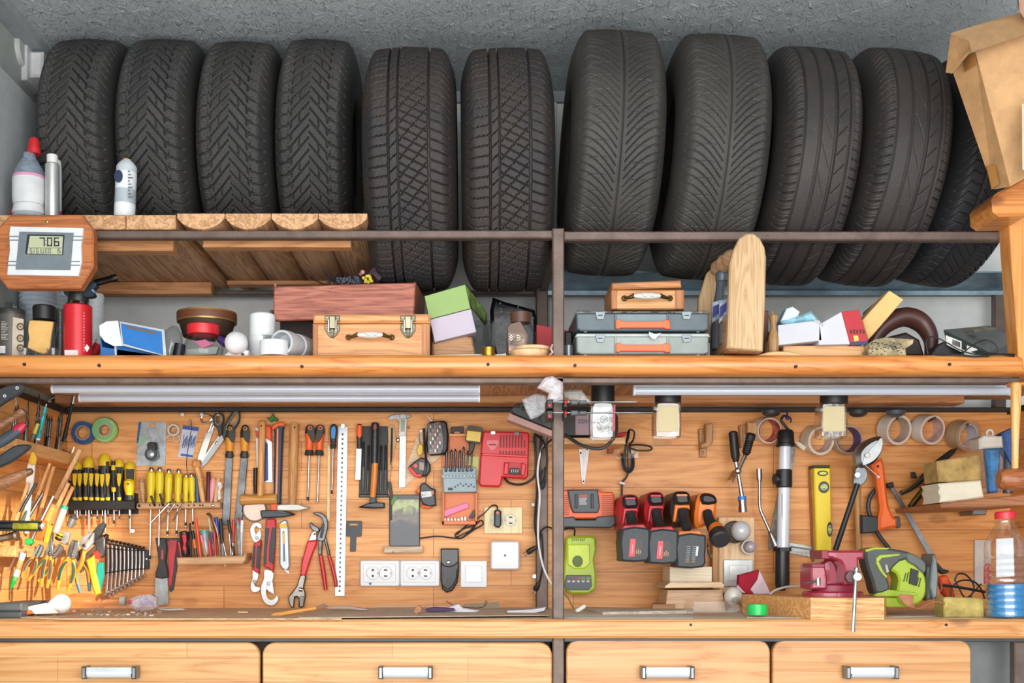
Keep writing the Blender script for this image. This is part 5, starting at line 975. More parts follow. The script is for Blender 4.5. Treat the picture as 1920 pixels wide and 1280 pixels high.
for i, (x, y0, r) in enumerate(((837.5, 843, 2.9), (846.5, 842, 2.7), (854, 841, 2.6), (862.5, 843, 2.5), (869.5, 836, 2.4), (877.5, 845, 2.1), (885, 845, 1.8))):
    Th('twist_drill', ('thickest', 'second', 'third', 'fourth', 'tallest', 'sixth', 'thinnest')[i]+' twist drill in the grey tray of the orange box, counted from the left' if i not in (0, 4, 6) else ('thickest twist drill, leftmost in the grey tray', '', '', '', 'tallest twist drill in the grey tray', '', 'thinnest twist drill, rightmost in the grey tray')[i], 'drill bit', 'twist drills in the orange box')().turn((x, y0, YF-.04), (x-1.5, 884, YF-.04), [(0, .4)]+[(.06+.88*j/12, r*(1 if j % 2 else .68)) for j in range(13)]+[(1, r*.9)], steel('5a5c60', .3, .15), n=12)
t = Th('pink_sharpener', 'pink sharpening stone in the lower orange compartment', 'sharpening stone'); t().slab('830,957 876,942 880,951 833,969', YF-.02, .012, m('ee7fb0', .5, 0, .03), .001)
for i in range(7): Th('wall_plug', 'small white cylinder in the bottom of the orange box, %s' % ('leftmost', 'second', 'third', 'middle', 'fifth', 'sixth', 'rightmost')[i], 'plug', 'small white cylinders in the orange box')().turn((834+i*6.3, 971-(3 if i > 4 else 0), YF-.024), (835+i*6.3, 978, YF-.02), [(0, 1.6), (.3, 2.6), (1, 2.8)], m('ece8e2', .4), n=10)
Th('rubber_wedge', 'black wedge in the lower right of the orange box', 'wedge')().slab('888,955 894,959 886,972 879,970', YF-.024, .014, BLK, .001)
t = Th('label_tool', 'black tool hanger with blank yellow label and grey tip', 'tool hanger'); t('frame').slab('878,798 881,797 903,801 905,804 902,829 898,832 875,828 872,824 875,804', YF-.045, .006, m('35362f', .45), .001, holes=[pts('884,803 896,805 895,810 884,808')]); t('wrapper', label='yellow label').slab('876,807 902,810 900,828 874,825', YF-.046, .002, m('e3c35e', .5), .0003); t('frame', label='black neck').slab('880,829 891,830 889,842 882,852 876,852 880,840', YF-.045, .02, BLK, .002)
Th('paper_note', 'pale yellow-green paper note behind the twist drills', 'paper')().slab('872,855 899,856 896,899 885,899 885,872 873,872', YF-.008, .001, m('dcd78c', .6), 0)
# red charger
RD_ = m('d3222c', .38, 0, .03)
t = Th('battery_charger', 'large red battery charger with slotted top', 'battery charger'); b = t('housing')
b.slab('905,812 908,808 989,810 993,814 990,892 986,897 942,894 940,908 936,912 902,911 898,906 901,850', YF-.045, .044, RD_, .004)
t('clip').box(920, 808, 929, 814, YF-.05, .01, CHR, .001); t('clip').box(965, 809, 974, 816, YF-.05, .01, CHR, .001)
b = t('vent', label='dark red vent slots')
for i in range(9): x = 939+i*5.6; b.bar(x, 815 if i != 8 else 825, x-.6, 839, 2.8, YF-.0456, .001, m('7e1018', .5), 0)
for i in range(9): x = 938+i*5.7; b.bar(x, 845, x-.2, 853, 3.2, YF-.0456, .001, m('7e1018', .5), 0)
t('housing', label='raised ridge').slab('904,849 990,853 990,858 903,854', YF-.05, .012, m('dc3038', .35), .002)
t('badge', label='paler triangular badge').slab('913,824 934,824 936,830 929,842 924,845 919,843 912,832', YF-.047, .003, m('e2727a', .4), .001, sm=0); t('badge').box(917, 832, 930, 834.5, YF-.048, .001, m('7a1a20'), 0)
t('dock', label='right recess').slab('945,866 982,868 980,893 944,890', YF-.049, .006, m('c01d27', .45), .001); b = t('terminal', label='black terminals'); b.slab('957,877 973,877 975,889 955,888', YF-.062, .014, BLK, .001)
for i in range(4): b.bar(959+i*4, 880, 959+i*4, 885, .8, YF-.0626, .001, WHT, 0)
for q in ('946,868 954,867 953,889 944,889', '978,868 986,870 984,891 976,891'): t('dock').slab(q, YF-.06, .012, RD_, .002)
t('power_cord').tube([(946, 896, YF-.03), (955, 905, YF-.02), (975, 908, YF-.015), (992, 902, YF-.01), (1003, 888, YF-.012), (1004, 850, YF-.02), (1001, 820, YF-.02), (1008, 808, YF-.03)], 2., BLK)
# phone
t = Th('smartphone', 'phone on a charging ledge with garden reflections painted into its dark glass', 'phone'); t('case').slab(rrect(730, 927, 787, 1024, 3), YF-.012, .010, m('2c2a28', .3), .0015)
def screen():
    n = NT('painted_reflection'); B = n.b; B.inputs['Roughness'].default_value = .08
    tc = n.coords((1, 1, 1), False); sp = n.n('SeparateXYZ', None, i0=tc).outputs[2]
    nz = n.n('TexNoise', None, Vector=tc, Scale=38., Detail=5., Distortion=.8).outputs[0]
    v = n.math('ADD', n.math('MULTIPLY', sp, 6.2), n.math('MULTIPLY', n.math('SUBTRACT', nz, .5), .5))
    n.set(B.inputs['Base Color'], n.ramp(v, [(.2, lin('161b2a')), (.42, lin('20242e')), (.52, lin('6a5a50')), (.60, lin('4a4038')), (.74, lin('a3b26a')), (.9, lin('6b5a4e'))])); return n.m  # mirrored garden view painted into the glass as colour bands
t('screen').box(733, 936, 785, 1022, YF-.0128, .001, screen(), 0)
t = Th('phone_ledge', 'little pale wooden ledge the phone stands on', 'ledge'); t().box(720, 1024, 793, 1036, YF-.03, .03, wood('c9b197', 'a58a70', 'x', 1.4, .5), .001); t('screw').ball(737, 1035, YF-.03, 2, CHR, n=8)
t = Th('plant_cutting', 'small green leaf sprig at the top corner of the phone', 'leaf'); t().slab('733,945 735,934 745,928 747,930 740,940 737,946', YF-.018, .003, m('5a8a3a', .5), .001, sm=2)
# sockets, pouch, switch
IV = m('d6d8dc', .3, 0, .01, coat=.3)
def outlets(t, x0, x1, y, R, Y, body):
    for i, x in enumerate((x0, x1)):
        b = t('socket_insert'); b.ring(x, y, Y-.001, R, R-1., .003, m('b9bdc2', .4)); b.turn((x, y, Y-.0006), (x, y, Y+.0005), [(0, R-1.4), (1, R-1.4)], body, n=24)
        for dy in (-5.6, 5.6):
            if i == 0: b.slab(circ(x, y+dy, 2.3, 10), Y-.0014, .001, BLK)
            else: b.slab(rrect(x-3.4, y+dy-1.3, x+3.4, y+dy+1.3, 1, 2), Y-.0014, .001, BLK)
        b.box(x-R+2.5, y-2, x-R+3.5, y+2, Y-.0012, .001, m('5a5e62'), 0); b.box(x+R-3.5, y-2, x+R-2.5, y+2, Y-.0012, .001, m('5a5e62'), 0)
for i, x in enumerate((675, 750)):
    t = Th('double_socket', ('white double power socket nearest the steel ruler', 'white double power socket beside the black leather sheath')[i], 'power socket', 'white double sockets on the panel'); t('faceplate').slab([(a, b_) for a, b_ in rrect(x, 1050, x+74.5, 1099, 4)], YF-.012, .011, IV, .003); t('frame').slab(rrect(x+6, 1056, x+67, 1092, 2), YF-.0135, .003, IV, .001)
    outlets(t, x+24, x+48, 1074, 12.5, YF-.0135, IV)
    if i == 0: t('sticker', label='tiny blue mark').slab('691,1092 696,1091 697,1095 693,1097', YF-.0125, .001, m('3a7fa8'))
t = Th('knife_sheath', 'black leather knife sheath with snap button', 'sheath'); t('body').slab('827,1030 860,1030 861,1070 858,1092 848,1107 838,1111 829,1104 826,1085', YF-.018, .017, m('26262b', .4, 0, .1), .004); t('flap').slab('826,1028 860,1028 860,1053 852,1060 842,1063 832,1061 827,1055', YF-.026, .01, m('2c2c33', .3, 0, .08), .003); t('snap_button').ball(841, 1054, YF-.026, 4.2, CHR, n=14, sy=.4); t('stitching').tube([(857, 1066, YF-.0195), (854, 1088, YF-.0195), (841, 1104, YF-.0195), (832, 1098, YF-.0195)], 1.2, m('15151a'), n=5)
t('stitching', label='grey clip wire').tube([(835, 1064, YF-.02), (837, 1078, YF-.021), (832, 1095, YF-.02)], 1., m('7c7d80', .4), n=5)
def rocker(lab, x0, y0, x1, y1, Y, frm, rk):
    t = Th('light_switch', lab, 'light switch'); t('faceplate').box(x0, y0, x1, y1, Y-.009, .009, frm, .0015); w = (x1-x0)*.19; t('rocker').box(x0+w, y0+w, x1-w, y1-w, Y-.014, .008, rk, .001); return t
rocker('square white light switch right of the leather sheath', 863.5, 1051, 913, 1100.5, YF, m('dfe1e8', .3, 0, .01), m('eceef2', .25, 0, .01))
t = Th('junction_box', 'square white plastic junction box with rounded corners right of the switch', 'junction box'); t('cover').slab(rrect(920, 1014, 974, 1067.5, 5), YF-.036, .035, IV, .004); t('screw').ball(947, 1041, YF-.036, 2.2, m('6d7478', .4), n=10, sy=.4)
t = Th('double_socket', 'double socket on a pale bamboo plate with a black plug in it', 'power socket'); BAM = wood('ead9a8', 'd6c088', 'z', 1.5, .4); t('faceplate').box(908, 950.5, 979, 1000, YF-.010, .01, BAM, .001); outlets(t, 931, 957.5, 975, 12, YF-.011, m('e3dcc2', .4))
t = Th('plug', 'black plug with glowing red light in the bamboo-plate socket', 'plug'); t('body').slab('927,957 930,955 936,955 940,958 940,984 936,989 930,988 926,984', YF-.045, .034, m('33363c', .4), .004); t('indicator_light', label='glowing red led').ball(933, 961, YF-.045, 2., m('ff4440', .4, 0, 0, em=4.), n=10, sy=.6)
t('power_cord').tube([(933, 956, YF-.03), (931, 948, YF-.02), (922, 948, YF-.012), (908, 962, YF-.01), (896, 972, YF-.008), (888, 990, YF-.008), (870, 1000, YF-.01), (856, 1006, YF-.01), (855, 1000, YF-.01), (872, 990, YF-.012), (890, 984, YF-.012), (902, 975, YF-.012), (905, 983, YF-.012), (888, 993, YF-.012), (868, 1007, YF-.01), (856, 1009, YF-.008), (820, 1005, YF-.006), (787, 1009, YF-.008)], 1.3, BLK)
t('cord_loop').tube([(856, 1002, YF-.014), (875, 985, YF-.016), (892, 979, YF-.016), (886, 990, YF-.016), (866, 1008, YF-.014), (854, 1006, YF-.014)], 1.3, BLK)
# hook card
Th('hang_card', 'black T-shaped plastic hanging card right of the steel ruler', 'hang card')().slab('650,976 677,976 679,979 678,1004 676,1006 668,1006 667,1032 665,1034 657,1034 656,1032 657,1006 648,1005', YF-.005, .004, m('3a3f44', .5, 0, .05), .0006, holes=[pts('655,981 671,981 671,985 655,985')])
# wrenches
t = Th('utility_knife', 'grey metal utility knife with yellow slider', 'knife'); t('body').slab('524,980 533,974 538,976 541,992 543,1062 538,1070 529,1066 524,1058', YF-.016, .015, m('a9b1b8', .35, .5, .08), .003); t('lid', label='yellow end window').slab('524,982 537,981 538,990 524,990', YF-.0175, .003, m('e8b424', .4), .0006); t('groove').slab('530,995 533,995 535,1052 531,1052', YF-.0165, .001, m('6f767c', .5), 0); t('slider', label='yellow slider').slab('529,998 533,998 534,1019 531,1020', YF-.019, .004, m('e0b82a', .4), .0005); t('blade').slab('532,1067 541,1070 541,1075', YF-.01, .002, CHR, .0001)
def hookwrench(lab, pal, o_head, o_jaw, o_grip, o_in, o_tail, tj, Y):
    t = Th('pipe_wrench', lab, 'wrench'); W_ = m('e2e5e8', .35, .25, .08)
    t('grip', label='red and black grip').slab(o_grip, Y-.006, .014, m('c3262c', .45), .003); 
    for q in o_in: t('grip_inlay', label='black rubber panel').slab(q, Y-.0075, .003, m('303338', .5), .0006)
    t('head').slab(o_head, Y, .006, W_, .001, sm=3); 
    for q in o_jaw: t('jaw').slab(q, Y-.004, .006, W_, .001)
    if o_tail: t('head').slab(o_tail, Y, .006, W_, .001, sm=3)
    for q in tj: t('rivet').ring(q[0], q[1], Y-.005, 3.6, 2, .003, m('8d9498', .4), n=14)
hookwrench('smaller red and black self-adjusting wrench, white at both ends', 0, '479,1017 474,1012 470,1002 469,991 474,982 481,979 489,982 490,989 486,990 480,986 477,992 479,999 485,1006 488,1008 484,1017', ['488,992 490,1004 487,1012 478,1006 481,999'],
  '476,1018 489,1011 490,1020 487,1050 486,1076 480,1073 473,1068 473,1048 475,1030', ['475,1024 479,1023 477,1064 472,1063', '482,1023 489,1022 488,1045 486,1066 480,1064'], '474,1067 484,1073 483,1086 477,1093 479,1099 486,1100 488,1104 483,1109 475,1110 470,1104 470,1094 473,1085', [(482, 1008), (477, 1090)], YF-.014)
hookwrench('larger red and black self-adjusting wrench with big open hook', 0, '496,1068 512,1072 511,1088 506,1098 500,1104 499,1112 503,1122 510,1124 516,1120 519,1116 522,1122 518,1130 510,1135 499,1132 492,1122 489,1108 490,1096 495,1084', ['503,1088 511,1090 514,1114 503,1108 498,1102'],
  '498,976 501,972 514,972 517,976 517,1010 514,1058 512,1074 505,1066 494,1062 494,1040 497,1004', ['497,990 505,990 500,1030 499,1058 494,1058 495,1030', '510,988 517,990 516,1020 512,1058 504,1052 505,1020'], None, [(503.5, 1094)], YF-.02)
t = Th('adjustable_wrench', 'adjustable wrench with red sleeve and steel jaws', 'wrench'); b = t('grip', label='red plastic sleeve'); b.slab('576,1014 593,1012 594,1018 582,1050 573,1079 562,1079 566,1050', YF-.022, .012, m('d32c30', .35), .004); t('shaft').slab('584,998 590,994 594,998 594,1012 578,1014', YF-.020, .009, STL, .002, holes=[circ(590, 1001, 2.6, 10)])
t('head').slab('563,1078 574,1079 570,1098 571,1106 573,1116 569,1137 560,1138 560,1122 553,1119 551,1138 546,1138 541,1128 541,1118 549,1108 557,1096', YF-.02, .012, steel('8b8782', .35, .2), .003, sm=2); t('worm').turn((560, 1104, YF-.021), (568, 1106, YF-.021), [(0, 2), (.1, 4), (.9, 4), (1, 2)], CHR, n=12); t('jaw').slab('560,1118 571,1116 569,1137 561,1138', YF-.021, .014, steel('77736e', .35, .2), .002)
t = Th('water_pump_pliers', 'slip-joint pump pliers with dark head and red handles', 'pliers'); PD = steel('66686c', .4, .25)
t('head').slab('586,962 594,960 604,962 612,970 615,984 612,1000 607,1014 594,1012 597,1000 603,984 606,978 600,968 592,965', YF-.024, .010, PD, .002, sm=2); t('jaw').slab('581,980 584,979 588,984 596,988 600,994 594,998 586,994 580,986', YF-.018, .010, PD, .002); t('groove').slab('604,980 609,982 605,1008 599,1008', YF-.0252, .002, m('2f2a28', .5))
t('shaft').bar(601, 1010, 600, 1040, 7, YF-.022, .01, PD, .002); t('shaft').bar(609, 1008, 617, 1040, 5, YF-.018, .01, PD, .002)
t('grip', label='red dipped handle').tube([(601, 1040, YF-.02), (606, 1070, YF-.02), (611, 1106, YF-.02)], [4.2, 4.4, 3.6], m('c22a2c', .3), n=12); t('grip', label='second red handle').tube([(616, 1040, YF-.014), (623, 1062, YF-.014), (629, 1090, YF-.014), (630, 1100, YF-.014)], [3, 4, 3.4, 3], m('c22a2c', .3), n=12)
# pen rack
t = Th('pen_rack', 'pale wooden block rack full of pens and small tools', 'pen rack'); t('block').slab('331,1045 455,1041 462,1036 461,1048 455,1057 332,1058', YF-.085, .085, wood('d4aa80', 'b3855a', 'x', 1.4, .5), .003); t('peg').ball(422, 1059, YF-.06, 3, PALEX, n=8)
def pen(lab, x0, y0, x1, y1, r, mats, name='pen', cat='pen', fl=1.):
    t = Th(name, lab, cat); k = len(mats); pr = []
    for i, mm_ in enumerate(mats): pr += [(i/k+.001, r, mm_), ((i+1)/k-.001, r, mm_)]
    pr = [(0, r*.5, mats[0])]+pr+[(1, r*.5)]; t().turn((x0, y0, YF-.06), (x1, y1, YF-.055), pr, mats[0], n=10, fl=fl); return t
R_, B_ = m('c4262c', .3), m('2240a8', .35)
pen('dark red translucent pick with black wedge at the rack left end', 335, 1016, 340, 1044, 4.5, [m('8c1a28', .3)], 'pick', 'plastic tool')
t = Th('small_screwdriver', 'stubby black and clear-red screwdriver in the pen rack', 'screwdriver'); t('handle').turn((345, 995, YF-.06), (348, 1043, YF-.06), [(0, 5), (.05, 9.5), (.25, 9), (.5, 6.5), (.7, 8), (.9, 8), (1, 6)], m('2a1a1e', .35), n=18); t('grip_inlay', label='clear red inlay').slab('341,1003 349,1002 350,1014 347,1022 350,1028 346,1034 342,1028 344,1020', YF-.075, .004, m('d01f38', .2), .001)
pen('black slim pen in the pen rack', 356, 980, 358, 1044, 2.2, [BLK]); pen('black-capped fineliner with orange body', 361, 994, 368, 1044, 3, [BLK, m('d8772c', .4), m('3c3a3a', .4)])
pen('bright orange-red pencil, tallest of the coloured ones', 367, 969, 376, 1044, 2.7, [m('f0502c', .4)]); pen('pencil with pink end', 377, 1003, 386, 1044, 2.4, [m('e87aa4', .4), m('b98a4c', .5), m('b98a4c', .5)])
t = Th('glue_pot', 'small clear container with turquoise lid in the pen rack', 'container'); t('body').turn((383, 1000, YF-.045), (387, 1040, YF-.045), [(0, 8), (1, 7)], m('a9aeb4', .2, 0, .3), n=18); t('lid').turn((383, 994, YF-.045), (383, 1000, YF-.045), [(0, 9), (1, 9)], m('4aa09a', .3), n=18)
pen('short red pencil stub', 392, 1014, 395, 1044, 2.6, [m('e0383a', .35)]); pen('blue-grey ballpoint with clear tip', 391, 972, 404, 1044, 2., [m('c9b8a0', .4), m('3a4f8c', .4), m('8a98b8', .4)])
t = Th('tweezers', 'curved bronze tweezers leaning in the pen rack', 'tweezers'); t().tube([(387, 963, YF-.06), (394, 964, YF-.06), (402, 982, YF-.06), (408, 1003, YF-.058), (412, 1040, YF-.055)], [1.2, 1.8, 2.6, 2.4, 1.4], steel('8a6a4a', .35), n=8); t('arm').tube([(387, 963, YF-.056), (396, 970, YF-.052), (402, 990, YF-.05), (407, 1010, YF-.05)], [1., 1.5, 1.8, 1.2], steel('9a8a72', .35), n=8)
pen('blue capped pen in the middle of the rack', 405, 969, 409, 1002, 3.6, [B_, B_, B_]); pen('black capped marker beside the blue one', 413.5, 972, 418, 1042, 3.4, [BLK, BLK, m('77797c', .4)]); pen('small red screwdriver handle behind the blue pen', 402, 998, 404, 1040, 3, [m('b81f30', .3)])
pen('black slanting pen right of the gap', 428, 974, 439, 1042, 3, [BLK, m('2e2c30', .4), BLK]); pen('red small driver with clear handle right side', 438, 974, 436, 1040, 2.8, [R_, m('a81f2a', .3), STL])
Th('knife', 'thin steel craft knife at the right of the pen rack', 'knife')().slab('443,972 449,974 452,1010 451,1042 447,1042 444,1010', YF-.062, .006, DST, .001)
pen('white and silver pen at the right end of the rack', 454, 975, 451, 1042, 3, [m('eceef0', .3), m('c9ccd4', .3), m('d7dae2', .3)]); pen('red cap pen just behind the white one', 448, 972, 447, 985, 2.6, [R_]); pen('grey metal scriber in the pen rack', 414, 996, 424, 1043, 1.5, [STL]); pen('thin silver rod in the pen rack', 430, 1000, 433, 1043, 1.3, [STL])
# putty knife and scraper
t = Th('putty_knife', 'black-handled putty knife with worn grey blade', 'putty knife'); t('blade').slab('291,1083 314,1083 316,1131 312,1134 295,1135 290,1131', YF-.018, .002, m('aeb6ba', .4, .4, .15), .0003); b = t('handle'); b.slab('300,1012 305,1009 311,1011 313,1030 311,1050 312,1060 315,1082 291,1082 295,1062 297,1052 295,1030', YF-.028, .014, m('2f3236', .45), .003, sm=2); t('hole').ring(305, 1018, YF-.0285, 3.4, 2, .002, BLK); t('grip_inlay', label='red and silver insert').slab('303,1030 306,1030 306,1048 302,1048', YF-.0295, .003, m('c44a50', .4), .0005)
t = Th('saw_blade_sleeve', 'clear red blade sleeve with black edge behind the putty knife', 'blade sleeve'); t('edge').slab('291,1008 338,1008 337,1030 325,1105 320,1109 317,1105 326,1052 331,1014 297,1014 298,1034 295,1034', YF-.008, .006, m('3d4144', .5), .001); t('sleeve', label='red translucent sleeve').slab('317,1012 332,1012 328,1046 321,1098 315,1098', YF-.012, .004, m('c8323e', .3, 0, .15), .0005)
# spanner set
t = Th('spanner_holder', 'black plastic strip holding a set of combination spanners', 'spanner holder'); t().slab('197,1023 279,1031 279,1066 270,1067 197,1076', YF-.014, .013, m('33363a', .5), .001); t('screw').ball(274, 1048, YF-.014, 3.2, CHR, n=10, sy=.4); b = t('wire'); b.tube([(196, 1074, YF-.03), (240, 1068, YF-.03), (272, 1066, YF-.03)], .9, BLK, n=5); b.tube([(197, 1027, YF-.03), (240, 1031, YF-.03), (272, 1032, YF-.03)], .9, BLK, n=5)
for i in range(10):
    f = i/9; x = 202.5+f*70-1.2*f*f*3; tp = 1013+f*13; bt = 1117-f*38; r = 5.4-f*2.0; x2 = x-3+2*f
    t = Th('spanner', 'combination spanner in the hanging set, '+('longest, at the left', 'second longest', 'third longest', 'fourth longest', 'fifth longest', 'sixth longest', 'seventh longest', 'third smallest', 'second smallest', 'smallest, at the right')[i], 'spanner', 'combination spanners in the set'); Y = YF-.022
    t().tube([(x, tp+r, Y), (x, (tp+bt)/2, Y), (x2, bt-r, Y)], [r*.45, r*.52, r*.55], STL, n=8, fl=.7); t('ring_end').ring(x, tp+1, Y-.005, r, r*.55, .010, STL, n=16, pitch=-30)
    a = math.radians(105+8*f); ux, uy = math.cos(a), math.sin(a)
    R0 = r*1.25; cx_, cy_ = x2, bt; ang0 = math.degrees(a); o = circ(cx_, cy_, R0, 16, None, ang0+35, ang0+325); inn = circ(cx_+ux*R0*.3, cy_+uy*R0*.3, R0*.5, 10, None, ang0+300, ang0+60); t('open_end').slab(o+inn, Y-.003, .006, STL, .0008)
# ---------------------------------------------------------------- left side panel: racks, drills, pliers
LEDGE = wood('e8b070', 'c98845', 'y', 1.1, .45, .2)
XS = XL+.024
t = Th('drill_ledge', 'wooden ledge on the left side panel with a row of drill bits', 'ledge'); t().wbox(XS, XS+.075, .03, .47, CZ+.268, CZ+.300, LEDGE, .003)
t = Th('pliers_ledge', 'lower wooden ledge on the left side panel with pliers hung over it', 'ledge'); t().wbox(XS, XS+.085, .0, .44, CZ+.008, CZ+.036, LEDGE, .003)
rnd = random.Random(11)
# drills along upper ledge: positions by ledge depth
names = ['blue-ringed small drill', 'second blue-banded drill', 'brass-coloured drill bit', 'dark twist drill behind the teal pen', 'yellow-shanked drill bit', 'yellow wide wood bit', 'black steel drill', 'long bright twist drill', 'dark narrow twist drill', 'bronze hex bit', 'bright hex key end', 'twisted masonry drill', 'grey pilot drill', 'golden countersink bit', 'black hex bit']
for i, nme in enumerate(names):
    Y = .07+i*.026; X = XS+.052-(i % 3)*.014; z0 = CZ+.300; h = .05+rnd.random()*.05+(.03 if i in (6, 7) else 0); c = (steel('8a8478', .35), m('d9b43a', .4, .3), steel('4a4a4c', .35), m('34698c', .4), steel('a3a6a8', .3))[(i*3+(i//4)) % 5]
    t = Th('drill_bit', nme+' standing in the upper left ledge', 'drill bit', 'drill bits in the upper left ledge'); r = 2.6+rnd.random()*1.6; A = Vector((X, Y, z0)); B = Vector((X+.004+.008*rnd.random(), Y+.004, z0+h*1.25))
    t().turn(A, B, [(0, r), (.35, r), (.36, r*.9, steel('6a6a6c', .3))]+[(.4+.06*j, r*(.95 if j % 2 else .6)) for j in range(9)]+[(1, .3)], c, n=9, k=.0013)
t = Th('pen', 'long turquoise pen with white specks rising from the upper left ledge', 'pen'); t().turn((71, 824, .19), (87, 757, .17), [(0, 4.2, m('e6e2da')), (.05, 4.2, m('22a5a8', .35, 0, .4)), (.9, 3.6), (.93, 2, STL), (1, 1.4)], m('22a5a8', .35), n=12)
Th('marker_pen', 'olive and yellow marker beside the turquoise pen', 'marker')().turn((60, 824, .15), (74, 786, .15), [(0, 4, m('5a5c50')), (.3, 4, m('b9a53a', .4)), (.8, 3.6, BLK), (1, 1.5)], BLK, n=12)
t = Th('socket_extension', 'long black extension bar with chrome top in the far left corner', 'extension bar'); t('bar').turn((119, 828, .46), (136, 755, .44), [(0, 4), (.2, 4), (.85, 2.6), (1, 4)], BLK, n=12); t('chrome_end').turn((136, 757, .44), (139, 741, .44), [(0, 3.8), (1, 4)], CHR, n=12)
t = Th('wire', 'thin bent wire from the tube light down to the ledge corner', 'wire'); t().tube([(150, 738, .2), (128, 739, .2), (110, 742, .18), (95, 748, .16), (91, 753, .15), (96, 752, .15)], .9, m('8a7460', .5), n=6)
t = Th('hex_key', 'silver bent hex key sticking out right of the upper ledge', 'hex key'); t().tube([(117, 843, .40), (132, 849, .40), (136, 846, .40), (139, 838, .40)], 1.7, CHR, sm=4); t('rod').tube([(110, 838, .40), (122, 826, .40), (128, 812, .41)], .9, STL, n=6)
# knives and handles at the left edge
t = Th('folding_knife', 'dark folding knife on a ball chain at the top left edge', 'knife'); t('handle').slab('-10,740 0,728 18,722 38,719 45,723 42,733 30,742 12,752 -10,764', -.02, .014, m('2e3238', .45, 0, .15), .003, sm=2)
for q in ((32, 727), (8.5, 742)): t('rivet').ring(q[0], q[1], -.022, 3, 1.6, .003, WHT, n=14)
t('chain').tube([(28, 740, -.01), (31, 752, -.01), (29, 760, -.01)], 1.5, CHR, n=6); t('chain').tube([(4, 757, -.01), (2, 764, -.01), (7, 774, -.01)], .8, STL, n=5)
WD = wood('8f6242', '5f3c26', 'x', 2., .4)
t = Th('hand_tool', 'dark turned wooden tool handle pointing right under the folding knife', 'tool handle'); t().turn((-12, 806, -.02), (46, 770, -.02), [(0, 8), (.3, 9), (.6, 7), (.68, 6.2), (.75, 8), (.92, 9), (1, 6.5)], WD, n=18)
t = Th('knife', 'slate grey knife handle with a crimson end', 'knife'); t('handle').turn((-14, 838, -.02), (36, 806, -.02), [(0, 9), (.5, 11), (1, 10)], m('3b4450', .5), n=16, fl=.7); t('handle', label='crimson cap').turn((30, 809, -.02), (47, 794, -.02), [(0, 10.4), (.6, 9), (1, 4)], m('b5203c', .4), n=16, fl=.7)
t = Th('knife', 'black knife handle with cross-hatched grip pads', 'knife'); t('handle').slab('-12,862 6,848 24,836 42,832.5 56,834 50,844 34,856 16,868 -12,878', -.03, .016, m('2c3237', .55), .004, sm=2); b = t('grip_inlay', label='cross-hatched pad')
for i in range(11):
    for j in range(3): b.ball(6+i*3.6, 861-i*1.9+j*4.2-3, -.031, 1.1, m('50585e', .6), n=5, sy=.4)
t = Th('hand_tool', 'smooth reddish brown wooden handle with metal ferrule at the left edge', 'tool handle'); t().turn((-14, 914, -.02), (52, 885, -.02), [(0, 11), (.4, 12), (.8, 9), (.88, 8), (.9, 8.4), (1, 7)], wood('a87450', '7c4f32', 'x', 2., .4), n=18); t('ferrule').turn((50, 886, -.02), (61, 882, -.02), [(0, 7.4), (.7, 6.5), (1, 4)], m('7a5a44', .4, .3), n=16)
# sticks and knives in a bundle
STK = wood('e8b077', 'c98e52', 'z', 1.2, .5)
for i, (x0, y0, x1, y1, w, Y, lab, mt) in enumerate(((103, 935, 150, 842, 8, .38, 'pale wooden paint stick leaning across the rack corner', wood('e6bd90', 'c99a68', 'z', 1.5, .5)), (84, 995, 128, 905, 7, .3, 'split wooden lath below the paint stick', STK),
     (70, 975, 100, 874, 6, .25, 'thin orange-lit lath in the stick bundle', STK), (58, 960, 93, 868, 5, .2, 'narrow pointed lath left in the stick bundle', STK), (100, 990, 136, 912, 7, .34, 'broken-ended lath right in the bundle', STK), (18, 1010, 52, 905, 6, .1, 'short lath behind the brown handle', STK))):
    Th('wooden_stick', lab, 'stick')().bar(x0, y0, x1, y1, w, Y, .008, mt, .001, w2=w*.9)
t = Th('craft_knife', 'white plastic spatula with yellow top hanging behind the sticks', 'spatula'); t('blade').slab('46,930 50,880 54,862 60,850 66,862 64,890 58,935 52,1000 46,1000', .12, .004, m('ece8df', .35), .0006); t('handle', label='yellow plastic top').slab('53,868 58,848 63,847 68,858 66,870 60,872', .115, .008, m('e2b13a', .3), .001); t('hole').slab('50,915 53,915 52,928 49,928', .119, .001, m('a87a4a'))
t = Th('plastic_sleeve', 'clear plastic sleeve shining in the sun behind the spatula', 'plastic sleeve'); t().slab('62,855 74,866 76,900 72,930 60,930 66,880', .14, .003, clear('fff3e0', .3), 0)
for i, a in enumerate(((38, 960, 68, 905, 3), (30, 1000, 60, 940, 3.5), (60, 1010, 100, 930, 3), (44, 985, 80, 925, 3))):
    Th('rod', ('black thin rod among the sticks', 'dark green long rod among the sticks', 'grey knitting-needle rod among the sticks', 'black-tipped grey rod among the sticks')[i], 'rod')().tube([(a[0], a[1], .08+i*.03), (a[2], a[3], .1+i*.03)], a[4], (BLK, m('2e5a52', .5), STL, DST)[i], n=8, sm=0)
def tubey(lab, x0, y0, x1, y1, r, Y, mat, cap):
    t = Th('sealant_tube', lab, 'tube'); t('body').turn((x0, y0, Y), (x1, y1, Y), [(0, r*.7), (.05, r), (.85, r), (1, r*.95)], mat, n=16); L = math.hypot(x1-x0, y1-y0); dx, dy = (x1-x0)/L, (y1-y0)/L; t('cap').turn((x1, y1, Y), (x1+dx*5, y1+dy*5, Y), [(0, r*1.05), (1, r)], cap, n=16)
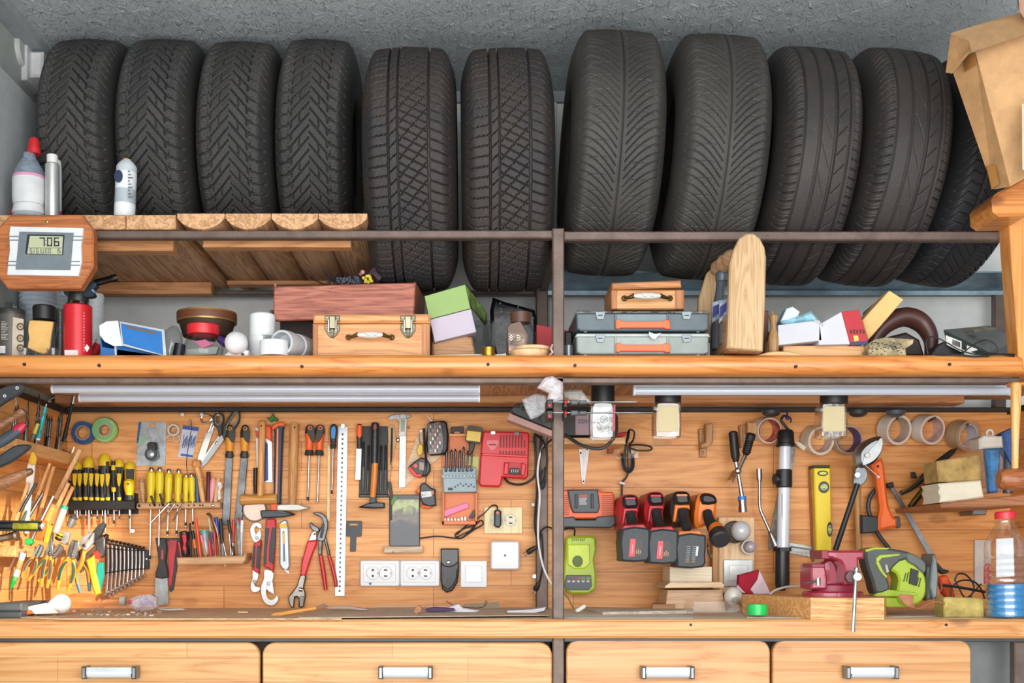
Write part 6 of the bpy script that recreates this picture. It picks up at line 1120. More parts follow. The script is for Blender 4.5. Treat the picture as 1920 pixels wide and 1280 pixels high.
tubey('grey-white round tube with teal cap in the tool bundle', 103, 1000, 120, 953, 7, .24, m('b9b4aa', .35), m('1fa08c', .4)); tubey('orange tube beside the teal-capped one', 84, 985, 99, 950, 7, .22, m('eba048', .4), m('d88a3c', .4)); tubey('short grey metal cylinder with dark top behind the pliers', 130, 988, 137, 972, 7, .42, m('8d9290', .35, .4), m('4a4c4a', .4))
t = Th('screwdriver', 'clear yellow and black screwdriver handle pointing right', 'screwdriver'); t('handle').turn((-15, 985, -.02), (79, 986, -.02), [(0, 6), (.2, 8, BLK), (.45, 10, m('8f8a1e', .15, 0, .3)), (.9, 10.5, m('8f8a1e', .15, 0, .3)), (.95, 10.5, BLK), (1, 8)], BLK, n=18); t('end_cap').turn((79, 986, -.02), (83, 987, -.02), [(0, 8), (1, 5)], m('c9b8a8', .3, .4), n=16)
for dy in (-8, 8): THINGS[-1]('grip_inlay', label='black rib').bar(-12, 985+dy, 76, 986+dy, 4, -.034, .01, BLK, .001)
t = Th('chisel', 'brushed steel handle end with wide rim below the clear screwdriver', 'steel handle'); t().turn((-14, 1012, -.02), (34, 1003, -.02), [(0, 7), (.6, 7), (.85, 9), (.9, 11), (1, 10.5)], steel('a38d7a', .35), n=18)
t = Th('marker_pen', 'multicoloured pen with bright green tip hanging below the ledge', 'pen'); t('body').turn((44, 1036, .02), (27, 1088, .02), [(0, 5.5, m('9cc0e0', .3)), (.25, 5.5, m('d8794a', .3, 0, .5)), (.6, 5.5, m('c9cfc0', .3, 0, .5)), (.85, 5.3, m('4f9a4a', .4)), (1, 5)], WHT, n=14); t('tip', label='green pointed tip').turn((27, 1086, .02), (20, 1104, .02), [(0, 5), (.5, 4), (1, 1)], m('12a03a', .3), n=12)
Th('plastic_clip', 'bright green plastic clip at the ledge end', 'clip')().slab('46,1012 52,1008 58,1010 60,1018 52,1022 46,1020', .0, .02, m('1fae50', .3), .002)
Th('file', 'thin round rod slanting down from the lower ledge', 'rod')().tube([(34, 1032, .05), (20, 1062, .06), (14, 1070, .06)], 1.5, m('c9a880', .5), n=6)
def pliers(lab, px, py, sc, rot, g1, g2, Y, jaw='long', stl=None, cat='pliers', spread=1.):
    """pivot px,py; jaws up, handles down, rotated by rot degrees clockwise"""
    t = Th('pliers', lab, cat); stl = stl or STL
    def R(p): return rotp([(px+a*sc, py+b*sc) for a, b in pts(p)], (px, py), rot)
    if jaw == 'long': js = ('-7,6 -9,-2 -6,-14 -2,-44 0,-46 0,8', '7,6 9,-2 6,-14 2,-44 0,-46 0,8')
    elif jaw == 'cut': js = ('-8,8 -11,-2 -12,-14 -2,-30 0,-30 -2,-6 0,8', '8,8 11,-2 12,-14 3,-31 1,-30 2,-6 0,8')
    else: js = ('-8,8 -11,-4 -10,-22 -7,-32 0,-33 0,8', '8,8 11,-4 10,-22 7,-32 0,-33 0,8')
    for i, j in enumerate(js): t('jaw').slab(R(j), Y-.004*i, .009, stl, .0015)
    q = R('0,0')[0]; t('pivot').ball(q[0], q[1], Y-.005, 3.4*sc, DST, n=10, sy=.4)
    for sg in (-1, 1):
        path = R([(sg*4, 6), (sg*9*spread, 18), (sg*14*spread, 38), (sg*13*spread, 62), (sg*11*spread, 80)])
        b = t('grip', label='moulded handle grip'); b.tube([(a, b_, Y+.003+.002*sg) for a, b_ in path], [3.4*sc, 4.4*sc, 5.4*sc, 5*sc, 3.6*sc], g1, n=10, fl=.8)
        if g2:
            path2 = R([(sg*6, 16), (sg*11.5*spread, 26), (sg*14.5*spread, 40), (sg*13.5*spread, 60)]); t('grip_inlay', under=b, label='second-colour strip').tube([(a, b_, Y-.001-.004*sc) for a, b_ in path2], [2*sc, 3*sc, 3.2*sc, 2.4*sc], g2, n=8, fl=.6)
    return t
AMB = m('f08c2a', .4); AM2 = m('f2a035', .4); GK = m('4a4e4e', .5); TL = m('1f9c8c', .35); BL = m('5f86a0', .4)
pliers('small pliers with orange and dark grips at the left of the lower ledge', 68, 1040, .62, 25, AMB, GK, .02, 'flat'); pliers('orange and grey pliers, dark-tipped handles, front of the row', 92, 1036, .82, 8, AMB, GK, .08, 'long', spread=.6)
pliers('yellow-handled pliers partly behind, under the ledge', 100, 1040, .7, 38, m('e8b62a', .4), m('3b6a5a', .4), .16, 'flat'); pliers('combination pliers with yellow and dark green grips', 134, 1040, .86, 14, AM2, m('25584e', .45), .2, 'flat')
pliers('shiny side cutters with orange handles opened wide', 158, 1022, .95, 32, AM2, AMB, .24, 'cut', m('d6d8da', .25, .7)); pliers('blue-grey handled pliers behind the orange cutters', 150, 1046, .8, -8, BL, AM2, .3, 'flat', DST)
pliers('dark steel cutting pliers pointing up right', 186, 1020, .8, 38, m('6a5a4a', .5), None, .4, 'cut', steel('5e5e60', .35), spread=.4)
t = Th('crimping_pliers', 'crimping tool with yellow and teal long handles', 'crimping tool'); t('head').slab('178,1012 192,1004 196,1010 196,1040 190,1046 180,1036', .30, .012, steel('77797a', .35), .002); t('trigger', label='red clip').slab('172,1036 180,1032 188,1040 184,1048 176,1046', .29, .012, m('e2402c', .4), .003); t('grip', label='yellow handle').slab('160,1050 176,1040 178,1070 188,1112 178,1116 172,1100 166,1070', .285, .014, m('edc52a', .4), .004); t('grip', label='teal handle').slab('182,1054 193,1054 194,1078 188,1106 182,1092 180,1070', .295, .014, TL, .003)
Th('tin_snips', 'grey jaws of a larger cutter behind the orange side cutters', 'cutter')().slab('165,1006 184,984 194,978 198,984 190,1002 178,1020 168,1022', .34, .012, DST, .002)
Th('wire_brush', 'small yellow and black spring tool between the pliers', 'spring tool')().turn((108, 1012, .2), (114, 1000, .2), [(0, 5), (.2, 7, BLK), (.4, 5.5, YEL), (.6, 7, BLK), (.8, 5.5, YEL), (1, 4)], BLK, n=14)
for i, (x0, y0, x1, y1, w) in enumerate(((72, 1012, 80, 975, 13), (84, 1018, 92, 984, 9), (118, 1020, 124, 996, 14))):
    Th('plastic_tool', ('orange flat handle standing on the lower ledge', 'yellow translucent handle standing on the lower ledge', 'silver-white gripping tool between the pliers heads')[i], 'handle')().bar(x0, y0, x1, y1, w, .1+.06*i, .014, (m('e0702c', .4), m('d8b030', .2, 0, .3), m('c9c6c0', .3, .5))[i], .002)
# ---------------------------------------------------------------- right back panel
def tapewall(lab, x, y, R, r, w, yaw, pitch, mo, mi, tail=None):
    t = Th('tape_roll', lab, 'tape', 'packing tape rolls hung on nails'); t('roll').ring(x, y, YF-w-.002, R, r+1.5, w, mo, mi, yaw=yaw, pitch=pitch, n=36); t('core', label='cardboard core').ring(x, y, YF-w-.003, r+1.6, r, w+.001, mi, mi, yaw=yaw, pitch=pitch, n=36)
    if tail: t('tail').slab(tail, YF-w*.7, .001, mo, 0)
    return t
TP = m('dfd5ca', .35, 0, .03); TPI = m('cdb9b4', .5, 0, .12)
tapewall('clear tape roll with red and blue printed core near the inspection lamp', 1443, 807, 24, 20.5, .045, -14, 10, TP, m('c26a62', .5, 0, .6))
tapewall('whitish masking tape roll with loose end, left of the second hanging jar', 1540, 826, 27, 22, .045, -14, 10, m('dccfb8', .4), TPI, '1489,826 1500,829 1512,838 1508,845 1496,836')
tapewall('tape roll with purple printed core, right of the second hanging jar', 1592, 824, 26, 22.5, .045, -8, 6, m('b7a58c', .3, 0, .05), m('5a4a86', .5, 0, .4))
tapewall('packing tape roll with black nail, first of the right three', 1686, 806, 28, 22.5, .045, -20, 12, TP, m('b9a99a', .5, 0, .1))
tapewall('packing tape roll with pink print inside, middle of the right three', 1749, 806, 27.5, 22.5, .045, -19, 12, TP, m('cbaaa6', .5, 0, .25), '1714,798 1722,794 1726,800 1718,806')
tapewall('glossy brown-clear packing tape roll above the garden shears', 1816, 817, 28, 20, .045, -20, 12, m('b09578', .25, 0, .05), m('c3c6d4', .5, 0, .08))
for i, (x, y) in enumerate(((1683, 784), (1753, 783), (1815, 795))): Th('nail', 'black nail holding the '+('first', 'middle', 'third')[i]+' of the three right-hand tape rolls', 'nail')().turn((x, y, YF-.07), (x-12, y+7, YF), [(0, 2.4), (.1, 2.2), (.12, 1.5), (1, 1.5)], BLK, n=8)
# hanging jars
def hjar(lab, x, y0, y1, w, front, x2=None):
    t = Th('spice_jar', lab, 'jar', 'square glass jars hung under the shelf'); Y = .16; c = P(x, y0, Y)
    t('lid', label='black lid screwed to the shelf').turn((x, pz(ZS-.0225, Y), Y), (x, y0+4, Y), [(0, w*.48), (1, w*.48)], BLK, n=24)
    b = t('jar_body'); b.slab(smooth_closed([(x-w/2+2, y0+6), (x-w/2, y0+20), (x-w/2, y1-12), (x-w/2+5, y1-1), (x+w/2-5, y1-1), (x+w/2, y1-12), (x+w/2, y0+20), (x+w/2-2, y0+6), (x+w/2-8, y0), (x-w/2+8, y0)], 3), Y-.025, .05, clear('c3c2b4', .8, .08), .006)
    if front: t('wrapper', label='blank cream label').slab(smooth_closed([(x-w/2+7, y0+10), (x+w/2-6, y0+10), (x+w/2-5, y1-14), (x-w/2+7, y1-14)], 2) if 0 else rrect(x-w/2+6, y0+8, x+w/2-6, y1-13, 4), Y-.0275, .003, m('c4b68e', .6, 0, .02), .001)
    else:
        for r in (18, 9): t('contents', label='dark spoon-like thing inside').ring(x+2, (y0+y1)/2-2, Y-.018, r*.55, r*.5, .004, STL, n=24)
        t('contents').slab(circ(x+2, y1-32, 9, 14, 14), Y-.01, .01, m('4c4a42', .5), .001)
    return t
hjar('hanging square jar with a blank cream label, first right of the post', 1252.5, 752, 822, 51, 1); hjar('hanging square jar with a cream label above the yellow level', 1563.5, 753, 822, 53, 1); hjar('hanging clear jar in front of the power supply, without label', 1130.5, 752, 824, 46, 0)
THINGS[-1]('wrapper', label='red printed strip').slab('1150,758 1154,758 1153,808 1149,808', .132, .004, m('a83a3a', .5, 0, .4), 0)
# strip of black pot bottoms under the beam
for i, x in enumerate((1446, 1609, 1680)): Th('lamp_puck', 'dark round puck under the beam, '+('above the red-printed tape', 'right of the second hanging jar', 'over the first of the right three tapes')[i], 'puck')().turn((x, 770, .5), (x, 781, .5), [(0, 18), (.6, 16), (1, 9)], m('33383c', .4) if i < 2 else m('4f5a63', .4), n=24)
# power supply and shelf
t = Th('bracket_shelf', 'small wooden shelf on a white bracket right of the post', 'shelf'); t('board').box(1058, 820, 1173, 832, YF-.16, .16, wood('dcae78', 'ba8550', 'x', 1.2, .5), .002); b = t('bracket', label='white steel bracket'); b.slab('1085,829 1107,829 1105,845 1097,905 1094,908 1091,905 1086,850', YF-.006, .005, m('e4e4e4', .4), .001); b.box(1093.5, 832, 1096.5, 898, YF-.012, .008, m('f0f0f0', .4), .001)
for y in ((1089, 849), (1101, 842), (1094, 902)): t('screw').ball(y[0], y[1], YF-.007, 1.8, DST, n=8)
t = Th('power_supply', 'black power supply box with handwritten 220/12 on a lilac label', 'power supply'); t('housing').box(1056, 775, 1156, 818, .47, .11, BLK, .003); t('wrapper', label='lilac paper label').box(1079, 774, 1128, 815, .469, .002, m('a9939c', .6, 0, .05), 0); t('lettering').text('220/12', 1083, 793, 7.5, .4685, m('232a5c'), w=34)
t = Th('power_cable', 'thick dark cable looping under the power supply', 'cable'); t().tube([(1060, 815, .43), (1090, 834, .38), (1124, 841, .36), (1143, 830, .36), (1155, 810, .38), (1155, 780, .42)], 3.4, m('3a3d40', .5)); t = Th('cable_connector', 'red cable connector at the end of the small shelf', 'connector'); t().turn((1156, 817, .5), (1174, 812, .5), [(0, 3), (.5, 4), (1, 3)], RED, n=10)
t = Th('coiled_cable', 'bundle of black cable taped to the panel left of the tool row', 'cable'); b = t('loop')
b.tube([(1176, 812, .56), (1182, 805, .55), (1189, 810, .55), (1187, 825, .56), (1178, 838, .57), (1177, 868, .575), (1181, 882, .575), (1184, 868, .575), (1181, 840, .57), (1184, 834, .565), (1205, 834, .56), (1221, 838, .56), (1218, 844, .56), (1196, 844, .56), (1183, 840, .565)], 1.7, BLK); b.tube([(1172, 832, .56), (1178, 820, .55), (1179, 808, .555), (1172, 845, .57), (1172, 872, .575), (1178, 883, .575), (1174, 895, .58), (1167, 905, .585), (1166, 930, .585)], 1.9, BLK)
b.tube([(1166, 850, .575), (1169, 875, .57), (1178, 885, .57), (1187, 876, .57), (1187, 850, .575)], 2.4, BLK); t('tape_strip', label='clear tape strip').slab('1155,842 1196,840 1197,858 1156,861', YF-.03, .001, clear('e8e4da', .25), 0); t('cable_tie', label='white clip').bar(1162, 904, 1172, 907, 4, .57, .01, WHT, .001)
Th('wall_bracket', 'little rusty square bracket under the small shelf', 'bracket')().slab('1141,838 1151,838 1150,849 1140,849', YF-.02, .02, m('8a4a2c', .6), .001)
# sander, bags, clamps on the post
t = Th('sanding_block', 'long hand sander with dark top and pale abrasive side, left of the post', 'sander'); t('body', label='dark grey body').slab('958,767 968,756 985,754 1010,766 1036,786 1036,806 963,776', .30, .05, m('3c3f42', .5), .003); t('abrasive', label='dusty pink abrasive strip').slab('955,774 1038,808 1038,819 951,786', .285, .06, m('b8938c', .8, 0, .05, .3, 200.), .001); 
for x in (966, 978, 990): t('clip').box(x, 758+(x-966)*.4, x+9, 764+(x-966)*.4, .296, .01, BLK, .001)
k = t('knob', label='black knob with white centre'); k.turn((1024, 783, .27), (1024, 783, .30), [(0, 9), (1, 9)], BLK, n=18); k.ball(1025, 783, .27, 3.2, WHT, n=10, sy=.4)
t = Th('clear_bag', 'crinkled clear bag with small screws hanging left of the post', 'bag'); t('film').slab('979,748 1003,737 1023,740 1031,765 1010,780 996,785 988,772', .14, .02, film('d7dbe2', .6), .004); b = t('screws', stuff=True)
for i in range(26): x = 992+rnd.random()*28; y = 752+rnd.random()*22; b.bar(x, y, x+4, y+3, 1.6, .143, .003, STL, 0)
Th('clear_bag', 'crumpled clear bag wrapped over the front of the post top', 'bag')().slab('1008,725 1022,707 1036,704 1050,712 1056,716 1056,748 1040,752 1026,750 1030,735 1016,728', -.045, .03, film('d9d2d8', .55), .006)
t = Th('clear_bag', 'clear bag with a metal coil lying right of the post top', 'bag'); t('film').slab('1057,730 1090,730 1100,742 1112,755 1075,752 1058,742', .10, .03, film('d8d8d4', .5), .005); t('coil').turn((1057, 735, .11), (1088, 735, .11), [(j/14, 5 if j % 2 else 3.6) for j in range(15)], STL, n=12)
for i, y in enumerate((754, 774)):
    t = Th('bar_clamp', ('upper', 'lower')[i]+' black bar clamp with red buttons gripping the central post', 'clamp', 'bar clamps on the central post'); t('bar').box(1034, y-2, 1195+i*30, y+.6, -.038, .006, DST, .0005)
    t('jaw').box(1025, y-5, 1037, y+12, -.05, .07, BLK, .002); t('jaw').box(1057, y-4, 1064, y+10, -.05, .07, BLK, .002); t('trigger', label='red release buttons').slab([(1027, y+3), (1034, y+4), (1033, y+9), (1028, y+8)], -.056, .01, RED, .001); t('trigger').ball(1061, y, -.05, 3.4, RED, n=10)
    t('slide', label='grey sliding grips').box(1070, y-5, 1084, y+4, -.045, .02, m('4a4f55', .45), .002); t('slide').box(1086, y-4, 1100, y+3, -.045, .02, m('4a4f55', .45), .002)
# cables left of post
def cab(lab, path, r, mt, nme='cable'): Th(nme, lab, 'cable')().tube(path, r, mt)
cab('long black cable running down the rear post', [(1016, 810, .54), (1012, 850, .54), (1010, 900, .545), (1004, 950, .55), (1003, 990, .55), (1012, 1030, .545)], 2., BLK)
cab('bunch of black cable hanging before the rear post', [(1006, 815, .55), (1020, 830, .53), (1026, 860, .53), (1022, 890, .53), (1014, 910, .535), (1010, 895, .535), (1014, 850, .53), (1022, 835, .52), (1034, 824, .5)], 2., BLK)
cab('looped black cord end at the rear post middle', [(1018, 880, .53), (1012, 900, .53), (1016, 916, .53), (1022, 905, .53), (1022, 875, .53)], 2., BLK)
cab('white cable curving down the rear post to the right', [(1030, 828, .53), (1018, 838, .53), (1011, 860, .53), (1008, 890, .53), (1012, 930, .53), (1009, 980, .53), (1010, 1020, .53), (1018, 1060, .52), (1028, 1084, .52), (1036, 1096, .52)], 2., m('e2e3e6', .35))
for i, (x0, y0, x1, y1, pa) in enumerate(((1007, 1024, 982, 1040, [(1007, 1024, .55), (1012, 1008, .545), (1015, 995, .54), (1024, 988, .53), (1036, 990, .52)]), (1012, 1090, 1000, 1112, [(1012, 1090, .55), (1016, 1070, .54), (1018, 1040, .54), (1016, 1000, .54)]))):
    t = Th('plug', ('black two-pin plug pointing left toward the white junction box', 'black two-pin plug hanging straight down by the rear post')[i], 'plug'); t('body').turn((x0, y0, .55), (x0+(x1-x0)*.75, y0+(y1-y0)*.75, .56), [(0, 2), (.3, 4), (.7, 5.5), (1, 4.5)], BLK, n=12, fl=.7)
    for d in (-2.4, 2.4): a = (x0+(x1-x0)*.75, y0+(y1-y0)*.75); n_ = Vector((-(y1-y0), x1-x0)).normalized(); t('pin').turn((a[0]+n_.x*d, a[1]+n_.y*d, .56), (x1+n_.x*d*1.2, y1+n_.y*d*1.2, .56), [(0, 1), (1, .9)], CHR, n=8)
    t('cord').tube(pa, 1.7, BLK)
Th('cord_clip', 'white cable clip by the post halfway down', 'clip')().box(997, 943, 1004, 949, .56, .04, WHT, .001)
# wooden hooks
HK = wood('b98a5c', '8f6238', 'z', 1.6, .55)
t = Th('coat_hook', 'small wooden double hook screwed to the right panel', 'hook'); t('plate').slab('1310,804 1324,804 1325,857 1312,857', YF-.012, .012, HK, .002); t('arm').slab('1324,794 1336,793 1338,800 1337,829 1328,838 1314,840 1314,832 1324,828', YF-.045, .035, HK, .003)
for y in (811, 848): THINGS[-1]('screw').ball(1318, y, YF-.013, 2.3, CHR, n=8)
t = Th('coat_hook', 'wooden hook block behind the black grips and the red-printed tape', 'hook'); t('plate').slab('1385,797 1401,796 1400,835 1388,840', YF-.012, .012, HK, .002); t('arm').slab('1402,791 1419,791 1419,812 1414,815 1402,812', YF-.045, .04, wood('cf9f6c', 'a87546', 'z', 1.6, .55), .003)
t = Th('socket_wrench', 'ratchet wrench with black ribbed grip and blue-ringed socket', 'wrench'); t('grip').turn((1409, 812, .46), (1398, 852, .48), [(0, 6), (.05, 9), (.3, 9)]+[(.3+.055*j, 7.6 if j % 2 else 8.6) for j in range(11)]+[(1, 5.5)], BLK, n=16); t('shaft').turn((1398, 852, .48), (1386, 878, .5), [(0, 4), (1, 3.6)], STL, n=12); t('ratchet_head').ball(1384, 882, .5, 6.5, STL, n=14, sy=.6)
t('shaft', label='long steel extension').turn((1384, 886, .52), (1391, 930, .52), [(0, 3.6), (.6, 3.8), (1, 4.4)], STL, n=12); t('blue_ring', label='bright blue ring').turn((1391, 930, .52), (1391.6, 937, .52), [(0, 8), (1, 8.3)], m('2a7ac8', .35), n=16); t('socket').turn((1391.6, 937, .52), (1393, 960, .52), [(0, 7.5), (.5, 7), (.51, 8), (1, 8), (1, 5)], STL, n=16)
t = Th('soldering_handle', 'second black rubber grip on a chrome bar, left of the ratchet', 'tool'); t('grip').turn((1374, 808, .54), (1380, 866, .54), [(0, 5), (.05, 8.5), (.8, 8.5), (1, 5)], BLK, n=16); t('shaft').turn((1380, 866, .54), (1383, 884, .54), [(0, 4), (1, 4)], STL, n=12)
Th('wooden_peg', 'slanted wooden peg stub behind the chrome ratchet bar', 'peg')().turn((1368, 904, .50), (1378, 885, YF), [(0, 5), (.2, 6), (1, 5)], HK, n=12)
t = Th('rim_wrench', 'bent socket wrench with a socket at each end', 'wrench'); t('socket').turn((1423, 879, .55), (1424, 908, .55), [(0, 4), (0, 5.5), (.65, 5.3), (.8, 3.6), (1, 3.4)], STL, n=14); t('shaft').tube([(1424, 906, .55), (1424, 940, .55), (1426, 956, .55), (1434, 975, .55), (1443, 995, .55)], 3., STL, n=10); t('socket').turn((1443, 995, .55), (1455, 1024, .54), [(0, 3.5), (.2, 5), (.5, 5), (.52, 6.2), (1, 6.6), (1, 4)], STL, n=14)
t = Th('framing_square', 'dull steel framing square behind the inspection lamp', 'set square'); t('blade').slab('1476,836 1492,836 1478,930 1456,1027 1441,1031 1440,1018', YF-.006, .003, steel('8d8f88', .5, .3), .0003); t('blade', label='horizontal arm').slab('1480,1017 1529,1025 1529,1046 1481,1037', YF-.008, .003, steel('a7a9a4', .45, .2), .0003); t('blade').slab('1482,1023 1529,1030 1529,1033 1482,1026', YF-.009, .001, m('6b6d68', .5), 0)
t = Th('inspection_lamp', 'tubular inspection lamp with black ends hanging from a hook', 'inspection lamp'); t('hook').tube([(1478, 806, .54), (1472, 798, .54), (1465, 788, .54), (1469, 780, .54), (1478, 781, .54), (1483, 786, .54), (1482, 792, .54)], [3, 2.6, 2.4, 2.2, 2, 1.8, 1.4], BLK, n=10)
t('end_cap').turn((1473, 806, .53), (1473, 837, .53), [(0, 12), (.15, 15), (.8, 16), (.85, 18), (1, 18)], BLK, n=22); t('tube', label='white frosted tube').turn((1472, 836, .53), (1468, 1030, .53), [(0, 10.5), (1, 11.5)], m('d3d9e4', .15, 0, 0, coat=.5), n=22); t('clamp').turn((1470, 880, .53), (1470, 914, .53), [(0, 13), (.05, 15), (.95, 15), (1, 13)], BLK, n=20); t('clamp', label='round side knob').turn((1452, 898, .52), (1466, 898, .525), [(0, 10), (.3, 11), (.6, 8), (1, 12)], BLK, n=18)
t('end_cap', label='hex collar').turn((1467, 1026, .53), (1467, 1033, .53), [(0, 17), (1, 17)], BLK, n=6); t('grip', label='long black grip').turn((1467, 1033, .53), (1467, 1107, .53), [(0, 13), (.75, 13.5), (.93, 12.5), (.95, 6), (1, 5)], m('24262a', .35), n=22); t('lettering').box(1466, 925, 1467, 970, .513, .001, m('7a808a'), 0)
t = Th('blue_string', 'short blue wire holding the lamp hook', 'wire'); t().tube([(1475, 770, .56), (1476, 778, .54), (1474, 784, .53), (1479, 786, .53)], 1.8, m('2a3a9c', .4), n=8)
t = Th('spirit_level', 'bright yellow spirit level with black end cap', 'spirit level'); YL = m('e8cc1e', .35, 0, .02); t('body').slab('1526,876 1557,876 1561,1056 1532,1056', .55, .045, YL, .003); t('end_cap').slab('1525,872 1556,871.5 1556,877 1525,877', .545, .05, BLK, .001)
def wlevel(x, y, rx, ry): v = t('vial', label='bubble vial'); v.slab(circ(x, y, rx, 20, ry), .548, .004, m('22261e', .3), .0006); v.slab(circ(x, y, rx*.72, 16, ry*.6), .5475, .002, m('b9c3a0', .2, 0, .4), .0002); v.box(x-rx*.6, y-1.6, x+rx*.6, y+1.6, .5465, .001, m('c8d82a', .3), 0)
wlevel(1543, 887, 10, 5); wlevel(1545, 913, 10, 11); wlevel(1556, 992, 5, 14)
Th('wooden_strip', 'narrow wooden strip showing along the left side of the yellow level', 'wood strip')().slab('1520,880 1527,880 1532,1056 1527,1056', YF-.03, .03, HK, .001)
t = Th('desk_lamp', 'silver oval desk lamp head on a black arm', 'lamp'); t('shade', label='silver oval reflector').slab('1652,817 1657,822 1657,840 1652,853 1640,868 1622,876 1611,873 1607,860 1608,846 1618,832 1636,820', .42, .05, steel('9da3a8', .35, .1), .012, sm=3); t('reflector', label='bright inner dish').slab('1653,820 1655,832 1651,848 1640,862 1626,870 1618,871 1620,858 1632,842 1645,828', .418, .004, m('c9cfd2', .25, .5, .1), .0006, sm=3)
t('bulb_holder').ball(1627, 853, .415, 5, m('d8d6c8', .3), n=12, sy=.4); t('joint').turn((1608, 890, .41), (1608, 890, .44), [(0, 5), (.3, 6), (1, 6)], STL, n=16); t('bracket').slab('1606,876 1620,874 1628,890 1620,906 1608,912 1600,905 1602,888', .44, .02, steel('8b9196', .4), .002, sm=2); t('arm', label='black tube arm').turn((1608, 906, .44), (1566, 1032, .47), [(0, 5), (1, 5.5)], BLK, n=12); t('trigger').tube([(1622, 872, .41), (1636, 884, .41), (1646, 893, .41)], [1, 1, 1.2], STL, n=6); t('trigger').ball(1647, 894, .41, 3, m('d8c8cc', .3), n=10)
t = Th('hammer_shaft', 'worn wooden hammer handle hanging between level and axe', 'hammer handle'); t().turn((1606, 872, .56), (1610, 1030, .56), [(0, 7), (.05, 8), (.3, 7), (.7, 6.2), (1, 6.8)], wood('b5854f', '8a5c30', 'z', 1.6, .5), n=14)
t = Th('axe', 'hatchet with orange handle and black head', 'axe'); t('handle', label='orange handle').slab('1634,870 1644,862 1655,858 1659,872 1664,920 1668,950 1676,968 1684,972 1683,988 1647,995 1648,970 1652,955 1648,920 1644,890', .53, .035, m('ee6c2c', .4, 0, .03), .008); t('hole').ball(1646, 874, .529, 2.6, BLK, n=10, sy=.3)
t('blade', label='black axe head').slab('1615,965 1646,968 1648,995 1640,998 1616,1000', .535, .02, m('1f2328', .35), .003); t('blade', label='grey poll').slab('1680,968 1687,967 1690,985 1687,990 1682,989', .535, .025, m('3f464e', .4), .002)
t = Th('bow_saw', 'bow saw with round black frame and toothed blade running down right', 'saw'); t('frame').tube([(1655, 912, .57), (1644, 916, .57), (1632, 930, .57), (1628, 950, .57), (1632, 968, .57), (1646, 1000, .57), (1667, 1028, .57)], [4, 4, 4.2, 4.2, 4.2, 4, 4], m('30363c', .45), n=10); t('blade').slab('1668,912 1674,909 1750,1038 1747,1050 1740,1040', .56, .004, steel('8a8f94', .35), .0004)
b = t('teeth', label='saw teeth')
for i in range(30): f = i/30; x, y = 1677+f*68, 916+f*116; b.slab([(x, y), (x+3.4, y+1), (x+1.2, y+3.4)], .561, .002, STL, 0)
t('clamp').slab('1662,906 1675,903 1677,912 1667,915', .55, .02, BLK, .002); t('blade', label='white ferrule').bar(1672, 914, 1681, 927, 7, .553, .01, STL, .001)
t = Th('garden_shears', 'garden shears with black and amber handles behind the sponges', 'shears'); SH = m('8a6a1e', .3, 0, .15); t('handle').tube([(1760, 878, .55), (1738, 888, .55), (1712, 912, .55), (1688, 925, .55)], [6, 6, 5.5, 4.5], m('2c2a26', .4), n=12); t('grip_inlay', label='amber strip').tube([(1724, 896, .543), (1710, 908, .543), (1692, 921, .543)], 1.3, SH, n=6); t('handle').tube([(1752, 888, .56), (1740, 908, .56), (1722, 930, .56), (1706, 950, .56)], [6, 6.5, 6, 5], m('2c2a22', .4), n=12); t('grip_inlay', label='amber strip').tube([(1740, 905, .551), (1725, 925, .551), (1708, 946, .551)], 1.8, SH, n=6)
t('blade').slab('1744,880 1752,866 1765,856 1784,842 1796,840 1790,850 1770,868 1756,884 1748,890', .54, .012, m('23211e', .35, .4), .002); t('rivet').ball(1747, 875, .538, 3, CHR, n=8); t('rivet').ball(1755, 886, .538, 3, CHR, n=8); t('stopper').slab('1711,884 1717,885 1720,896 1712,896', .54, .02, BLK, .002); t('stopper').slab('1738,908 1752,908 1752,915 1742,912', .545, .02, BLK, .002)
# right ledge and contents
t = Th('corner_ledge', 'thick wooden corner ledge at right holding sponges and a case', 'ledge'); t('board').slab('1763,944 1800,938 1850,933 1935,925 1935,948 1860,951 1780,953 1766,952', .26, .33, wood('b07850', '8a5636', 'x', 1.2, .5), .004); t('bracket', label='grey steel bracket').slab('1824,954 1852,953 1849,965 1824,965', .50, .09, steel('8d9294', .4), .002)
t = Th('sponge', 'brownish yellow sponge lying on the white foam', 'sponge'); t().slab('1757,864 1840,850 1842,901 1800,903 1760,903', .28, .10, m('b0925a', .95, 0, .2, 1., 130.), .004); t = Th('foam_block', 'wavy white foam block under the brownish sponge', 'foam block'); t().slab('1759,906 1840,900 1846,932 1800,939 1762,942 1764,930 1760,922 1763,914', .27, .12, m('ddd6c2', .9, 0, .03, .4, 60.), .004)
t = Th('plastic_case', 'tall clear plastic case with bright blue contents', 'case'); t('case').slab('1835,822 1845,816 1880,817 1884,826 1882,921 1856,925 1842,925', .27, .09, clear('d4d6d4', .35, .2), .004); t('hanger').ring(1856, 812, .30, 8, 4, .006, m('b9b6ae', .4), n=16); t('contents', label='bright blue tube').slab('1850,840 1877,839 1876,878 1872,923 1858,924', .30, .03, m('1f78b8', .3, 0, .4), .006); t('lid', label='frosted top').slab('1836,822 1845,816 1880,817 1882,838 1850,840 1837,842', .266, .06, m('c2bcb2', .4), .004)
Th('blue_cloth', 'bunched blue cloth at the right edge above the mallet', 'cloth')().slab('1880,812 1892,806 1905,800 1915,806 1915,850 1900,870 1884,840', .30, .05, m('3c5c96', .8, 0, .3, .8, 30.), .008); Th('glass_bottle', 'dark small bottle standing behind the mallet', 'bottle')().turn((1890, 924, .33), (1890, 838, .33), [(0, 9), (.7, 9), (.8, 5), (1, 5)], m('4a5458', .3), n=14)
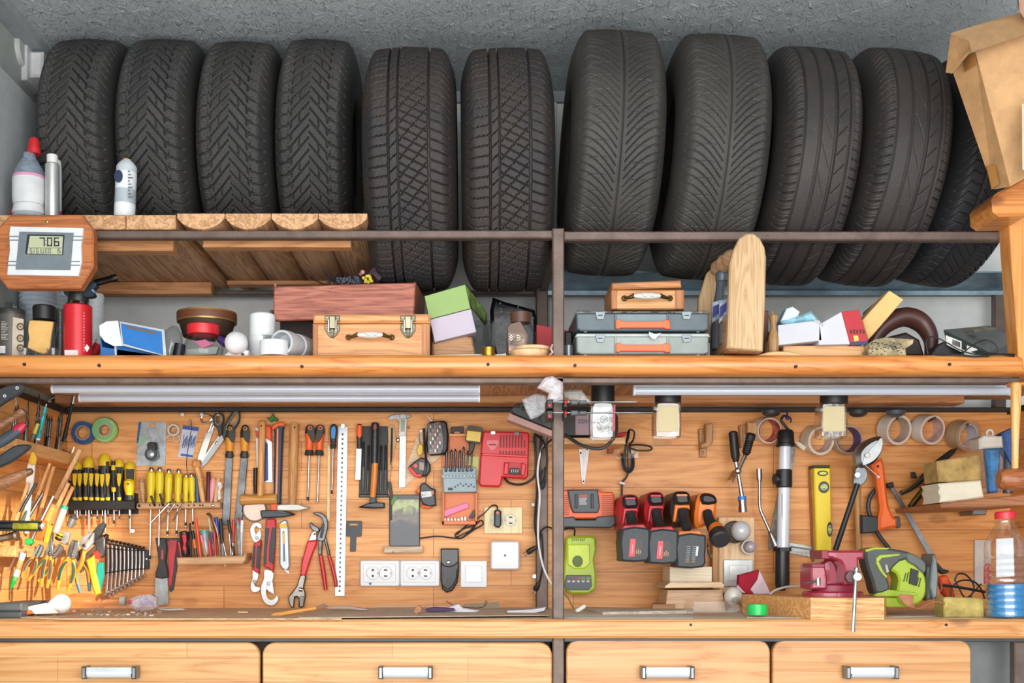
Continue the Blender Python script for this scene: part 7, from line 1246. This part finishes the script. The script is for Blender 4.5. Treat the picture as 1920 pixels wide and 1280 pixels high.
t = Th('wooden_mallet', 'wooden mallet hanging head down at the right edge', 'mallet'); t('handle').turn((1905, 718, -.07), (1903, 880, -.07), [(0, 7), (.02, 9.5), (.3, 9), (.7, 6.5), (1, 6)], wood('e8b878', 'c9934f', 'z', 1.3, .4), n=18); t('head').turn((1872, 898, -.07), (1940, 900, -.07), [(0, 14), (.1, 19), (.5, 22), (1, 22)], wood('a8643a', '7a4222', 'x', 1.6, .3, .1), n=24)
# ---------------------------------------------------------------- chargers and cordless tools
OC = m('e8622c', .45, 0, .03); CG = m('3f474d', .45)
t = Th('battery_charger', 'orange and charcoal battery charger beside the post', 'battery charger'); t('housing').slab('1050,921 1064,917 1122,917 1126,921 1149,922 1152,928 1152,968 1146,972 1050,972', .53, .07, OC, .004); t('dock', label='charcoal dock').slab('1064,918 1121,917 1125,950 1121,961 1075,961 1070,950', .518, .03, CG, .003); t('housing', label='charcoal lower body').slab('1050,970 1076,968 1080,974 1116,974 1120,968 1152,966 1155,980 1148,989 1050,988', .52, .08, CG, .003)
b = t('vent')
for i in range(11): b.box(1128, 928+i*3.6, 1149, 929.4+i*3.6, .529, .001, m('7a2c14'), 0); b.box(1058, 928+i*3.6, 1067, 929.4+i*3.6, .529, .001, m('7a2c14'), 0)
b = t('wrapper', label='small printed label'); b.box(1086, 927, 1101, 931.5, .517, .001, m('b8503a'), 0)
for i in range(6): b.box(1086, 933+i*2.3, 1101-(i*5 % 4), 934.2+i*2.3, .517, .001, m('b9bcbe'), 0)
for x in ((1078, 926, 1083, 952), (1108, 926, 1113, 952)): t('rail').box(*x, .514, .006, BLK, .001)
LG = m('a3ba22', .4, 0, .03)
t = Th('battery_charger', 'lime green battery charger with dark icon panel', 'battery charger'); t('housing').slab('1062,1008 1070,1005 1108,1005 1117,1008 1118,1030 1114,1050 1118,1078 1117,1103 1104,1113 1072,1113 1058,1106 1056,1080 1060,1040', .54, .06, LG, .005); t('housing', label='round shoulder').slab(circ(1111, 1016, 8, 16, 12), .55, .03, LG, .003); t('dock', label='raised dock').slab('1064,1020 1106,1020 1107,1056 1096,1066 1076,1066 1064,1058', .535, .02, m('c3d83a', .4), .003); t('dock', label='dark olive well').slab(circ(1083, 1052, 10, 18, 11), .534, .004, m('4f6414', .5), .0005)
b = t('vent'); 
for i in range(7): b.bar(1072+i*4, 1008, 1074+i*3.4, 1014, 1.6, .539, .001, m('56660e'), 0)
b = t('panel', label='dark icon panel'); b.slab('1062,1078 1108,1078 1110,1098 1104,1106 1062,1106 1058,1098', .533, .012, m('39434a', .4), .001)
for i in range(5): b.box(1063+i*9, 1082, 1070+i*9, 1086, .5325, .001, m(('4c545a', '8c3a44', 'a8483c', '7a8a3c', '8a9a3c')[i]), 0); b.box(1064+i*9, 1088, 1069+i*9, 1091, .5325, .001, m('c9ccc8'), 0)
t('power_cord', label='thin yellow-green cord').tube([(1058, 1112, .54), (1066, 1122, .5), (1072, 1135, .42), (1078, 1142, .36)], 1.4, m('a3a838', .5)); Th('charger_cable', 'black cord arching between the two chargers', 'cord')().tube([(1056, 993, .56), (1066, 990, .55), (1077, 992, .55), (1077, 1004, .56)], 1.6, BLK)
def impact(lab, x, y, c1, c2, dx, bx, by0, w, acc, kind=0):
    """cordless tool held nose-in to the wall: head seen from behind, grip, battery towards the viewer"""
    t = Th('cordless_drill', lab, 'cordless tool'); Y = .42
    t('motor_head').slab(smooth_closed([(x+3, y+6), (x+10, y), (x+28, y), (x+35, y+8), (x+36, y+24), (x+33, y+40), (x+33, y+62), (x+8, y+66), (x, y+52), (x-2, y+30)], 3), Y, .17, c1, .012)
    t('motor_head', label='dark cooling cap').slab(smooth_closed([(x+5, y+8), (x+11, y+2), (x+27, y+2), (x+33, y+9), (x+34, y+22), (x+24, y+25), (x+8, y+24)], 2), Y-.012, .04, BLK, .008)
    t('accent', label='coloured top stripe').slab([(x+9, y+5), (x+28, y+5), (x+30, y+9), (x+8, y+9)], Y-.0145, .004, c1 if kind == 0 else c2, .001)
    t('accent', label='coloured back shell').slab([(x+6, y+25), (x+33, y+25), (x+34, y+34), (x+28, y+31), (x+12, y+32), (x+7, y+58), (x+2, y+56)], Y-.006, .02, c1 if kind == 0 else c2, .003)
    t('grip', label='black rubber grip').tube([(x+19, y+36, Y-.004), (x+22, y+52, Y-.02), (x+24+dx*.5, y+68, Y-.05)], [9, 10, 10], m('28292b', .55), n=14)
    L = w
    t('battery_mount', label='coloured battery collar').slab([(bx+6, by0-6), (bx+L-12, by0-8), (bx+L-4, by0+2), (bx+L-2, by0+6), (bx, by0+6), (bx+1, by0+1)], Y-.10, .09, c1 if kind == 0 else c2, .003)
    b = t('battery', label='dark battery pack'); P_ = [(bx+3, by0+1), (bx+L-5, by0), (bx+L, by0+8), (bx+L-1, by0+40), (bx+L-5, by0+61), (bx+6, by0+62), (bx+1, by0+52)]; b.slab(smooth_closed(P_, 2), Y-.125, .10, m('32383d', .5, 0, .08), .005)
    for q in ((bx+13, 7), (bx+24, 7), (bx+L-14, 7)): t('battery_hole', under=b).slab(circ(q[0], by0+q[1], 2.2, 8), Y-.126, .002, BLK)
    lb = t('wrapper', under=b, label='printed battery label')
    if kind == 0:
        lb.slab([(bx+18, by0+20), (bx+28, by0+20), (bx+26, by0+53), (bx+15, by0+53)], Y-.1262, .002, m('cf3a44', .4), 0); lb.slab([(bx+28.5, by0+20), (bx+41, by0+20), (bx+40, by0+52), (bx+26.5, by0+53)], Y-.1262, .002, m('221f20', .4), 0)
        for k in range(3): lb.bar(bx+29+k*3.6, by0+48, bx+29.6+k*3.6, by0+41-k % 2*3, 1.8, Y-.127, .001, m('a8823c', .4), 0)
        lb.bar(bx+22.5, by0+30, bx+21, by0+47, 1.8, Y-.127, .001, m('e6a0a4'), 0)
    else:
        for q in (20, 31):
            for k in range(9): lb.bar(bx+q+(1 if 0 else 0)-k*.35, by0+22+k*3.6, bx+q+7-k*.35, by0+22.2+k*3.6, 1.3, Y-.127, .001, m('8d9296') if k < 7 else m('b98a4c'), 0)
        lb.bar(bx+40, by0+22, bx+38, by0+40, 4, Y-.1265, .001, m('c9ccce'), 0)
    return t
R3 = m('b3202a', .4, 0, .04); O3 = m('ea7a2a', .4, 0, .04)
impact('red and black cordless driver, first from the left of the tool row', 1163, 927, R3, R3, 0, 1164, 990, 55, None)
impact('red and black cordless driver, second in the row with taller battery', 1211, 922, R3, R3, 6, 1216, 994, 56, None)
impact('black cordless drill with orange trim and printed battery label', 1260, 921, m('2f2c2b', .45), O3, 8, 1268, 1002, 56, None, 1)
t = Th('cordless_driver', 'slim orange and black cordless driver at the right end of the row', 'cordless tool'); Y = .42; t('motor_head').slab(smooth_closed(pts('1306,942 1312,926 1322,923 1338,926 1345,936 1344,958 1340,975 1310,990 1303,975'), 3), Y, .17, O3, .010); t('motor_head', label='black top').slab(smooth_closed(pts('1314,930 1322,924 1338,927 1345,936 1342,944 1318,945'), 2), Y-.01, .05, BLK, .008); t('grip').tube([(1326, 960, .41), (1330, 975, .39), (1342, 998, .34), (1348, 1006, .32)], [9, 10, 12, 13], m('26272a', .55), n=16)
t('accent', label='orange battery collar').turn((1342, 990, .35), (1346, 998, .33), [(0, 14), (1, 16)], O3, n=18); t('battery', label='round black battery').turn((1345, 996, .335), (1352, 1013, .295), [(0, 13), (.3, 18), (.9, 18), (1, 15)], m('2b2d30', .5), n=20); t('belt_clip').tube([(1306, 930, .44), (1308, 948, .43), (1304, 955, .43)], 2, STL, n=8)
t = Th('tool_shelf', 'wooden strip holding the cordless tools against the panel', 'tool rail'); t().box(1168, 958, 1340, 966, .575, .024, HK, .001); 
for x, y, lab in ((1157, 990, 'smoky clear plastic hook left of the first red driver'), (1327, 1012, 'small metal keyring hook right of the orange-trim drill')): Th('hook', lab, 'hook')().tube([(x+4, y, .58), (x, y+10, .5), (x+2, y+26, .5), (x+7, y+32, .52)], 2.4, clear('b9a88c', .3) if x < 1200 else STL, n=8)
# wood board with lamps
t = Th('lamp_board', 'pale wooden board with two bulbs and a silver switch', 'board'); t('board').box(1348, 969, 1415, 1112, .55, .03, PALE, .003); t('board', label='darker side strip').box(1336, 985, 1349, 1112, .56, .03, wood('c9985f', 'a8743f', 'z', 1.4, .5), .002)
t('lamp_holder', label='black lamp socket').turn((1376, 996, .50), (1378, 998, .55), [(0, 17), (.3, 21), (1, 21)], BLK, n=22); t('bulb', label='large frosted bulb').ball(1389, 995, .47, 18.5, m('c3c7ca', .15, 0, 0, coat=.6), n=24); t('bulb', label='small clear-based bulb').ball(1407, 1025, .51, 11, m('b5acb0', .15, 0, .1, coat=.6), n=18); t('lamp_holder').ring(1404, 1025, .52, 14, 11, .02, m('cfcbc4', .4), n=20)
s_sw = rocker('silver framed light switch on the lamp board', 1357, 1049, 1412, 1099, .55, m('c6cac8', .3, .3), m('d6d9d8', .25, .3))
# birdhouse-like boxes
t = Th('wooden_box', 'little pale wooden birdhouse-like box with a sloped roof board', 'wooden box'); PB = wood('e9dcc4', 'd8c6a6', 'x', 1.4, .6); PB2 = wood('dcc0a0', 'c09c78', 'x', 1.4, .6); bt = bb(.42)
t('upper_box').box(1256, 1062, 1335, 1092, .42, .12, PB, .001); t('roof', label='roof board').slab('1247,1099 1257,1091 1352,1091 1359,1097 1357,1101 1247,1102', .36, .18, PB2, .001); t('lower_box').slab([(1252, 1106), (1354, 1105), (1361, bt), (1247, bt)], .40, .13, wood('d2b090', 'b8926e', 'x', 1.4, .6), .001)
# mallet end, bench things right
t = Th('light_bulb', 'white bulb lying behind the red cloth on the bench', 'light bulb'); t('globe').ball(1375, 1117, .36, 17, m('d5d3cb', .25), n=20); t('base').turn((1380, 1128, .33), (1386, 1142, .30), [(0, 12), (1, 10)], clear('d9d6cc', .35), n=14)
t = Th('cloth', 'dark red and white folded cloth on the bench beside the switch', 'cloth'); t('red_side').slab('1386,1078 1424,1068 1420,1086 1407,1105 1414,1113 1398,1113 1385,1096', .38, .03, m('a3102c', .85, 0, .1, .5, 80.), .003); t('white_side').slab('1424,1068 1446,1113 1414,1114 1406,1104 1420,1086', .385, .02, m('d8c0c8', .85, 0, .08, .5, 80.), .002); t('white_side').slab('1384,1096 1400,1113 1380,1106', .382, .02, m('e0ccd2', .85, 0, .08), .002)
t = Th('plastic_tray', 'low clear plastic tray on the bench before the wooden box', 'tray'); t().slab('1298,1142 1302,1127 1376,1127 1393,1140 1380,1148 1300,1148', .1, .12, clear('ddd9d2', .12), .001)
t = Th('tape_roll', 'small bright green tape roll lying flat at the bench edge', 'tape'); t().turn((1420, 1152, .06), (1420, 1132.5, .06), [(0, 12), (0, 18.5), (1, 18.5), (1, 12)], m('0fbf5a', .3, 0, .03), n=30, closed=True)
Th('cable', 'grey-white cable arching from the red cloth to the vice', 'cable')().tube([(1443, 1116, .3), (1452, 1107, .3), (1475, 1100, .3), (1500, 1099, .3), (1530, 1103, .3)], 2.1, m('c9c6be', .5))
# vice on block
t = Th('wooden_block', 'thick end-grain wooden block under the vice', 'wood block'); VB = wood('e3ae72', 'b87a42', 'x', 1.1, .5, .3); z0, z1 = ZB, ZB+.052; b = t()
pa = [(1392, .28), (1520, -.02), (1658, -.03), (1664, .24)]
b.hexa([Vector((xp(x, y), y, z0)) for x, y in pa], [Vector((xp(x, y), y, z1)) for x, y in pa], VB)
VR = m('a02c46', .3, 0, .08, coat=.6); VD = m('8a2038', .4, .0, .1)
t = Th('bench_vice', 'crimson bench vice with hanging steel tommy bar', 'vice'); Y = .06; vb = pz(z1, .1)
t('base').turn((1561, vb, .1), (1561, vb-10, .1), [(0, 56), (.7, 56), (1, 52)], VR, n=30, fl=.8); t('base', label='swivel collar').turn((1563, vb-9, .1), (1563, vb-24, .1), [(0, 40), (.8, 40), (1, 36)], VD, n=28, fl=.8); t('rear_jaw').slab('1521,1058 1546,1056 1552,1085 1552,1104 1521,1104', .06, .1, VR, .004)
t('body').slab(smooth_closed(pts('1522,1072 1548,1050 1560,1048 1570,1062 1572,1105 1524,1105'), 2), .08, .09, VR, .006); t('front_jaw').slab('1541,1032 1621,1032 1621,1047 1610,1048 1610,1094 1584,1096 1582,1062 1576,1052 1560,1046 1546,1046', .02, .09, VR, .005); t('jaw_plate', label='serrated jaw plate').slab('1540,1031 1552,1031 1556,1048 1541,1048', .015, .1, VD, .002); t('anvil').box(1522, 1056, 1547, 1064, .055, .08, VD, .002)
t('spindle').turn((1598, 1081, -.03), (1592, 1081, .05), [(0, 11), (.2, 12), (1, 11)], m('4a3238', .4, .4), n=18); t('spindle', label='round chrome boss').turn((1608, 1081, -.06), (1608, 1081, -.02), [(0, 7), (.1, 8), (1, 8)], CHR, n=20); t('handle', label='steel tommy bar').turn((1606, 1064, -.05), (1599, 1184, -.06), [(0, 4), (.02, 4.6), (.06, 4.2), (.07, 3.4), (.95, 3.6), (.955, 4.4), (1, 4.2)], steel('b9d0d8', .25), n=14)
k = t('lock_bolt', label='small lock bolt'); k.turn((1534, 1083, .03), (1534, 1097, .03), [(0, 4.4), (1, 4.4)], CHR, n=12); k.turn((1508, 1093, .02), (1533, 1089, .03), [(0, 2.6), (.1, 2), (1, 2.4)], STL, n=10)
# jigsaw
JG = m('9db52a', .4, 0, .03); JD = m('4a4f4c', .5, 0, .05)
t = Th('jigsaw', 'lime green and grey jigsaw resting on its side at the right of the bench', 'jigsaw'); Y = .12
t('body', label='lime green body').slab(smooth_closed(pts('1688,1036 1700,1038 1714,1052 1732,1072 1738,1095 1735,1118 1722,1132 1702,1136 1688,1130 1682,1110 1686,1088 1680,1074 1668,1066 1674,1050'), 2), Y, .06, JG, .005); t('handle', label='grey D handle').slab(smooth_closed(pts('1622,1034 1632,1027 1655,1026 1690,1031 1712,1038 1704,1048 1688,1052 1672,1068 1664,1078 1667,1092 1668,1106 1643,1113 1636,1090 1626,1062'), 2), Y-.006, .06, JD, .006); t('handle', label='green loop').slab('1643,1046 1650,1040 1686,1038 1688,1041 1654,1046 1648,1052 1656,1070 1664,1080 1662,1084 1650,1070 1643,1056', Y-.009, .006, JG, .001); t('handle', label='green loop edge').slab('1622,1030 1640,1025.5 1670,1027 1664,1030 1640,1030 1624,1035', Y-.008, .03, JG, .001)
t('trigger').slab('1660,1058 1664,1058 1668,1072 1663,1074', Y-.012, .02, m('b9bcb8', .4), .002); t('motor_housing', label='dark grey motor end').slab(smooth_closed(pts('1700,1036 1716,1040 1734,1052 1737,1066 1732,1074 1716,1060 1702,1052'), 2), Y-.008, .05, m('5b615e', .45), .003); t('body', label='lower green frame').slab('1638,1116 1648,1108 1664,1105 1716,1110 1722,1116 1700,1119 1660,1118 1645,1120', Y-.002, .04, JG, .002); t('body', label='green base inside').slab('1658,1119 1704,1120 1704,1138 1662,1138', Y+.01, .03, JG, .002)
t('wrapper', label='black spec label').slab('1709,1065 1723,1070 1718,1098 1705,1093', Y-.0065, .006, m('1d201f', .4), .0005); b = t('vent')
for q in ((1699, 1074, 1695, 1090), (1704, 1072, 1700, 1090), (1723, 1082, 1719, 1098), (1727, 1083, 1723, 1100)): b.bar(*q, 1.5, Y-.003, .004, m('4a5410'), 0)
t('shoe', label='grey metal shoe plate').slab('1750,1040 1754,1038 1757,1050 1760,1080 1757,1118 1750,1124 1744,1100 1746,1070', Y-.02, .08, m('777d80', .4, .5), .003, sm=0); t('blade_guard').slab('1738,1062 1748,1060 1746,1122 1738,1126 1738,1100', Y-.005, .04, m('5a5f62', .4, .4), .003); t('lens').ring(1754, 1100, Y+.01, 13, 12, .004, clear('d9d6d0', .3), n=20)
t = Th('leather_strap', 'curled brown leather strap before the jigsaw', 'strap'); t('strap').slab('1685,1116 1700,1114 1713,1116 1712,1128 1716,1138 1722,1141 1706,1138 1694,1130', .06, .004, m('a06a4e', .8, 0, .2, .4, 60.), .0006, sm=2); t('strap').tube([(1712, 1139, .07), (1726, 1140, .06), (1738, 1132, .06), (1752, 1128, .06), (1770, 1131, .06)], 1.9, m('b07a5c', .7), n=8, fl=3.)
Th('cleaning_sponge', 'yellow-green scouring sponge on the bench near the blue bottle', 'sponge')().slab([(1770, 1122), (1776, 1119), (1842, 1121), (1846, 1126), (1846, bb(.06)), (1770, bb(.06))], .06, .06, m('b3a05c', .95, 0, .2, 1., 120.), .003)
t = Th('whisk', 'black bent wire stirrer lying behind the sponge', 'stirrer'); t('shaft').tube([(1768, 1097, .2), (1800, 1101, .2), (1850, 1110, .2)], 2.6, BLK); b = t('wire_loop'); b.tube([(1782, 1120, .2), (1786, 1100, .2), (1802, 1088, .2), (1826, 1090, .2), (1840, 1105, .2), (1846, 1122, .2)], 1.7, BLK); b.tube([(1790, 1088, .2), (1796, 1076, .2), (1812, 1078, .2), (1826, 1098, .2), (1820, 1120, .2)], 1.7, BLK); b.tube([(1840, 1094, .2), (1812, 1120, .2), (1796, 1098, .2), (1790, 1084, .2)], 1.5, BLK)
Th('plastic_tool', 'orange plastic tool grip behind the jigsaw shoe', 'plastic grip')().slab('1762,1082 1776,1078 1786,1096 1792,1118 1780,1122 1770,1112', .24, .03, m('d8501e', .45), .004); t = Th('bench_mount', 'small dark metal end piece of the saw frame behind the jigsaw', 'metal part'); t().slab('1744,1046 1756,1052 1768,1066 1780,1069 1778,1074 1768,1076 1756,1066', .3, .02, BLK, .002)
t = Th('extinguisher_poster', 'grey white safety card with a red extinguisher, behind the bottle', 'sign'); t('card').box(1828, 1012, 1858, 1096, YF-.01, .008, m('c3c0bc', .5), .001); t('lettering', label='red extinguisher shape').slab('1845,1060 1850,1056 1858,1058 1858,1094 1845,1094', YF-.012, .003, m('c02830', .5), 0)
t = Th('water_bottle', 'big clear water bottle with red cap, half full of bright blue liquid', 'bottle'); Y = .04; bt = bb(Y); H = bt-976
pr = [(0, 30), (.02, 37), (.05, 38)]
for j in range(9): h = .08+j*.066; pr += [(h, 38), (h+.012, 36.4), (h+.024, 38)]
b = t('body'); b.turn((1890, bt, Y), (1884, 976, Y), pr+[(.70, 38), (.78, 37), (.90, 24), (.96, 17), (1, 16.5)], clear('eef2f6', .9, .04), n=32); t('liquid', label='bright blue liquid').turn((1890, bt-2, Y), (1889, bt-64, Y), [(0, 30), (.04, 35.6)]+[(.1+j*.1, 36 if j % 2 else 35) for j in range(9)]+[(1, 35.6)], m('0b86c4', .12, 0, .05, coat=.5), n=32); t('cap', label='red screw cap').turn((1885, 972, Y), (1884, 958, Y), [(0, 18.5), (.8, 18.5), (1, 16)], m('d8303e', .35), n=26)
t('wrapper', label='white label on the far side').slab('1868,1010 1900,1008 1902,1080 1868,1082', Y+.02, .002, m('dfe0e2', .5, 0, .03), 0)
# ---------------------------------------------------------------- bench clutter
CB = m('d6b694', .9, 0, .12, .4, 120.)
def sheet(lab, poly, z, mt, th=.0025, nme='cardboard_sheet', cat='cardboard'):
    """flat sheet on the bench; outline given in image px of the bench plane"""
    t = Th(nme, lab, cat); q = []
    for x, y in pts(poly):
        Yd = max(by(max(y, 1141.2)), -.045); q.append((xp(x, Yd), Yd))
    t().hexa([Vector((a, b_, z)) for a, b_ in q], [Vector((a, b_, z+th)) for a, b_ in q], mt); return t
rag = ' '.join('%d,%.1f' % (x, 1163.5+1.4*math.sin(x*.9)+1.2*math.sin(x*.23)) for x in range(640, 110, -7))
sheet('brown corrugated cardboard with torn front edge along the left bench', '60,1142 660,1141.5 '+rag+' 35,1159', ZB+.0005, CB, .003)
sheet('second grey-brown cardboard strip left of the post', '640,1143 1020,1142 1030,1157 560,1162', ZB+.004, m('c9b6a2', .9, 0, .1), .002)
sheet('grey cardboard liner lying under the jigsaw at the right', '1390,1148 1850,1143 1905,1152 1700,1157 1560,1160 1400,1158', ZB+.0005, m('c6b6a8', .9, 0, .1), .002)
sheet('pale raw board scrap lying on the bench right of the post', '1095,1143 1300,1146 1300,1150 1130,1153', ZB+.0005, wood('d8cdbc', 'b0a08c', 'x', 1.2, .7), .008, 'wood_scrap', 'wood scrap')
sheet('small brown wooden offcut on the pale scrap board', '1222,1144 1262,1144 1266,1147 1224,1147', ZB+.009, wood('b98a5c', '8f6238', 'x', 1.6, .5), .012, 'wood_scrap', 'wood scrap')
sheet('white paper strip along the bench at the foot of the post', '1056,1150 1300,1153 1300,1159 1056,1159', ZB+.0003, m('d9d5cf', .8, 0, .05), .001, 'paper_sheet', 'paper')
sheet('white paper strip before the double sockets', '700,1141.5 860,1141.5 860,1143 700,1143', ZB+.008, m('e9e9ec', .7, 0, 0), .001, 'paper_sheet', 'paper')
def crumple(lab, poly, Y, th, mt, c=.002, nme='paper_scrap', cat='paper', sm=0): Th(nme, lab, cat)().slab(poly, Y, th, mt, c, sm=sm)
PW = m('dcdce6', .7, 0, .03)
crumple('peaked white paper scrap below the leather sheath', '800,1146 838,1140 860,1132 868,1140 902,1145 880,1149 798,1149', .25, .05, PW); crumple('purple-printed paper scrap on the bench', '797,1142 812,1138 850,1140 854,1144 832,1146 800,1146', .22, .03, m('4a3058', .6, 0, .1), .001)
crumple('curled white paper lying left of the central post', '950,1145 1000,1142 1024,1138 1020,1145 1000,1149 952,1148', .2, .05, PW, .001); crumple('grey torn card standing up behind the papers', '870,1132 935,1128 939,1140 900,1141 866,1140', .45, .01, m('a08c78', .9), .0005)
Th('cardboard_fold', 'folded orange-brown card corner on the bench below the sockets', 'cardboard')().slab('775,1147 778,1140 784,1134 790,1139 790,1146 780,1152', .15, .03, m('c08a64', .8, 0, .1), .002)
Th('pencil', 'flat orange carpenter pencil with brown tip lying across the cardboard', 'pencil')().slab('508,1152 512,1149 592,1137 594,1142 520,1155 509,1155', .1, .008, m('e39a3c', .5), .001); THINGS[-1]('tip', label='brown brush end').slab('592,1137 606,1131 616,1137 594,1143', .1, .008, m('8a6a52', .7), .001)
crumple('curled grey paper flap on the bench right of the pencil', '610,1138 650,1135 690,1142 686,1144 650,1141 616,1141', .3, .02, m('b8a8a4', .8), .0006); crumple('curled dirty paper under the putty knife', '294,1139 310,1141 340,1140 348,1143 320,1145 300,1144', .35, .02, m('cfcac2', .8), .0008); crumple('chip of pale wood on the cardboard', '445,1146 464,1146 465,1149 447,1149', .2, .01, m('e8cc9a', .7), .0008, 'wood_chip', 'wood chip')
Th('thread', 'thin black thread curling over the papers', 'thread')().tube([(836, 1126, .4), (850, 1134, .4), (880, 1139, .38), (905, 1138, .38), (913, 1130, .38), (911, 1126, .38), (908, 1134, .38)], .7, BLK, n=5)
t = Th('cord_switch', 'white inline clip on the bench at the end of the yellow-green cord', 'cord switch'); t().slab('1079,1143 1094,1133 1099,1134 1098,1139 1086,1147 1080,1147', .25, .02, m('e8e6e0', .4), .002)
t = Th('plastic_box', 'dark grey lidded plastic box at the left end of the bench', 'box'); Y = .02; t('base').box(-10, 1146, 39, bb(Y), Y, .2, m('46494b', .5), .003); t('lid').box(-10, 1130, 40.5, 1145.5, Y-.004, .2, m('4e5254', .5), .004)
t = Th('light_bulb', 'large white light bulb lying on the left of the bench', 'light bulb'); Y = .12; t('globe').ball(114, 1132, Y, 19, m('e8e6e2', .3, 0, .01), n=24); t('neck').turn((103, 1135, Y-.012), (84, 1143, Y-.03), [(0, 15), (.5, 10), (1, 8)], m('dcdcdc', .35), n=18); t('base').turn((84, 1143, Y-.03), (76, 1147, Y-.035), [(0, 7.5), (1, 7)], STL, n=16)
crumple('blank white card leaning on the light bulb', '47,1138 86,1130 110,1149 66,1151', .06, .004, m('f0ead8', .6, 0, 0), .0005, 'card', 'card'); crumple('orange plastic piece beside the grey box', '40,1140 60,1142 66,1150 42,1153', .06, .03, m('e0702c', .5), .002, 'plastic_part', 'plastic part')
t = Th('glass_bottle', 'clear glass bottle neck lying on the bench pointing right', 'bottle'); t('bottle').turn((132, 1128, .3), (240, 1126, .3), [(0, 14), (.1, 16), (.35, 15)]+[(.37+.04*j, 12.5 if j % 2 else 14) for j in range(6)]+[(.64, 8), (.9, 6), (.92, 8), (1, 8)], clear('d8d2c4', .16), n=22); t('collar').turn((226, 1126, .3), (236, 1126, .3), [(0, 8.5), (1, 9)], m('b4b6b0', .3), n=18)
Th('plastic_sleeve', 'flat clear plastic sleeve lying before the glass bottle', 'plastic sleeve')().slab('151,1136 160,1134 232,1134 236,1141 200,1146 154,1146', .14, .012, clear('e6e2da', .2), .001)
t = Th('clear_bag', 'crumpled clear bag with purple print left of the putty knife', 'bag'); t('film').slab('240,1124 258,1116 280,1114 291,1120 292,1138 284,1143 256,1144 240,1138', .22, .04, film('d6cdda', .6), .008); t('contents', label='purple thing inside').slab('262,1122 280,1120 284,1134 262,1136', .225, .02, m('7a6ab0', .4), .003); t('lettering', label='red spot').ball(243, 1128, .216, 4, m('c04048', .4), n=10, sy=.4)
b = Th('wood_shavings', 'scattered little white scraps and shavings on the left bench', 'scraps', kind='stuff')()
for i in range(70): x = 60+rnd.random()*250; y = 1147+rnd.random()*10; Yd = max(by(y), -.02); q = P(x, y, Yd); w = .001+rnd.random()*.004; b.wbox(q.x-w, q.x+w, Yd-w, Yd+w, ZB+.0035, ZB+.0045+rnd.random()*.003, (m('e8e6e0', .7), m('b9a080', .8), STL)[i % 3], 0)
finish()
